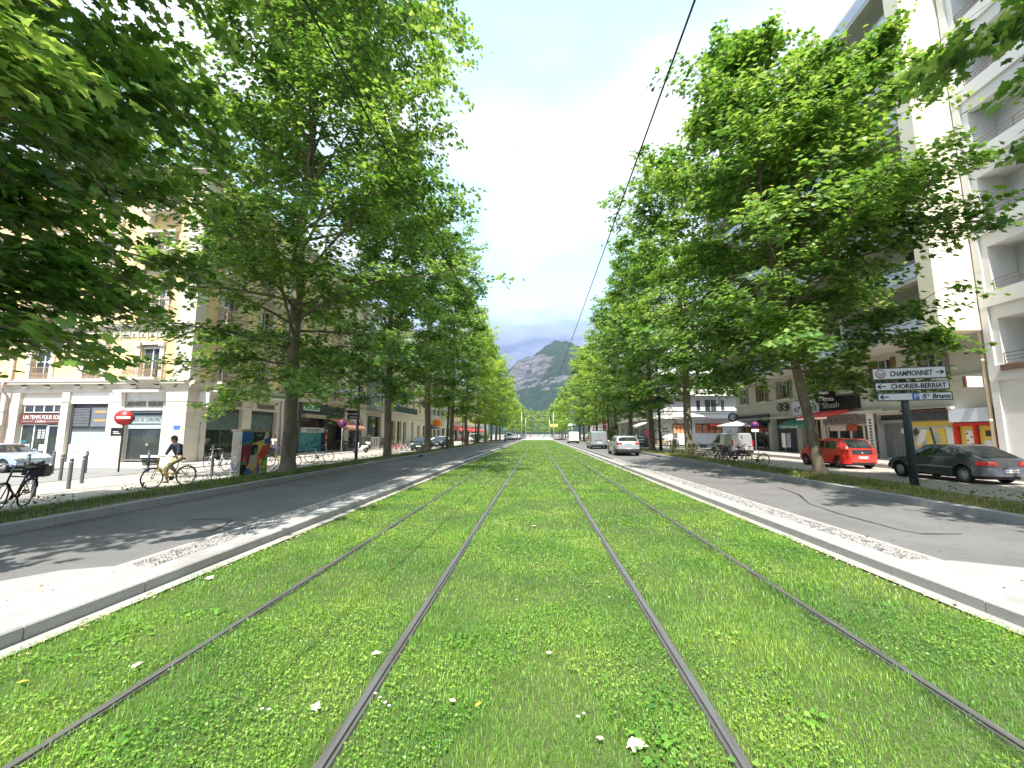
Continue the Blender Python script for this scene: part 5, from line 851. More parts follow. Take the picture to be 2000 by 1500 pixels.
row_house('far_right_house', 'pale apartment house with pink-trimmed balconies behind the right row of trees', Fr('X', 18.8, -1), 112.1, 150, 16, M_cream_w, M_concw, [(4.8, 6.8), (8, 10), (11.2, 13.2)], [115, 120, 125, 130, 135, 140, 145], [(114, 120, .0, 2.8), (124, 130, .0, 2.8), (134, 140, .0, 2.8)], rails=(0, 1))
b = MB(); b.box(252, 300, 3400, 3420, 150, 176); b.box(262, 280, 3395, 3400, 150, 186); tag(b.build('hillside_fort', M_cream_w, org=(275, 3400, 150)), 'pale stone building standing on the lower mountainside', 'building')
# small buildings seen through gaps at the far end
row_house('white_end_house', 'white low house seen under the last trees on the left', Fr('Y', 152, -1), -60, -26, 9, M_white, M_white, [(4.4, 6.2)], [-55, -50, -45, -40, -35, -30], [], gz=3.6)
row_house('right_end_house', 'pale house beyond the junction on the far right', Fr('Y', 152, -1), 26, 60, 11, M_cream_w, M_cream_w, [(4.4, 6.2), (7.4, 9)], [30, 35, 40, 45, 50, 55], [], gz=3.6)
# ------------------------------------------------------------------ cars and vans (local: +Y forward, origin on the ground at the middle)
M_tyre = mat('tyre', (.022, .022, .022), .85, noise=(20, (.04, .04, .038), .5, .8)); M_rim = mat('rim_alloy', (.45, .46, .47), .3, .85, noise=(30, (.35, .35, .36), .5, .7)); M_cover = mat('wheel_cover', (.48, .47, .45), .45, .3, noise=(20, (.38, .37, .35), .4, .7))
M_cg = mat('car_glass', (.02, .025, .028), .03, noise=(2, (.035, .04, .042), .4, .6), spec=.9); M_trim = mat('black_trim', (.02, .02, .022), .6, noise=(20, (.035, .035, .035), .5, .7)); M_tail = mat('tail_light_red', (.55, .02, .02), .15, noise=(30, (.35, .01, .02), .4, .7), coat=.8)
M_head = mat('headlight', (.7, .72, .75), .1, .2, noise=(30, (.5, .52, .55), .4, .7), coat=.8); M_plate = mat('number_plate', (.75, .75, .72), .5, noise=(60, (.6, .6, .58), .5, .7)); M_amber = mat('amber_lens', (.75, .22, .03), .2, coat=.6)
def paint(n, c, metal=.35, c2=None): return mat(n, c, .32, metal, noise=(300, c2 or tuple(min(1, q * 1.25) for q in c), .5, .7, 1), coat=.9)
P_red = paint('red_car_paint', (.72, .03, .018), .0); P_grey = paint('dark_grey_paint', (.075, .082, .095)); P_silver = paint('silver_paint', (.56, .57, .58), .6); P_white = paint('white_car_paint', (.78, .78, .78), .0); P_black = paint('black_car_paint', (.02, .023, .028)); P_lblue = paint('pale_blue_paint', (.42, .52, .66), .4); P_vgrey = paint('van_grey_paint', (.36, .39, .41), .5)

def make_car(name, label, cat, L, Wd, prof, belt, paintm, wheels, wr=.31, win=(), roofw=.80, taper=(.86, .9), wind=None, rear=None, rim=None, van=False, lights='hatch', group=None, sill=.24, door=()):
    """prof: (y, z) top centre line from tail to nose; belt: (y, z) shoulder line; win: side windows as y/z polygons"""
    root = thing(name, label, cat, (0, 0, 0), group=group); h = Wd / 2; yr, yf = wheels
    py, pz = zip(*prof); by, bz = zip(*belt)
    top = lambda y: float(np.interp(y, py, pz)); bel = lambda y: min(float(np.interp(y, by, bz)), top(y) - .03)
    e0, e1 = -L / 2, L / 2
    def hw(y):                                                        # half width in plan, rounded ends
        a = (y - e0) / .55 if y < e0 + .55 else 1; c = (e1 - y) / .75 if y > e1 - .75 else 1
        return h * (taper[0] + (1 - taper[0]) * math.sin(min(1, max(0, a)) * math.pi / 2)) * (taper[1] + (1 - taper[1]) * math.sin(min(1, max(0, c)) * math.pi / 2))
    def low(y):
        z = sill + (.10 * max(0, (y - e1 + .5) / .5)) ** 1.0 + .08 * max(0, (e0 + .35 - y) / .35)
        for yw in (yr, yf):
            d = abs(y - yw); Ra = wr + .055
            if d < Ra: z = max(z, wr + math.sqrt(Ra * Ra - d * d))
        return z
    def green(y): return top(y) - bel(y)                              # greenhouse height
    def side_x(y, z):
        b_, t_ = bel(y), top(y); w = hw(y)
        if z <= b_: return w * (1 - .035 * max(0, (.62 - z) / .5) ** 2 - .02 * max(0, (z - .62) / .4))
        g = max(.01, t_ - b_); q = min(1, (z - b_) / g); return w * .985 * (1 - (1 - roofw) * q * min(1, g / .35))
    ys = sorted(set([round(q, 4) for q in np.linspace(e0, e1, 46)] + [round(yw + k * .048, 4) for yw in (yr, yf) for k in range(-8, 9)] + [round(p[0], 4) for p in prof] + [round(p[0], 4) for p in belt]))
    V = []; F = []; K = 10
    for y in ys:
        t_, b_, lo = top(y), bel(y), low(y); g = t_ - b_; zc = t_ - min(.07, g * .3); ring = [(0, lo + .02), (side_x(y, lo) - .06, lo), (side_x(y, lo + .02), lo + .02), (side_x(y, max(lo + .03, .62)), max(lo + .03, min(.62, b_ - .06))), (side_x(y, b_ - .04), max(b_ - .04, lo + .035)), (side_x(y, b_) * .992, b_), (side_x(y, zc), zc), (side_x(y, zc) * .93, t_ - min(.018, g * .1)), (side_x(y, zc) * .55, t_ - min(.004, g * .05)), (0, t_)]
        V += [(x, y, z) for x, z in ring] + [(-x, y, z) for x, z in ring[1:-1]][::1]
    per = K + K - 2; mi_ = lambda i, k: i * per + k
    loop = list(range(K)) + [K + k for k in range(K - 3, -1, -1)]
    for i in range(len(ys) - 1):
        for k in range(len(loop)): a, c = loop[k], loop[(k + 1) % len(loop)]; F.append((i * per + a, i * per + c, (i + 1) * per + c, (i + 1) * per + a))
    F += [tuple(loop)[::-1], tuple((len(ys) - 1) * per + k for k in loop)]
    b = MB(); b.add(V, [f[::-1] for f in F], 0, True); body = b.build('body', paintm, root)
    md = body.modifiers.new('split', 'EDGE_SPLIT'); md.split_angle = R(32)
    b = MB(); b.box(-h * .80, h * .80, e0 + .25, e1 - .3, .17, .5); b.build('underbody', M_trim, root)
    for s_ in (-1, 1):
        for w_ in win:
            P = []; b = MB(); n = len(w_)
            out = [(s_ * (side_x(y, z) + .006), y, z) for y, z in w_]; inn = [(s_ * (side_x(y, z) - .03), y, z) for y, z in w_]
            c = [sum(p[i] for p in out) / n for i in range(3)]; c[0] = s_ * (side_x(c[1], c[2]) + .008)
            b.add(out + inn + [c], [((i, (i + 1) % n, 2 * n) if s_ > 0 else ((i + 1) % n, i, 2 * n)) for i in range(n)] + [(i, n + i, n + (i + 1) % n, (i + 1) % n) for i in range(n)]); b.build('side_window', M_cg, root)
        for y, z in door:
            b = MB(); b.box(s_ * (side_x(y, z) - .01), s_ * (side_x(y, z) + .03), y - .09, y + .09, z - .018, z + .018); b.build('door_handle', paintm, root)
        if not van or True:
            my = wind[1] - .42 if wind else yf - .5; b = MB(); mz = bel(my) + .10; b.ell((s_ * (hw(my) + .10), my, mz), (.10, .07, .085), 10, 8); b.bar((s_ * (hw(my) - .05), my, mz - .05), (s_ * (hw(my) + .08), my, mz - .03), .04); b.build('mirror', paintm if not van else M_trim, root)
    def glass_strip(y0, y1, nm, inset=.12, n=6, zr=None):              # windscreen or rear window following the centre line
        b = MB(); V = []
        for i in range(n + 1):
            y = y0 + (y1 - y0) * i / n; t_ = top(y); sl = 1 if y1 > y0 else -1; zc = t_ - min(.07, green(y) * .3); w = side_x(y, zc) * .93 - inset * .35
            d = Vector((0, top(y + .01) - top(y - .01), -.02)).normalized() * -1
            if d.z < 0: d = -d
            nrm = Vector((0, -(top(y + .01) - top(y - .01)), .02)).normalized() * .012
            V += [(x * w, y + nrm.y, t_ + nrm.z - .02 * abs(x) ** 3 * min(1, green(y) * 3)) for x in (-1, -.55, 0, .55, 1)]
        b.add(V, [(i * 5 + j, i * 5 + j + 1, i * 5 + j + 6, i * 5 + j + 5) for i in range(n) for j in range(4)], 0, True); return b.build(nm, M_cg, root)
    if wind: glass_strip(wind[0], wind[1], 'windscreen')
    if rear and not isinstance(rear, dict): glass_strip(rear[0], rear[1], 'rear_window')
    for k, yw in enumerate((yr, yf)):
        for s_ in (-1, 1):
            x = s_ * (hw(yw) - .115); b = MB(); prof_t = [(wr - .10, -.09), (wr - .03, -.105), (wr - .005, -.085), (wr, -.05), (wr, .05), (wr - .005, .085), (wr - .03, .105), (wr - .10, .09)]
            V = [(x + zz, yw + rr * math.cos(a), wr + rr * math.sin(a)) for rr, zz in prof_t for a in [2 * math.pi * j / 24 for j in range(24)]]; b.add(V, [(i * 24 + j, i * 24 + (j + 1) % 24, (i + 1) * 24 + (j + 1) % 24, (i + 1) * 24 + j) for i in range(7) for j in range(24)], 0, True); wh = b.build('wheel', M_tyre, root)
            b = MB(); xo = x + s_ * .075; b.cyl((x - s_ * .05, yw, wr), (x + s_ * .0, yw, wr), wr - .09, n=24, mi=1)
            if rim == 'cover':
                b.cyl((xo - s_ * .03, yw, wr), (xo, yw, wr), wr - .095, n=24)
                for q in range(7): a = q * .8976; b.cyl((xo, yw + .135 * math.cos(a), wr + .135 * math.sin(a)), (xo + s_ * .003, yw + .135 * math.cos(a), wr + .135 * math.sin(a)), .018, n=8, mi=1)
            else:
                for q in range(5):
                    a = q * 1.2566 + .3
                    for da in (-.16, .16): b.bar((xo, yw + .03 * math.cos(a), wr + .03 * math.sin(a)), (xo - s_ * .01, yw + (wr - .085) * math.cos(a + da), wr + (wr - .085) * math.sin(a + da)), .022, .03, 0, up=(1, 0, 0))
                b.cyl((xo - s_ * .03, yw, wr), (xo + s_ * .008, yw, wr), .045, n=12); b.tube([(xo - s_ * .01, yw + (wr - .085) * math.cos(a), wr + (wr - .085) * math.sin(a)) for a in np.linspace(0, 2 * math.pi, 24, endpoint=False)], .014, 6, closed=True)
            b.build('rim', [M_cover if rim == 'cover' else M_rim, M_trim], wh)
    return root, dict(hw=hw, top=top, bel=bel, sx=side_x, e0=e0, e1=e1, h=h)
def tail_kit(root, g, zl, hl, wl_, plate_z, bumper=None, bump_m=None, plate=True, wrap=.10, badge=None, amber=False):
    """rear lights, bumper, plate on the tail end"""
    e0, hw = g['e0'], g['hw']
    for s_ in (-1, 1):
        b = MB(); n = 5; P = [(s_ * (hw(e0 + .02 + q) * .992 + .008), e0 + .02 + q) for q in np.linspace(wrap, 0, n)] + [(s_ * (hw(e0) * .97 - wl_), e0 - .012)]
        V = [(x, y, z) for z in (zl - hl / 2, zl + hl / 2) for x, y in P]; m = len(P); b.add(V, [((i, i + 1, m + i + 1, m + i) if s_ < 0 else (i + 1, i, m + i, m + i + 1)) for i in range(m - 1)] + [tuple(range(m)) , tuple(range(m, 2 * m))], 0, False); b.box(s_ * (hw(e0) * .985), s_ * (hw(e0) * .97 - wl_), e0 - .016, e0 + .05, zl - hl / 2, zl + hl / 2)
        if amber: b.box(s_ * (hw(e0) * .98), s_ * (hw(e0) * .97 - wl_ * .6), e0 - .019, e0, zl + hl * .15, zl + hl * .48, 1)
        b.build('tail_light', [M_tail, M_amber], root)
    if bumper:
        z0, z1, d = bumper; b = MB(); Q = [(-hw(e0 + .45) - .008, e0 + .45), (-hw(e0 + .2) - .02, e0 + .2), (-hw(e0) - .0, e0 - .0), (-hw(e0) * .8, e0 - d), (0, e0 - d * 1.25), (hw(e0) * .8, e0 - d), (hw(e0), e0), (hw(e0 + .2) + .02, e0 + .2), (hw(e0 + .45) + .008, e0 + .45)]; Q += [(.8 * hw(e0), e0 + .35), (-.8 * hw(e0), e0 + .35)]
        b.prism(Q, (0, 0, 0), (1, 0, 0), (0, 1, 0), (0, 0, 1), z0, z1); b.build('rear_bumper', bump_m, root)
    if plate: d = (bumper[2] * 1.25 if bumper and bumper[0] < plate_z < bumper[1] else 0) + .012; b = MB(); b.box(-.26, .26, e0 - d - .012, e0 - d + .02, plate_z - .055, plate_z + .055); [b.box(s_ * .26, s_ * .225, e0 - d - .014, e0 - d, plate_z - .05, plate_z + .05, 1) for s_ in (-1, 1)]; [b.box(-.2 + k * .055, -.17 + k * .055, e0 - d - .0145, e0 - d, plate_z - .03, plate_z + .03, 2) for k in range(8) if k not in (2, 5)]; b.build('number_plate', [M_plate, M_blue, M_ink], root)
    if badge: b = MB(); b.cyl((0, e0 - .03, badge), (0, e0 + .02, badge), .045, n=14); b.build('badge', M_rim, root)
def nose_kit(root, g, zl, grille=(.35, .5), plate=True):
    e1, hw = g['e1'], g['hw']
    for s_ in (-1, 1):
        b = MB(); b.ell((s_ * (hw(e1 - .12) - .16), e1 - .10, zl), (.19, .13, .085), 12, 8); b.build('headlight', M_head, root)
    b = MB(); b.box(-.42, .42, e1 - .05, e1 + .012, grille[0], grille[1]); b.box(-.6, .6, e1 - .05, e1 + .008, .25, .33); b.build('grille', M_trim, root)
    if plate: b = MB(); b.box(-.26, .26, e1, e1 + .025, .46, .56); b.build('front_plate', M_plate, root)

# red city hatchback
RP = [(-1.81, .52), (-1.80, .92), (-1.66, 1.18), (-1.40, 1.47), (-1.1, 1.535), (-.4, 1.55), (.3, 1.50), (.62, 1.40), (1.22, .99), (1.6, .90), (1.78, .74), (1.81, .5)]
RB = [(-1.81, .50), (-1.79, .86), (-1.6, .96), (0, .95), (1.0, .93), (1.6, .84), (1.81, .48)]
red, g = make_car('red_hatchback', 'bright red small hatchback parked behind the leaning plane tree', 'car', 3.62, 1.65, RP, RB, P_red, (-1.24, 1.25), .30, win=[[(-1.12, 1.0), (-.32, .985), (-.32, 1.40), (-.9, 1.41), (-1.1, 1.34)], [(-.24, .985), (.92, .985), (.62, 1.24), (.38, 1.36), (.1, 1.40), (-.24, 1.41)]], wind=(.62, 1.2), rear=(-1.74, -1.38), door=((-.25, .86),))
tail_kit(red, g, .86, .26, .10, .58, (.26, .62, .04), P_red, wrap=.22, badge=.80); nose_kit(red, g, .72)
b = MB(); b.box(-.52, .52, -1.812, -1.78, .72, .98); b.build('tailgate_glass', M_cg, red); b = MB(); b.box(-.6, .6, -1.86, -1.8, .24, .34); b.build('rear_skirt', M_trim, red); b = MB(); b.bar((0, -.9, 1.53), (0, -1.1, 1.68), .012); b.build('aerial', M_trim, red)
red.location = (16.35, 23.9, ZR); red.rotation_euler = (0, 0, R(2))
# dark grey nineties hatchback
GP = [(-2.0, .55), (-1.99, .84), (-1.86, .90), (-1.05, 1.33), (-.75, 1.375), (0, 1.38), (.35, 1.33), (1.0, .95), (1.7, .82), (1.95, .66), (2.0, .5)]
GB = [(-2.0, .5), (-1.98, .80), (-1.8, .86), (-.9, .91), (.6, .89), (1.0, .88), (1.7, .77), (2.0, .46)]
gry, g = make_car('grey_hatchback', 'dark grey older hatchback parked beside the direction sign post', 'car', 4.0, 1.69, GP, GB, P_grey, (-1.20, 1.36), .30, win=[[(-1.36, .955), (-.98, .95), (-.98, 1.22), (-1.08, 1.2)], [(-.93, .95), (-.16, .94), (-.16, 1.28), (-.72, 1.28), (-.93, 1.235)], [(-.09, .94), (.82, .93), (.36, 1.22), (.2, 1.27), (-.09, 1.28)]], wind=(.38, 1.0), rear=(-1.80, -1.08), rim='cover', door=((-.75, .80), (.25, .80)), roofw=.78)
tail_kit(gry, g, .73, .15, .32, .48, (.30, .60, .06), mat('grey_plastic', (.10, .11, .13), .5, noise=(8, (.14, .15, .17), .4, .7)), wrap=.30, amber=True); nose_kit(gry, g, .66)
for s_ in (-1, 1): b = MB(); b.box(s_ * (g['hw'](0) + .0), s_ * (g['hw'](0) + .018), -.85, 1.0, .52, .57); b.build('side_trim', M_alu, gry)
b = MB(); b.bar((.05, -1.86, .93), (-.25, -1.55, 1.12), .015); b.build('rear_wiper', M_trim, gry)
gry.location = (16.15, 17.35, ZR); gry.rotation_euler = (0, 0, R(4)); gry.scale = (1, .94, 1)
# a second car whose nose just enters at the right edge
edge = dup(gry, (16.9, 11.75, ZR), R(3), 'slate blue car cut off by the right edge of the view', swap={'dark_grey_paint': paint('slate_paint', (.10, .13, .18))})
# silver driving hatch
SP = [(-2.1, .55), (-2.09, .90), (-1.98, 1.04), (-1.72, 1.30), (-1.62, 1.42), (-1.1, 1.49), (-.2, 1.50), (.3, 1.43), (1.1, 1.02), (1.75, .90), (2.05, .72), (2.1, .5)]
SB = [(-2.1, .5), (-2.08, .86), (-1.9, .97), (-.9, .96), (.9, .93), (1.7, .84), (2.1, .46)]
sil, g = make_car('silver_hatchback', 'silver hatchback driving away on the right road', 'car', 4.2, 1.80, SP, SB, P_silver, (-1.25, 1.38), .33, win=[[(-1.45, 1.04), (-.2, 1.0), (-.2, 1.36), (-1.0, 1.36), (-1.4, 1.24)], [(-.13, 1.0), (.85, .99), (.35, 1.28), (.1, 1.36), (-.13, 1.37)]], wind=(.4, 1.05), rear=(-1.94, -1.66), door=((-.6, .88), (.3, .88)))
tail_kit(sil, g, .93, .13, .28, .50, (.28, .50, .05), M_trim, wrap=.2, badge=.95); nose_kit(sil, g, .74); sil.location = (6.72, 33.2, .01)
b = MB(); b.box(-.55, .55, -2.13, -2.1, .36, .48); b.build('rear_panel', M_dark, sil)
sil2 = dup(sil, (14.6, 62, ZR), R(0), 'grey-blue car parked on the verge side beyond the silver hatchback', swap={'silver_paint': P_vgrey})
# vans: boxy
def van(name, label, L, Wd, H, pm, fac=1.0, glassrear=False, rearH=None):
    VP = [(-L / 2, .5), (-L / 2 + .01, 1.0), (-L / 2 + .06, H - .12), (-L / 2 + .18, H - .01), (0, H), (L / 2 - 1.75, H - .02), (L / 2 - 1.45, H - .1), (L / 2 - .78, 1.10), (L / 2 - .15, .92), (L / 2, .55)]
    VB = [(-L / 2, .48), (-L / 2 + .02, .98), (0, 1.02), (L / 2 - 1.0, 1.0), (L / 2 - .2, .86), (L / 2, .5)]
    f0 = L / 2; root, g = make_car(name, label, 'van', L, Wd, VP, VB, pm, (-L / 2 + .75, L / 2 - .80), .31, win=[[(f0 - 1.95, 1.06), (f0 - 1.0, 1.05), (f0 - 1.38, H - .25), (f0 - 1.5, H - .2), (f0 - 1.95, H - .2)]], wind=(f0 - 1.42, f0 - .8), roofw=.9, taper=(.96, .88), rim='cover', van=True)
    for s_ in (-1, 1):
        b = MB(); b.box(s_ * (Wd * .482 + .006), s_ * (Wd * .482 - .09), -f0 - .012, -f0 + .10, .78, 1.28 if H < 2 else 1.35); b.build('tail_light', M_tail, root)
    b = MB(); b.box(-Wd * .46, Wd * .46, -f0 - .07, -f0 + .02, .26, .48); b.box(-.006, .006, -f0 + .0, -f0 + .06, .5, H - .15, 0); b.build('rear_bumper', M_trim, root)
    b = MB(); b.box(-.26, .26, -f0 - .012, -f0 + .02, .62, .73); b.build('number_plate', M_plate, root); b = MB(); b.box(-.42, -.05, -f0 - .014, -f0 + .02, .92, .955); b.box(.05, .3, -f0 - .014, -f0 + .02, .92, .955); b.build('door_seam', M_trim, root)
    if glassrear: b = MB(); b.box(-.62, -.06, -f0 + .0, -f0 + .04, 1.1, H - .28); b.box(.06, .62, -f0 + .0, -f0 + .04, 1.1, H - .28); b.build('rear_window', M_cg, root)
    nose_kit(root, g, .80, plate=True); return root
v = van('silver_van', 'silver panel van parked beyond the row of bicycles', 4.15, 1.72, 1.86, P_silver); v.location = (16.5, 36.6, ZR); v.rotation_euler = (0, 0, R(1))
v = van('grey_van', 'grey panel van driving ahead of the silver hatchback', 4.2, 1.85, 1.92, P_vgrey); v.location = (6.65, 47.3, .01)
wv = van('white_van', 'white van driving far ahead on the right road', 4.5, 1.85, 2.0, P_white); wv.location = (6.35, 75, .01)
dup(wv, (-8.0, 118, .0), R(180), 'white van coming towards us far down the left road'); dup(wv, (-14.6, 94, ZL), R(180), 'white van parked under the red awnings on the left')
dup(sil, (-13.2, 46.5, ZL), R(186), 'black hatchback parked nose towards us behind the slim young tree', swap={'silver_paint': P_black}, group='cars parked along the left side')
dup(sil, (-13.7, 57.5, ZL), R(178), 'dark blue-black hatchback parked behind the black one on the left', swap={'silver_paint': paint('midnight_paint', (.03, .045, .06))}, group='cars parked along the left side')
dup(sil, (-16.4, 67.0, ZL), R(105), 'white estate car turned sideways behind the dark hatchbacks', swap={'silver_paint': P_white}, scale=(1, 1.06, 1), group='cars parked along the left side')
# pale blue car in the side street at the left edge: nose to the right
dup(gry, (-26.6, 19.0, ZL - .02), R(-90), 'pale blue car in the side street before the hair salon', swap={'dark_grey_paint': P_lblue})
lb_ = ('tiny dark car waiting at the junction, left of the lawn end', 'tiny silver car at the junction behind the white van', 'tiny white car at the far right of the junction', 'tiny red car waiting in the right side street of the junction', 'tiny white car beyond the lawn end on the left')
for (x, y, rz, pm), lb in zip(((-4.8, 138, 180, P_black), (-7.8, 131, 180, P_silver), (15.5, 128, 90, P_white), (22.0, 135, 90, P_red), (-7.4, 146, 180, P_white)), lb_): dup(sil, (x, y, 0), R(rz), lb, swap={'silver_paint': pm}, group='small cars around the junction')

# ------------------------------------------------------------------ bicycles (local: +Y forward, wheels on the ground)
def make_bike(name, label, frame_m, basket=True, guard=True, step=True, rack=True, group=None, crate=False, spoke=14):
    root = thing(name, label, 'bicycle', (0, 0, 0), group=group); wr = .335; Y0, Y1 = -.53, .56
    for yw in (Y0, Y1):
        b = MB(); b.tube([(0, yw + wr * math.cos(a), wr + wr * math.sin(a)) for a in np.linspace(0, 2 * math.pi, 28, endpoint=False)], .018, 6, closed=True); w = b.build('wheel', M_tyre, root)
        b = MB(); b.tube([(0, yw + (wr - .022) * math.cos(a), wr + (wr - .022) * math.sin(a)) for a in np.linspace(0, 2 * math.pi, 28, endpoint=False)], .010, 5, closed=True)
        for k in range(spoke): a = 2 * math.pi * k / spoke; b.bar((0.02 * (-1) ** k, yw, wr), (0, yw + (wr - .02) * math.cos(a), wr + (wr - .02) * math.sin(a)), .0035)
        b.cyl((-.045, yw, wr), (.045, yw, wr), .022, n=8); b.build('rim', M_rim, w)
        if guard:
            b = MB(); A = np.linspace(R(15), R(165), 14) if yw == Y0 else np.linspace(R(35), R(150), 12); V = [(x, yw + (wr + .03) * math.cos(a), wr + (wr + .03) * math.sin(a) - abs(x) * .25) for a in A for x in (-.03, 0, .03)]
            b.add(V, [(i * 3 + j, i * 3 + j + 1, i * 3 + j + 4, i * 3 + j + 3) for i in range(len(A) - 1) for j in range(2)], 0, True); b.build('mudguard', M_trim if basket else frame_m, root)
    b = MB(); BB = (0, -.08, .29); HT, HB = (0, .40, .88), (0, .44, .66); ST = (0, -.24, .80)
    b.tube([BB, ST], .017, 8); b.tube([(0, -.10, .34), (0, .15, .36 if step else .6), HB] if step else [BB, HB], .024, 8)
    if step: b.tube([(0, -.13, .45), (0, .12, .48), (0, .42, .74)], .016, 8)
    else: b.tube([(0, -.22, .74), (0, .41, .82)], .017, 8)
    b.tube([HB, HT, (0, .385, .96)], .02, 8)
    for s_ in (-.05, .05): b.tube([BB, (s_, Y0, wr)], .010, 6); b.tube([(0, -.21, .70), (s_, Y0, wr)], .009, 6); b.tube([HB, (s_, .48, .58), (s_, Y1, wr)], .013, 6)
    b.build('frame', frame_m, root)
    b = MB(); b.cyl((-.05, BB[1], BB[2]), (.06, BB[1], BB[2]), .022, n=10); b.cyl((.045, BB[1], BB[2]), (.052, BB[1], BB[2]), .085, n=20); b.bar((.07, BB[1], BB[2]), (.07, BB[1] + .10, BB[2] - .14), .02); b.bar((-.07, BB[1], BB[2]), (-.07, BB[1] - .10, BB[2] + .14), .02); b.box(.06, .15, BB[1] + .06, BB[1] + .15, BB[2] - .16, BB[2] - .135); b.box(-.15, -.06, BB[1] - .15, BB[1] - .06, BB[2] + .135, BB[2] + .16); b.build('crankset', M_trim, root)
    b = MB(); b.tube([(0, .385, .94), (0, .36, 1.06)], .013, 6); b.tube([(-.29, .14, 1.04), (-.25, .28, 1.07), (-.1, .37, 1.06), (.1, .37, 1.06), (.25, .28, 1.07), (.29, .14, 1.04)], .012, 8); hb = b.build('handlebar', M_alu, root); b = MB()
    for s_ in (-1, 1): b.cyl((s_ * .287, .16, 1.042), (s_ * .30, .04, 1.03), .018, n=8)
    b.build('grip', M_trim, hb)
    b = MB(); b.tube([ST, (0, -.27, .92)], .014, 6); sd = b.build('seat_post', M_alu, root); b = MB(); b.prism([(0, .16), (.03, .12), (.05, -.02), (.095, -.10), (.08, -.15), (0, -.16), (-.08, -.15), (-.095, -.10), (-.05, -.02), (-.03, .12)], (0, -.25, .92), (1, 0, 0), (0, 1, 0), (0, 0, 1), 0, .05); b.build('saddle', M_trim, root)
    if rack: b = MB(); [b.bar((x, -.36, .72), (x, -.82, .72), .014) for x in (-.06, 0, .06)]; [b.bar((-.06, y, .72), (.06, y, .72), .012) for y in (-.38, -.6, -.82)]; [b.bar((s_ * .06, -.62, .71), (s_ * .055, Y0, wr), .01) for s_ in (-1, 1)]; b.build('rack', M_trim, root)
    if basket:
        b = MB(); z0, z1 = .78, 1.02
        for k in range(9):
            t_ = k / 8
            for y in (.50, .80): b.bar((-.13 + .26 * t_, y * .98 + .01, z0), (-.18 + .36 * t_, y + (.02 if y > .6 else -.02), z1), .009)
            for x in (-1, 1): b.bar((x * .13, .50 + .29 * t_, z0), (x * .18, .48 + .34 * t_, z1), .009)
            b.bar((-.13 + .26 * t_, .50, z0), (-.13 + .26 * t_, .79, z0), .008)
        for k in range(4):
            q = k / 3; z = z0 + (z1 - z0) * q; w = .13 + .05 * q; b.bar((-w, .50 - .02 * q, z), (w, .50 - .02 * q, z), .01); b.bar((-w, .79 + .03 * q, z), (w, .79 + .03 * q, z), .01); [b.bar((x * w, .50 - .02 * q, z), (x * w, .79 + .03 * q, z), .01) for x in (-1, 1)]
        b.build('basket', M_trim, root)
    if crate: b = MB(); [b.box(-.2 + .0, .2, -.85 + q, -.83 + q, .75, 1.0) for q in (0, .34)]; [b.box(s_ * .2, s_ * .185, -.84, -.5, .75, 1.0) for s_ in (-1, 1)]; b.box(-.2, .2, -.85, -.5, .74, .76); b.build('crate', M_black, root)
    b = MB(); b.bar((.07, -.38, .3), (.17, -.45, .0), .014); b.build('kickstand', M_trim, root)
    return root
F_yel = paint('yellow_bike_frame', (.80, .50, .03), 0); F_blk = paint('black_bike_frame', (.02, .02, .022), 0); F_sil = paint('silver_bike_frame', (.5, .51, .52), .6); F_red = paint('red_bike_frame', (.6, .04, .04), 0); F_wht = paint('white_bike_frame', (.75, .75, .74), 0); F_gold = paint('ochre_bike_frame', (.42, .28, .05), .3)
GB_ = 'bicycles parked on the right verge'
k1 = make_bike('bicycle', 'ochre bicycle with a rear rack, nearest of the bicycles on the right verge', F_gold, basket=False, group=GB_); k1.location = (12.1, 24.0, -.13); k1.rotation_euler = (R(0), R(4), R(22))
k2 = make_bike('bicycle', 'black bicycle with a front basket in the middle of the right verge row', F_blk, group=GB_); k2.location = (11.6, 25.3, -.1); k2.rotation_euler = (0, R(-6), R(-68))
dup(k2, (11.9, 26.0, -.12), R(40), 'black bicycle leaning behind the middle one on the right verge'); dup(k1, (11.6, 26.6, -.1), R(-60), 'silver-grey bicycle among the black ones on the right verge', swap={'ochre_bike_frame': F_sil})
k3 = make_bike('bicycle', 'yellow bicycle with a basket at the far end of the right verge row', F_yel, group=GB_); k3.location = (11.4, 27.6, -.08); k3.rotation_euler = (0, R(5), R(64)); dup(k3, (11.0, 28.6, -.06), R(85), 'yellow bicycle with a pale front light, last in the right verge row')
b_ = [dup(k3, (17.0 + .5 * i, 58 + i * .5, .0), R(70 + 20 * i), 'small yellow bicycle parked before the white corner building', group='bicycles before the white corner building') for i in range(3)]
for q, w_ in zip(b_, ('left', 'middle', 'right')): q['label'] = w_ + ' one of three small yellow bicycles before the white corner building'
dup(k2, (18.3, 60, .0), R(60), 'small dark bicycle beside the yellow ones before the white corner building', group='bicycles before the white corner building')
GL_ = 'bicycles parked along the left side'
dup(k1, (-14.3, 26.4, ZL), R(-70), 'silver bicycle parked beside the thick trunk on the left', group=GL_, swap={'ochre_bike_frame': F_sil}); dup(k2, (-14.6, 22.7, ZL), R(95), 'dark bicycle half hidden behind the painted cabinet', group=GL_)
dup(k3, (-13.8, 21.8, ZL), R(120), 'yellow bicycle between the painted cabinet and the thick trunk', group=GL_); dup(k1, (-16.0, 19.9, ZL), R(80), 'pale bicycle tied to the post left of the painted cabinet', group=GL_, swap={'ochre_bike_frame': F_wht})
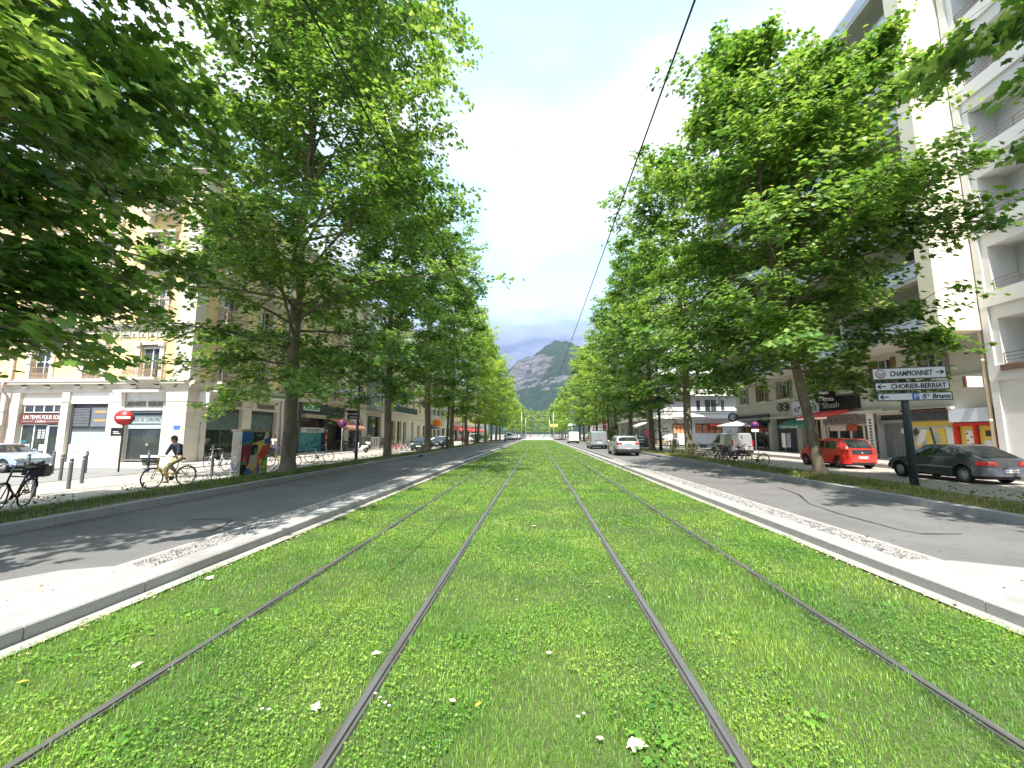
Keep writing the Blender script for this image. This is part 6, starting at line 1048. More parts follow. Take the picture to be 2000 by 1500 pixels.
for i, (x, y, f_, nm) in enumerate(((-15.6, 42.6, F_sil, 'silver'), (-15.2, 43.4, F_red, 'red'), (-14.9, 44.2, F_red, 'second red'), (-14.9, 45.3, F_wht, 'white'), (-14.6, 46.2, F_sil, 'last silver'))): dup(k1, (x, y, ZL), R(60 + 15 * i), f'{nm} bicycle in the rack before the beige apartment house', group=GL_, swap={'ochre_bike_frame': f_})
for i, y in enumerate((41.2, 42.2, 43.2, 44.0)): dup(k2, (-20.3, y, ZL + .05), R(80 + 9 * i), ('first', 'second', 'third', 'fourth')[i] + ' dark bicycle parked in the shade of the kebab shop', group=GL_)
# dark bikes with a crate at the left edge, close by
k4 = make_bike('bicycle', 'black bicycle with a dark plastic crate leaning at the left edge', F_blk, basket=False, crate=True, step=False, group='dark bicycles at the left edge'); k4.location = (-12.55, 9.25, -.17); k4.rotation_euler = (0, R(-9), R(-150))
k5 = dup(k4, (-12.9, 8.9, -.17), R(-128), 'black bicycle tangled behind the crate bicycle at the left edge')
M_wire = mat('wire_basket', (.03, .03, .03), .5, .5); b = MB()                 # the large fallen wire basket
for k in range(7): t_ = k / 6; b.bar((-12.9 + .9 * t_, 8.62, -.14), (-12.95 + 1.0 * t_, 8.45, .42), .012); b.bar((-12.95, 8.45 + .3 * t_ * .5, .42 - t_ * .1), (-11.95, 8.45 + .3 * t_ * .5, .42 - t_ * .1), .012)
for k in range(4): b.bar((-12.9, 8.62 - .05 * k, -.12 + .17 * k), (-11.98, 8.62 - .05 * k, -.12 + .17 * k), .012)
tag(b.build('wire_basket', M_wire, org=(-12.4, 8.6, -.15)), 'black wire basket lying against the bicycles at the left edge', 'basket')
b = MB(); M_scw = P_white
def scooter(label, loc, rz, m):
    root = thing('motor_scooter', label, 'scooter', loc, rz, 'scooters')
    for y in (-.6, .62): b = MB(); b.tube([(0, y + .2 * math.cos(a), .25 + .2 * math.sin(a)) for a in np.linspace(0, 6.283, 18, endpoint=False)], .06, 8, closed=True); b.cyl((-.04, y, .25), (.04, y, .25), .14, n=12, mi=1); b.build('wheel', [M_tyre, M_rim], root)
    b = MB(); b.tube([(0, -.85, .62), (0, -.6, .62), (0, -.2, .5), (0, -.05, .32), (0, .25, .3), (0, .42, .45), (0, .38, .8), (0, .3, 1.0)], [.08, .17, .2, .16, .15, .17, .15, .09], 10); b.build('body', m, root)
    b = MB(); b.ell((0, -.45, .80), (.14, .38, .08), 12, 6); b.build('seat', M_trim, root); b = MB(); b.tube([(-.32, .2, 1.05), (0, .3, 1.02), (.32, .2, 1.05)], .02, 6); b.ell((0, .38, .95), (.1, .08, .09), 10, 8, 1); b.build('handlebar', [M_trim, M_head], root); b = MB(); b.box(-.17, .17, -.98, -.66, .78, 1.08); b.build('top_box', m, root); return root
scooter('white motor scooter parked by the street lamp on the left pavement', (-17.3, 39.6, ZL), R(150), P_white)
# ------------------------------------------------------------------ street furniture
M_post = mat('dark_post', (.045, .05, .065), .45, .4, noise=(6, (.07, .075, .09), .4, .7)); M_postg = mat('green_grey_post', (.05, .075, .085), .5, .3, noise=(6, (.075, .10, .11), .4, .7)); M_signw = mat('sign_face', (.66, .67, .68), .35, noise=(1.3, (.74, .75, .75), .4, .65))
M_boll = mat('bollard_grey', (.12, .125, .145), .5, .3, noise=(6, (.17, .175, .19), .4, .7)); M_galv = mat('galvanised', (.5, .5, .5), .4, .6, noise=(10, (.4, .4, .4), .4, .7))
BL = [(64, 971, 'nearest bollard, beside the black bicycles at the left edge'), (133, 955, 'bollard in front of the white graffiti panel, second from the left edge bicycles'), (159, 944, 'bollard close behind the second one, nearer the no-entry sign'), (117, 938, 'slim bollard before the pier between salon and louvred bay'), (101, 925, 'bollard just right of the pale blue car'), (166, 923, 'bollard standing before the louvred bay'), (288, 923, 'bollard directly left of the cyclist'), (51, 935, 'bollard in front of the pale blue car'), (413, 930, 'bollard immediately left of the painted cabinet')]
src = None
for x, y, lb in BL:
    X, Y = on_z(x, y, ZL)
    if src is None:
        src = thing('bollard', lb, 'bollard', (X, Y, ZL), group='bollards on the left pavement'); b = MB(); b.lathe((0, 0, 0), [(.055, -.2), (.055, .98), (.052, 1.0), (.0, 1.015)], 16); b.build('post', M_boll, src); b = MB(); b.lathe((0, 0, 0), [(.0555, .86), (.058, .865), (.058, .895), (.0555, .90)], 16); b.build('ring', M_galv, src)
    else: dup(src, (X, Y, ZL), 0, lb)
for x, y, nm in ((1293, 870, 'first'), (1303, 873, 'second'), (1310, 875, 'third'), (1325, 872, 'fourth')):
    X, Y = on_z(x, y, -.1); dup(src, (X, Y, -.1), 0, nm + ' dark bollard from the left before the white corner building', group='bollards before the white corner building')
X, Y = on_z(1318, 873, -.1); t_ = thing('litter_bin', 'grey litter bin among the bollards before the white corner building', 'bin', (X, Y, -.1)); b = MB(); b.lathe((0, 0, 0), [(.22, 0), (.27, .05), (.28, .95), (.25, 1.0), (.2, 1.0), (.19, .8)], 14); b.build('barrel', M_boll, t_); b = MB(); b.lathe((0, 0, 0), [(.30, 1.02), (.30, 1.06), (.0, 1.12)], 14); [b.bar((s_ * .25, 0, .95), (s_ * .25, 0, 1.05), .03) for s_ in (-1, 1)]; b.build('lid', M_dark, t_)

def disc(b, c, n, r, t, mi=0, seg=28): c, n = Vector(c), Vector(n).normalized(); return b.cyl(c - n * t / 2, c + n * t / 2, r, n=seg, mi=mi)
def facing(X, Y): return Vector((-X, -Y, 0)).normalized()
# no-entry sign
X, Y = on_z(231, 921, ZL); ns = thing('no_entry_sign', 'round red no-entry sign on a dark post before the agency window', 'road sign', (X, Y, ZL), world=True); n_ = (Vector((.45, -1, 0))).normalized(); rt_ = Vector((0, 0, 1)).cross(n_) * -1; rt_ = n_.cross(Vector((0, 0, 1))) * -1
b = MB(); b.cyl((X, Y, ZL - .2), (X, Y, 2.72), .038, n=12); b.build('post', M_post, ns)
zc_ = 2.42; c = Vector((X, Y, zc_)) + n_ * .07; b = MB(); disc(b, c, n_, .37, .03, 0); pl = b.build('sign_disc', mat('signal_red', (.55, .03, .03), .4, noise=(4, (.48, .03, .03), .4, .7)), ns)
rgt = Vector((0, 0, 1)).cross(n_).normalized(); b = MB(); b.obox(c + n_ * .02, rgt * .27, Vector((0, 0, .055)), n_ * .004); b.build('white_bar', M_wlet, pl); b = MB(); disc(b, Vector((X, Y, zc_)) - n_ * .09, n_, .37, .03); b.build('rear_disc', M_dark, ns)
b = MB(); c2 = Vector((X, Y, 1.72)) + n_ * .05 - rgt * .2; b.obox(c2, rgt * .24, Vector((0, 0, .2)), n_ * .012); pl = b.build('small_board', M_black, ns); b = MB(); b.obox(c2 + n_ * .014 - rgt * .05, rgt * .10, Vector((0, 0, .02)), n_ * .002); b.obox(c2 + n_ * .014 + Vector((0, 0, -.08)), rgt * .14, Vector((0, 0, .015)), n_ * .002); b.build('board_marks', M_wlet, pl)
# painted cabinet
cabx, caby0, caby1 = -12.45, 16.7, 18.45; hC = 1.92
cb = thing('electrical_cabinet', 'street cabinet painted with bright abstract colour patches, louvred on its end', 'cabinet', (cabx, 17.5, ZL), world=True)
b = MB(); b.box(cabx - .42, cabx, caby0, caby1, ZL - .1, ZL + hC); b.box(cabx - .46, cabx + .04, caby0 - .04, caby1 + .04, ZL + hC + .002, ZL + hC + .09, 1); [b.box(cabx - .37, cabx - .05, caby0 - .035, caby0 - .001, ZL + .12 + k * .115, ZL + .17 + k * .115) for k in range(15)]
b.build('housing', [mat('cream_housing', (.58, .54, .44), .7, noise=(3, (.48, .42, .32), .45, .7)), mat('stained_top', (.45, .38, .26), .8, noise=(8, (.6, .55, .45), .4, .6))], cb)
M_c = {k: mat('mural_' + k, v, .5, noise=(5, tuple(min(1, q * 1.15) for q in v), .4, .7)) for k, v in dict(blue=(.03, .15, .62), black=(.02, .02, .022), green=(.05, .33, .13), red=(.80, .08, .03), orange=(.88, .24, .05), yellow=(.88, .72, .16), maroon=(.32, .03, .11), beige=(.72, .65, .56), lime=(.55, .72, .06), teal=(.05, .30, .35), white=(.8, .8, .78)).items()}
names = list(M_c); CM = [M_c[k] for k in names]
def mp(q): return (caby0 + (q[0] - 400) / 620 * (caby1 - caby0), ZL + hC * (1 - (q[1] - 490) / 790))       # crop coordinates -> face
patches = [('beige', [(400, 490), (1020, 490), (1020, 1280), (400, 1280)]), ('blue', [(400, 500), (640, 500), (630, 620), (560, 690), (400, 700)]), ('green', [(400, 700), (560, 680), (640, 600), (640, 700), (560, 730), (400, 740)]), ('black', [(640, 500), (930, 500), (880, 640), (640, 700)]), ('green', [(700, 540), (860, 540), (850, 570), (800, 590), (740, 580)]), ('maroon', [(400, 740), (640, 700), (610, 900), (560, 1100), (400, 1050)]),
           ('yellow', [(640, 700), (900, 660), (880, 740), (800, 890), (770, 740), (640, 740)]), ('blue', [(910, 640), (1020, 590), (1020, 740), (910, 700)]), ('red', [(880, 740), (1020, 740), (1010, 900), (900, 1010), (830, 990), (760, 960), (800, 890)]), ('black', [(620, 740), (700, 715), (760, 740), (760, 840), (700, 900), (640, 920), (610, 880)]), ('green', [(670, 820), (710, 790), (750, 820), (740, 880), (700, 890), (680, 870)]), ('orange', [(440, 1020), (470, 900), (510, 1000), (540, 1090), (460, 1080)]),
           ('orange', [(760, 860), (830, 960), (800, 1100), (740, 1240), (690, 1240), (760, 1080)]), ('green', [(400, 1030), (500, 1010), (500, 1080), (420, 1070)]), ('black', [(400, 1060), (520, 1080), (530, 1140), (500, 1200), (490, 1280), (400, 1280)]), ('blue', [(540, 1130), (600, 1140), (610, 1210), (590, 1280), (490, 1280)]), ('teal', [(610, 1180), (700, 1190), (700, 1280), (600, 1280)]), ('yellow', [(540, 1100), (620, 1060), (720, 1100), (690, 1170), (610, 1160)]), ('yellow', [(810, 1000), (850, 990), (860, 1060), (820, 1080)]), ('blue', [(780, 1140), (830, 1060), (830, 1260), (770, 1270)]), ('lime', [(880, 1040), (980, 990), (990, 1280), (870, 1280)]), ('green', [(890, 980), (1000, 950), (980, 1010), (890, 1050)]), ('black', [(870, 1050), (890, 1050), (890, 1110), (870, 1110)]), ('white', [(830, 1080), (860, 1070), (850, 1250), (820, 1250)])]
b = MB()
for i, (k, P) in enumerate(patches): P = [mp((min(max(x, 402), 1018), min(max(y, 492), 1278))) for x, y in P]; b.prism(P, (cabx, 0, 0), (0, 1, 0), (0, 0, 1), (1, 0, 0), -.001, .003 + .0012 * i, names.index(k))
b.build('mural', CM, cb, label='mural of blue, black, maroon, yellow and red shapes')
b = MB(); b.tube([(cabx - .4 + .36 * t_, caby0 - .045, ZL + .62 - .3 * math.sin(math.pi * t_)) for t_ in np.linspace(0, 1, 8)], .018, 5); b.build('blue_scrawl', M_c['blue'], cb)
# street lamps
def lamp(X, Y, z0, side, H, label):
    t_ = thing('street_lamp', label, 'street lamp', (X, Y, z0), group='street lamps', world=True); b = MB(); b.tube([(X, Y, z0 - .2), (X, Y, z0 + 3.5), (X, Y, z0 + H)], [.11, .09, .07], 12); b.build('pole', M_post, t_)
    b = MB(); b.tube([(X, Y, z0 + 4.9), (X + side * .9, Y, z0 + 4.95)], .03, 8); b.build('arm', M_post, t_); b = MB(); b.lathe((X + side * 1.2, Y, z0 + 4.82), [(.0, .2), (.2, .18), (.42, .04), (.44, 0), (.0, -.01)], 16); b.build('lamp_head', M_post, t_)
    b = MB(); b.tube([(X, Y, z0 + H - .1), (X - side * 1.4, Y, z0 + H)], .035, 8); b.lathe((X - side * 1.7, Y, z0 + H - .06), [(.0, .2), (.2, .18), (.42, .04), (.44, 0), (.0, -.01)], 16); b.build('upper_arm', M_post, t_)
lamp(-12.9, 28.8, ZL, -1, 9.0, 'dark lamp post with a low hooded lamp, before the kebab shop'); lamp(12.6, 43.5, -.1, 1, 9.0, 'dark lamp post on the right next to the small round tree'); lamp(-12.6, 69, ZL, -1, 9, 'far dark lamp post among the distant trees on the left')
# no-parking signs
def noparking(x, y, z, H, label, r_=.32, lean=0):
    X, Y = on_z(x, y, z); t_ = thing('no_parking_sign', label, 'road sign', (X, Y, z), group='no parking signs', world=True); n = facing(X, Y); b = MB(); tp = Vector((X - lean, Y, z + H)); b.cyl((X, Y, z - .2), tp, .035, n=10); b.build('post', M_galv, t_)
    b = MB(); c = tp + n * .06 - Vector((0, 0, .35)); disc(b, c, n, r_, .02, 0); disc(b, c + n * .012, n, r_ * .82, .012, 1); b.build('sign_disc', [mat('sign_red_ring', (.26, .02, .05), .6), M_purple], t_); return t_, c, n
t_, c, n = noparking(1478, 884, -.1, 2.9, 'purple round parking sign on a white post before the cafe', .33); rg = Vector((0, 0, 1)).cross(n); b = MB(); b.obox(c - Vector((0, 0, .5)), rg * .3, Vector((0, 0, .13)), n * .01); b.build('arrow_plate', M_white, t_); t_.children[0].data.materials[0] = M_white
noparking(666, 888, ZL, 3.1, 'small round parking sign on a grey post by the kebab shop', .36)
noparking(1204, 872, -.1, 3.0, 'small round sign behind the silver hatchback', .3)
# direction sign with three boards
X, Y = 12.26, 14.45; ds = thing('direction_sign', 'blue-grey post carrying three white direction boards with arrows', 'direction sign', (X, Y, -.1), world=True)
fx = Vector((-.30, -1, 0)).normalized(); rg = Vector((0, 0, 1)).cross(fx).normalized()
b = MB(); b.tube([(X, Y, -.3), (X, Y, 3.0), (X, Y, 3.85)], [.12, .10, .09], 16); b.build('post', M_postg, ds)
def board(xc, zc, w, h, lines):
    c = Vector((X, Y, zc)) + rg * xc + fx * .15; b = MB(); b.obox(c, rg * (w / 2), Vector((0, 0, h / 2)), fx * .03, 1)
    r_ = .05; pr = [(-w / 2 + .03, -h / 2 + .03), (w / 2 - .03, -h / 2 + .03), (w / 2 - .03, h / 2 - .03), (-w / 2 + .03, h / 2 - .03)]; b.prism(pr, c, rg, (0, 0, 1), fx, .0305, .0345, 0); o = b.build('direction_board', [M_signw, M_dark], ds)
    for txt, x, z, s_, wd, sh in lines: text_mesh(txt, s_, c + rg * x + Vector((0, 0, z)) + fx * .036, rg, (0, 0, 1), M_black, 'lettering', o, width=wd, shear=sh, bold=.006)
    return o, c
def arrow(o, c, x, d, s_=.13):
    b = MB(); q = c + rg * x + fx * .037
    for a, e in (((-1, 0), (1, 0)), ((1, 0), (.2, .75)), ((1, 0), (.2, -.75))): b.bar(q + rg * a[0] * d * s_ + Vector((0, 0, a[1] * s_ * .9)), q + rg * e[0] * d * s_ + Vector((0, 0, e[1] * s_ * .9)), .035, .005, 0, up=fx)
    b.build('arrow', M_black, o)
o, c = board(.10, 3.62, 1.95, .40, [('CHAMPIONNET', -.50, -.085, .235, 1.12, .18)]); arrow(o, c, .80, 1, .10)
b = MB(); q = c + rg * -.74 + fx * .036; disc(b, q, fx, .145, .004, 0); disc(b, q + fx * .003, fx, .118, .004, 1); rr_ = b.build('weight_limit_roundel', [mat('limit_red', (.5, .05, .05), .5), M_signw], o); text_mesh('3,5t', .12, q + fx * .007 - rg * .085 - Vector((0, 0, .035)), rg, (0, 0, 1), M_black, 'lettering', rr_, width=.17)
o, c = board(.14, 3.19, 1.95, .285, [('CHORIER-BERRIAT', -.54, -.075, .215, 1.42, 0)]); arrow(o, c, -.78, -1, .11)
o, c = board(.18, 2.84, 1.95, .27, [('S', .20, -.07, .2, .12, .15), ('t', .34, .0, .11, .045, .15), ('Bruno', .46, -.07, .21, .45, .15)]); arrow(o, c, -.78, -1, .11)
b = MB(); b.obox(c + rg * .04 + fx * .036, rg * .09, Vector((0, 0, .10)), fx * .003); pp = b.build('parking_symbol', mat('parking_blue', (.02, .12, .50), .4), o); text_mesh('P', .2, c + rg * -.01 + fx * .041 - Vector((0, 0, .07)), rg, (0, 0, 1), M_wlet, 'lettering', pp, width=.11)
# terrace: parasols, menu board, planters
def parasol(x, y, r_, H, m, label, sq=False):
    t_ = thing('parasol', label, 'parasol', (x, y, ZRP), group='parasols before the cafe'); n = 4 if sq else 8; b = MB(); b.lathe((0, 0, 0), [(.0, H), (r_ * .45, H - .22), (r_, H - .5), (r_, H - .62), (r_ * .98, H - .52), (r_ * .45, H - .26), (0, H - .05)], n); b.build('canopy', m, t_); b = MB(); b.cyl((0, 0, 0), (0, 0, H), .03, n=8); b.lathe((0, 0, 0), [(.3, 0), (.3, .08), (.05, .12)], 12); b.build('pole', M_dark, t_)
parasol(20.9, 44.3, 2.2, 2.95, M_canvas, 'wide white parasol before the dark cafe front'); parasol(21.4, 42.4, 1.3, 2.85, M_dark, 'dark grey parasol right of the white one')
parasol(19.9, 54.5, 2.3, 4.3, M_canvas, 'peaked cream tent canopy before the white corner building', True)
t_ = thing('menu_board', 'white folding menu board standing before the dark entrance', 'board', (21.5, 37.6, ZRP)); b = MB(); b.obox((0, 0, 1.05), (0.1, .42, 0), (.0, .0, .62), (.012, -.003, 0)); b.obox((.22, .0, 1.05), (-.12, .40, 0), (0, 0, .6), (.01, 0, 0), 1); b.build('panel', [M_white, M_lila], t_); b = MB(); b.cyl((.1, 0, 0), (.1, 0, .45), .03, n=8); b.lathe((.1, 0, 0), [(.25, 0), (.25, .03), (.03, .05)], 12); b.build('stand', M_alu, t_)
for i, (x, y, h_) in enumerate(((20.6, 45.6, 1.5), (20.5, 43.6, 1.3), (20.6, 42.0, 1.7))):
    q = make_bush('potted_shrub', ('left', 'middle', 'right')[i] + ' potted shrub on the cafe terrace', 450 + i, .45, .45, h_, 420, .14, M_shrub, (x, y, ZRP + .35), 'potted shrubs on the terrace'); b = MB(); b.lathe((0, 0, -.35), [(.2, 0), (.28, .4), (.3, .42), (.26, .42)], 12); b.build('pot', M_wood, q)
q = make_bush('potted_shrub', 'shrub in a dark planter before the white corner building', 455, .8, .8, 1.3, 600, .14, M_shrub, (14.9, 57.5, .1)); b = MB(); b.box(-.6, .6, -.6, .6, -.3, .15); b.build('planter', M_dark, q)
for i, (x, y) in enumerate(((-19.6, 41.2), (-19.4, 42.6), (-19.6, 44.0))):
    t_ = thing('cafe_table', ('nearest', 'middle', 'farthest')[i] + ' dark table on the pavement below the salmon awning', 'table', (x, y, ZL + .05), group='tables below the salmon awning'); b = MB(); b.cyl((0, 0, .70), (0, 0, .73), .38, n=16); b.build('top', M_dark, t_); b = MB(); b.cyl((0, 0, 0), (0, 0, .7), .03, n=8); b.lathe((0, 0, 0), [(.24, 0), (.24, .03), (.03, .06)], 12); b.build('base', M_dark, t_)
t_ = thing('terrace_screen', 'grey slatted screen closing the kebab terrace', 'screen', (-19.8, 47.4, ZL + .05)); b = MB(); [b.box(-1.2 + k * .2, -1.12 + k * .2, -.03, .03, .2, 1.35) for k in range(13)]; b.box(-1.25, 1.35, -.04, .04, 1.35, 1.42); b.box(-1.25, 1.35, -.04, .04, .12, .2); b.build('panel', M_shut, t_); b = MB(); [b.box(x, x + .06, -.06, .06, 0, 1.5) for x in (-1.3, 1.35)]; b.build('posts', M_dark, t_)
# fence of the oriel house
t_ = thing('railing_fence', 'low iron fence before the pinkish recess on the left', 'fence', (-20.6, 53.5, ZL)); b = MB(); [b.box(-.012, .012, -4.8 + k * .13, -4.776 + k * .13, .3, 1.35) for k in range(74)]; b.box(-.02, .02, -4.9, 4.9, 1.3, 1.34); b.box(-.02, .02, -4.9, 4.9, .4, .44); b.build('bars', M_iron, t_); b = MB(); b.box(-.12, .12, -4.95, 4.95, -.1, .3); b.build('plinth', M_lime, t_)
# overhead contact wires and masts
M_wirec = mat('contact_wire', (.03, .03, .035), .5, .5)
for P, r_, lb in (([(1.78, -6, 6.35), (1.75, 6, 6.32), (1.72, 30, 6.25), (1.75, 60, 6.35), (1.7, 100, 6.3), (1.75, 160, 6.3)], .013, 'black contact wire above the right track'), ([(-2.35, -4, 5.95), (-2.3, 6, 5.95), (-2.2, 16, 6.0), (-1.95, 40, 6.2), (-1.8, 100, 6.3), (-1.8, 160, 6.3)], .012, 'black contact wire above the left track')):
    b = MB(); b.tube(P, r_, 6); tag(b.build('overhead_wire', M_wirec, org=(0, 60, 6)), lb, 'wire', 'overhead wires')
for x, y, lb in ((-4.6, 120, 'left tram mast at the near side of the junction'), (4.6, 120, 'right tram mast at the near side of the junction'), (-4.6, 160, 'left tram mast beyond the junction'), (4.6, 160, 'right tram mast beyond the junction')):
    t_ = thing('tram_mast', lb, 'mast', (x, y, 0), group='tram masts'); b = MB(); b.tube([(0, 0, -.2), (0, 0, 8)], [.12, .08], 10); b.build('pole', M_galv, t_); b = MB(); b.tube([(0, 0, 7.0), (-x, 0, 6.9)], .03, 6); b.build('arm', M_galv, t_)
for x, y, z, w, h_, m, H, lb in ((4.9, 124, 4.2, 2.4, .8, M_yellow, 4.8, 'yellow works sign hanging by the right mast'), (7.0, 84, 3.5, 1.6, .45, M_signw, 3.6, 'white direction board above the far white van'), (9.7, 60.5, 3.0, .45, 1.3, M_red, 3.8, 'red and white signboard on a pole above the grey van'), (-6.4, 121, 3.0, .5, .7, M_blue, 3.6, 'small blue sign at the junction on the left')):
    t_ = thing('signboard', lb, 'sign', (x, y, 0), group='distant signboards'); b = MB(); b.cyl((0, 0, -.2), (0, 0, H), .05, n=8); b.build('post', M_galv, t_); b = MB(); b.box(-w / 2, w / 2, -.1, -.06, z - h_ / 2, z + h_ / 2); b.box(-w / 2 + .08, w / 2 - .08, -.11, -.10, z - .04, z + .04, 1); b.build('board', [m, M_wlet], t_)
# ------------------------------------------------------------------ people
M_skin = mat('skin', (.50, .29, .20), .55, noise=(20, (.56, .34, .25), .4, .7)); M_skind = mat('dark_skin', (.16, .085, .05), .55, noise=(20, (.2, .11, .07), .4, .7)); M_hair = mat('brown_hair', (.10, .05, .03), .6, noise=(60, (.2, .1, .05), .4, .7)); M_hairb = mat('black_hair', (.015, .012, .01), .6, noise=(60, (.04, .03, .03), .4, .7))
M_navy = mat('navy_cloth', (.02, .027, .04), .85, noise=(9, (.04, .05, .065), .4, .7)); M_khaki = mat('khaki_cloth', (.36, .31, .17), .9, noise=(9, (.45, .39, .24), .4, .7)); M_tee = mat('cream_tee', (.62, .58, .50), .9, noise=(9, (.7, .67, .6), .4, .7)); M_dken = mat('dark_denim', (.04, .05, .09), .9, noise=(9, (.07, .08, .13), .4, .7)); M_shoe = mat('light_shoe', (.55, .42, .30), .7, noise=(9, (.4, .3, .2), .4, .7))
def skin_mesh(name, nodes, edges, m, parent, sub=2, root=0):
    """nodes: (x, y, z, radius); a Skin modifier grown over joined edges, baked to one mesh"""
    me = bpy.data.meshes.new(name); me.from_pydata([n[:3] for n in nodes], edges, []); o = bpy.data.objects.new(name, me); COL.objects.link(o)
    o.modifiers.new('skin', 'SKIN'); sv = me.skin_vertices[0].data if me.skin_vertices else None
    if sv is None: me.skin_vertices.new() if hasattr(me.skin_vertices, 'new') else None; sv = me.skin_vertices[0].data
    for i, n in enumerate(nodes): sv[i].radius = (n[3], n[3] if len(n) < 5 else n[4]); sv[i].use_root = (i == root)
    s_ = o.modifiers.new('sub', 'SUBSURF'); s_.levels = sub; s_.render_levels = sub; bpy.context.view_layer.update()
    me2 = bpy.data.meshes.new_from_object(o.evaluated_get(bpy.context.evaluated_depsgraph_get())); bpy.data.objects.remove(o); me2.materials.clear(); me2.materials.append(m); me2.polygons.foreach_set('use_smooth', np.ones(len(me2.polygons), bool)); me2.name = name
    o = bpy.data.objects.new(name, me2); COL.objects.link(o); o.parent = parent; return o
def person(label, pose, loc, rz=0, top=M_navy, legs=M_khaki, skinm=M_skin, hairm=M_hair, group=None, sleeve='long', pack=False, hands='curl'):
    """pose: joint positions in local metres, +Y is where the person faces"""
    root = thing('person', label, 'person', loc, rz, group); J = {k: Vector(v) for k, v in pose.items()}
    N, E, ix = [], [], {}
    def nd(k, p, r_, r2=None): ix[k] = len(N); N.append((p[0], p[1], p[2], r_) + ((r2,) if r2 else ())); return ix[k]
    def ed(a, c): E.append((ix[a], ix[c]))
    nd('pelvis', J['pelvis'], .12, .10); sp = J['pelvis'].lerp(J['chest'], .5); nd('waist', sp, .115, .09); ed('pelvis', 'waist'); nd('chest', J['chest'], .14, .105); ed('waist', 'chest'); nk = J['chest'].lerp(J['head'], .52); nd('neck', nk, .052); ed('chest', 'neck')
    hd = J['head']; up_ = (hd - nk).normalized(); fwd = J['look'].normalized(); nd('skull0', hd - up_ * .05 + fwd * .015, .072, .085); ed('neck', 'skull0'); nd('skull1', hd + up_ * .045 - fwd * .005, .082, .095); ed('skull0', 'skull1'); nd('skull2', hd + up_ * .10 - fwd * .005, .055); ed('skull1', 'skull2')
    for s_ in 'LR':
        nd('sh' + s_, J['sh' + s_], .06); ed('chest', 'sh' + s_); nd('el' + s_, J['el' + s_], .042); ed('sh' + s_, 'el' + s_); nd('wr' + s_, J['wr' + s_], .027); ed('el' + s_, 'wr' + s_)
        nd('hp' + s_, J['hp' + s_], .09); ed('pelvis', 'hp' + s_); nd('kn' + s_, J['kn' + s_], .062); ed('hp' + s_, 'kn' + s_); nd('an' + s_, J['an' + s_], .038); ed('kn' + s_, 'an' + s_)
        d = (J['wr' + s_] - J['el' + s_]).normalized(); sd = d.cross(Vector((0, 0, 1))); sd = sd.normalized() if sd.length > .1 else Vector((1, 0, 0)); dn = d.cross(sd); 
        if dn.z > 0: dn = -dn
        pm = J['wr' + s_] + d * .055; nd('pa' + s_, pm, .032, .018); ed('wr' + s_, 'pa' + s_)
        for k, (o_, l_) in enumerate(((-.028, .062), (-.010, .074), (.010, .070), (.027, .054))):
            b0 = pm + d * .025 + sd * o_; nd(f'f{k}a{s_}', b0, .009); ed('pa' + s_, f'f{k}a{s_}'); nd(f'f{k}b{s_}', b0 + d * l_ * .5 + dn * .014, .0085); ed(f'f{k}a{s_}', f'f{k}b{s_}'); nd(f'f{k}c{s_}', b0 + d * l_ * .6 + dn * (.02 + l_ * .5), .0075); ed(f'f{k}b{s_}', f'f{k}c{s_}')
        th = pm - d * .02 + sd * (.035 if s_ == 'L' else -.035); nd('t0' + s_, th, .011); ed('pa' + s_, 't0' + s_); nd('t1' + s_, th + d * .04 + dn * .02, .009); ed('t0' + s_, 't1' + s_)
        ft = J['toe' + s_]; nd('hl' + s_, J['an' + s_] - Vector((0, 0, .05)), .036); ed('an' + s_, 'hl' + s_); nd('to' + s_, ft, .032); ed('hl' + s_, 'to' + s_)
    skin_mesh('body', N, E, skinm, root, 1)
    def cloth(name, ks, es, m, k=1.18):
        idm = {q: i for i, q in enumerate(ks)}; P = []
        for q in ks: n = N[ix[q]]; P.append((n[0], n[1], n[2], n[3] * k + .008, (n[4] if len(n) > 4 else n[3]) * k + .008))
        return skin_mesh(name, P, [(idm[a], idm[c]) for a, c in es], m, root, 2)
    arms = [q + s_ for s_ in 'LR' for q in (('sh', 'el', 'wr') if sleeve == 'long' else ('sh', 'el'))]
    ks = ['pelvis', 'waist', 'chest', 'neck'] + arms; es = [('pelvis', 'waist'), ('waist', 'chest'), ('chest', 'neck')] + [('chest', 'sh' + s_) for s_ in 'LR'] + [('sh' + s_, 'el' + s_) for s_ in 'LR'] + ([('el' + s_, 'wr' + s_) for s_ in 'LR'] if sleeve == 'long' else [])
    if sleeve != 'long':
        for s_ in 'LR': e_ = N[ix['el' + s_]]; a_ = N[ix['sh' + s_]]; N[ix['el' + s_]] = tuple(a_[i] * .45 + e_[i] * .55 for i in range(3)) + (.05,)
    N[ix['neck']] = tuple(J['chest'].lerp(J['head'], .36)) + (.062,)
    cloth('jacket' if sleeve == 'long' else 't_shirt', ks, es, top)
    ix['top'] = len(N); N.append(tuple(J['pelvis'].lerp(sp, .8)) + (.105, .085)); ks = ['top', 'pelvis'] + [q + s_ for s_ in 'LR' for q in ('hp', 'kn', 'an')]; cloth('trousers', ks, [('top', 'pelvis'), ('pelvis', 'hpL'), ('pelvis', 'hpR'), ('hpL', 'knL'), ('hpR', 'knR'), ('knL', 'anL'), ('knR', 'anR')], legs, 1.2)
    for s_ in 'LR': b = MB(); a_, t_ = J['an' + s_] - Vector((0, 0, .06)), J['toe' + s_]; b.tube([a_ - (t_ - a_) * .25, a_, a_.lerp(t_, .6), t_ + (t_ - a_) * .1], [.035, .045, .043, .02], 8); b.build('shoe', M_shoe, root)
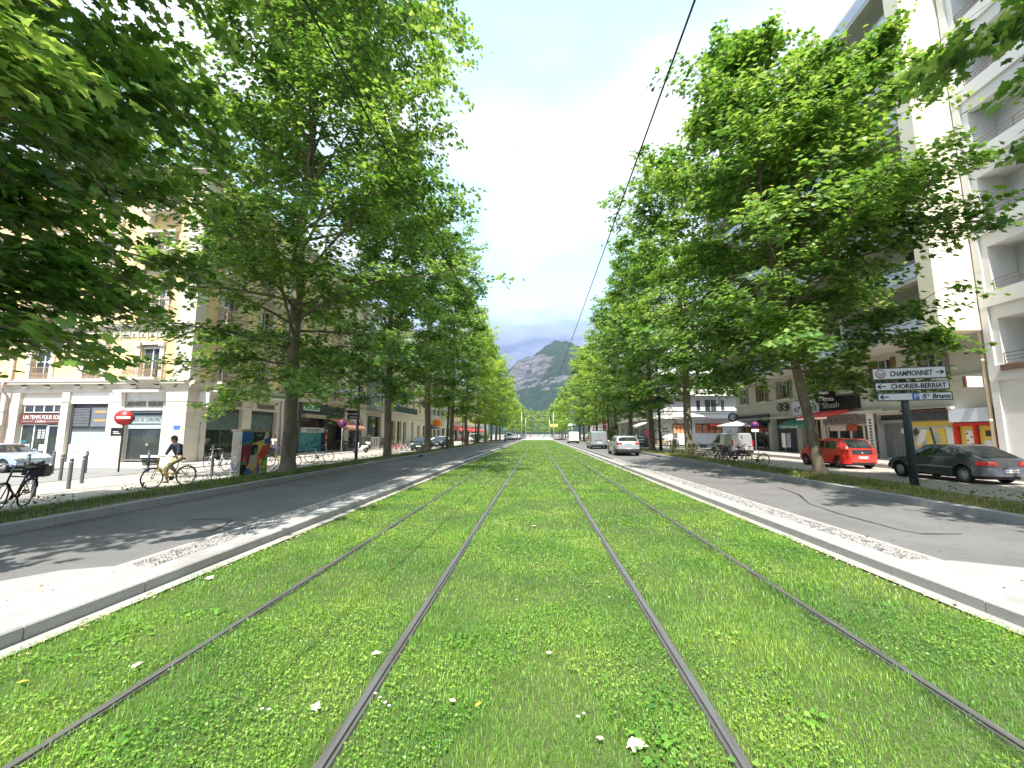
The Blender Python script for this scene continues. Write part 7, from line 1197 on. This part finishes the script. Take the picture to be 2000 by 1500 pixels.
    b = MB(); b.ell(hd + up_ * .055 - fwd * .03, (.092, .105, .10), 14, 10); b.ell(hd - up_ * .02 - fwd * .075, (.065, .05, .08), 10, 8); b.build('hair', hairm, root)
    sdv = fwd.cross(up_).normalized(); b = MB(); b.ell(hd + fwd * .098 - up_ * .015, (.013, .017, .022), 8, 6, 0); [b.ell(hd + sdv * q * .088 - up_ * .005, (.014, .02, .032), 8, 6, 0) for q in (-1, 1)]; b.build('nose_and_ears', skinm, root)
    b = MB(); [b.ell(hd + fwd * .088 + sdv * q * .033 + up_ * .02, (.013, .009, .008), 8, 6, 0) for q in (-1, 1)]; b.build('eyes', M_hairb, root); b = MB(); b.ell(hd + fwd * .087 - up_ * .055, (.024, .008, .008), 8, 6); b.build('mouth', mat('lips', (.42, .12, .10), .5), root)
    if pack: b = MB(); c = J['chest'] - fwd * .2; b.ell(c, (.15, .1, .22), 12, 10); [b.tube([J['chest'] + Vector((q * .11, -.1, .14)), J['chest'] + Vector((q * .11, .1, .12)), J['chest'] + Vector((q * .12, .12, -.12)), c + Vector((q * .12, .05, -.18))], .02, 6) for q in (-1, 1)]; b.build('backpack', M_black, root)
    return root
ride = dict(pelvis=(0, -.25, 1.0), chest=(0, -.10, 1.38), head=(0, -.005, 1.62), look=(0, 1, -.08), shL=(-.19, -.10, 1.42), shR=(.19, -.10, 1.42), elL=(-.25, .05, 1.20), elR=(.25, .05, 1.20), wrL=(-.27, .09, 1.09), wrR=(.27, .09, 1.09), hpL=(-.09, -.22, .96), hpR=(.09, -.22, .96), knL=(-.11, .16, .78), knR=(.11, .10, .62), anL=(-.11, -.10, .50), anR=(.11, .02, .24), toeL=(-.11, .04, .44), toeR=(.11, .15, .16))
ride['wrL'] = (-.29, .02, 1.08); ride['wrR'] = (.29, .02, 1.08); ride['elL'] = (-.27, -.02, 1.20); ride['elR'] = (.27, -.02, 1.20)
cyc_bike = make_bike('yellow_bicycle', 'yellow step-through bicycle with a black front basket, being ridden', F_yel); cyc_bike.location = (-12.75, 13.75, ZL); cyc_bike.rotation_euler = (0, 0, R(166))
person('cyclist in a dark jacket and khaki trousers riding the yellow bicycle', ride, (-12.75, 13.75, ZL), R(166))
stand = dict(pelvis=(0, 0, .95), chest=(0, .0, 1.32), head=(0, .02, 1.63), look=(0, 1, 0), shL=(-.19, 0, 1.42), shR=(.19, 0, 1.42), elL=(-.24, -.03, 1.14), elR=(.24, -.03, 1.14), wrL=(-.23, .08, .92), wrR=(.23, .06, .92), hpL=(-.09, 0, .9), hpR=(.09, 0, .9), knL=(-.10, .10, .50), knR=(.10, -.02, .50), anL=(-.10, .12, .10), anR=(.10, -.18, .12), toeL=(-.10, .26, .03), toeR=(.10, -.06, .03))
X, Y = on_z(533, 896, ZL); ps = person('bearded man in a cream T-shirt with a backpack walking beside the thick trunk', stand, (X, Y, ZL), R(170), M_tee, M_dken, M_skind, M_hairb, sleeve='short', pack=True)
sit = dict(ride); sc_ = scooter('scooter ridden towards us on the far left road', (-6.6, 84, 0), R(180), P_black); person('rider in dark clothes on the scooter far down the left road', ride, (-6.6, 84, -.08), R(180), M_navy, M_dken, M_skin, M_hairb)
w_ = 0
for i, (x, y, rz, tp, lg, lb) in enumerate(((-5.8, 117.5, 60, M_navy, M_dken, 'small figure in dark clothes crossing at the left of the junction'), (5.6, 118, 200, M_tee, M_khaki, 'small figure in a cream top at the right of the junction'), (7.0, 117.5, 150, M_navy, M_dken, 'small dark figure beside the cream-topped one at the junction'), (1.8, 122, 90, M_white, M_dken, 'small figure in white in the middle of the junction'), (-2.2, 124, 270, M_red, M_khaki, 'small figure in red left of the middle of the junction'))):
    person(lb, stand, (x, y, 0), R(rz), tp, lg, group='people at the junction', sleeve='short')
# low chain barriers across the end of the lawn
t_ = thing('barrier', 'low pale barrier across the end of the lawn', 'barrier', (0, 116.5, 0)); b = MB(); [b.box(-3.6 + k * 1.2, -3.52 + k * 1.2, -.04, .04, 0, .75) for k in range(7)]; b.build('posts', M_galv, t_); b = MB(); b.box(-3.6, 3.68, -.03, .03, .68, .76); b.box(-3.6, 3.68, -.03, .03, .35, .42); b.build('rails', M_canvas, t_)
t_ = thing('pedestrian_bollard', 'thin grey post at the left edge of the lawn before the junction', 'post', (-4.6, 80, .12)); b = MB(); b.cyl((0, 0, -.1), (0, 0, 1.1), .05, n=8); b.build('post_tube', M_boll, t_)
# two dark scraps on the asphalt
for x, y, lb in ((820, 892, 'dark scrap lying on the left road by the kerb'), (1287, 893, 'dark bird-sized scrap lying on the right road by the kerb')):
    X, Y = on_z(x, y); b = MB(); b.ell((X, Y, .05), (.16, .10, .06), 8, 6); b.ell((X + .15, Y, .09), (.08, .05, .04), 8, 6); tag(b.build('scrap', M_black, org=(X, Y, 0)), lb, 'debris')
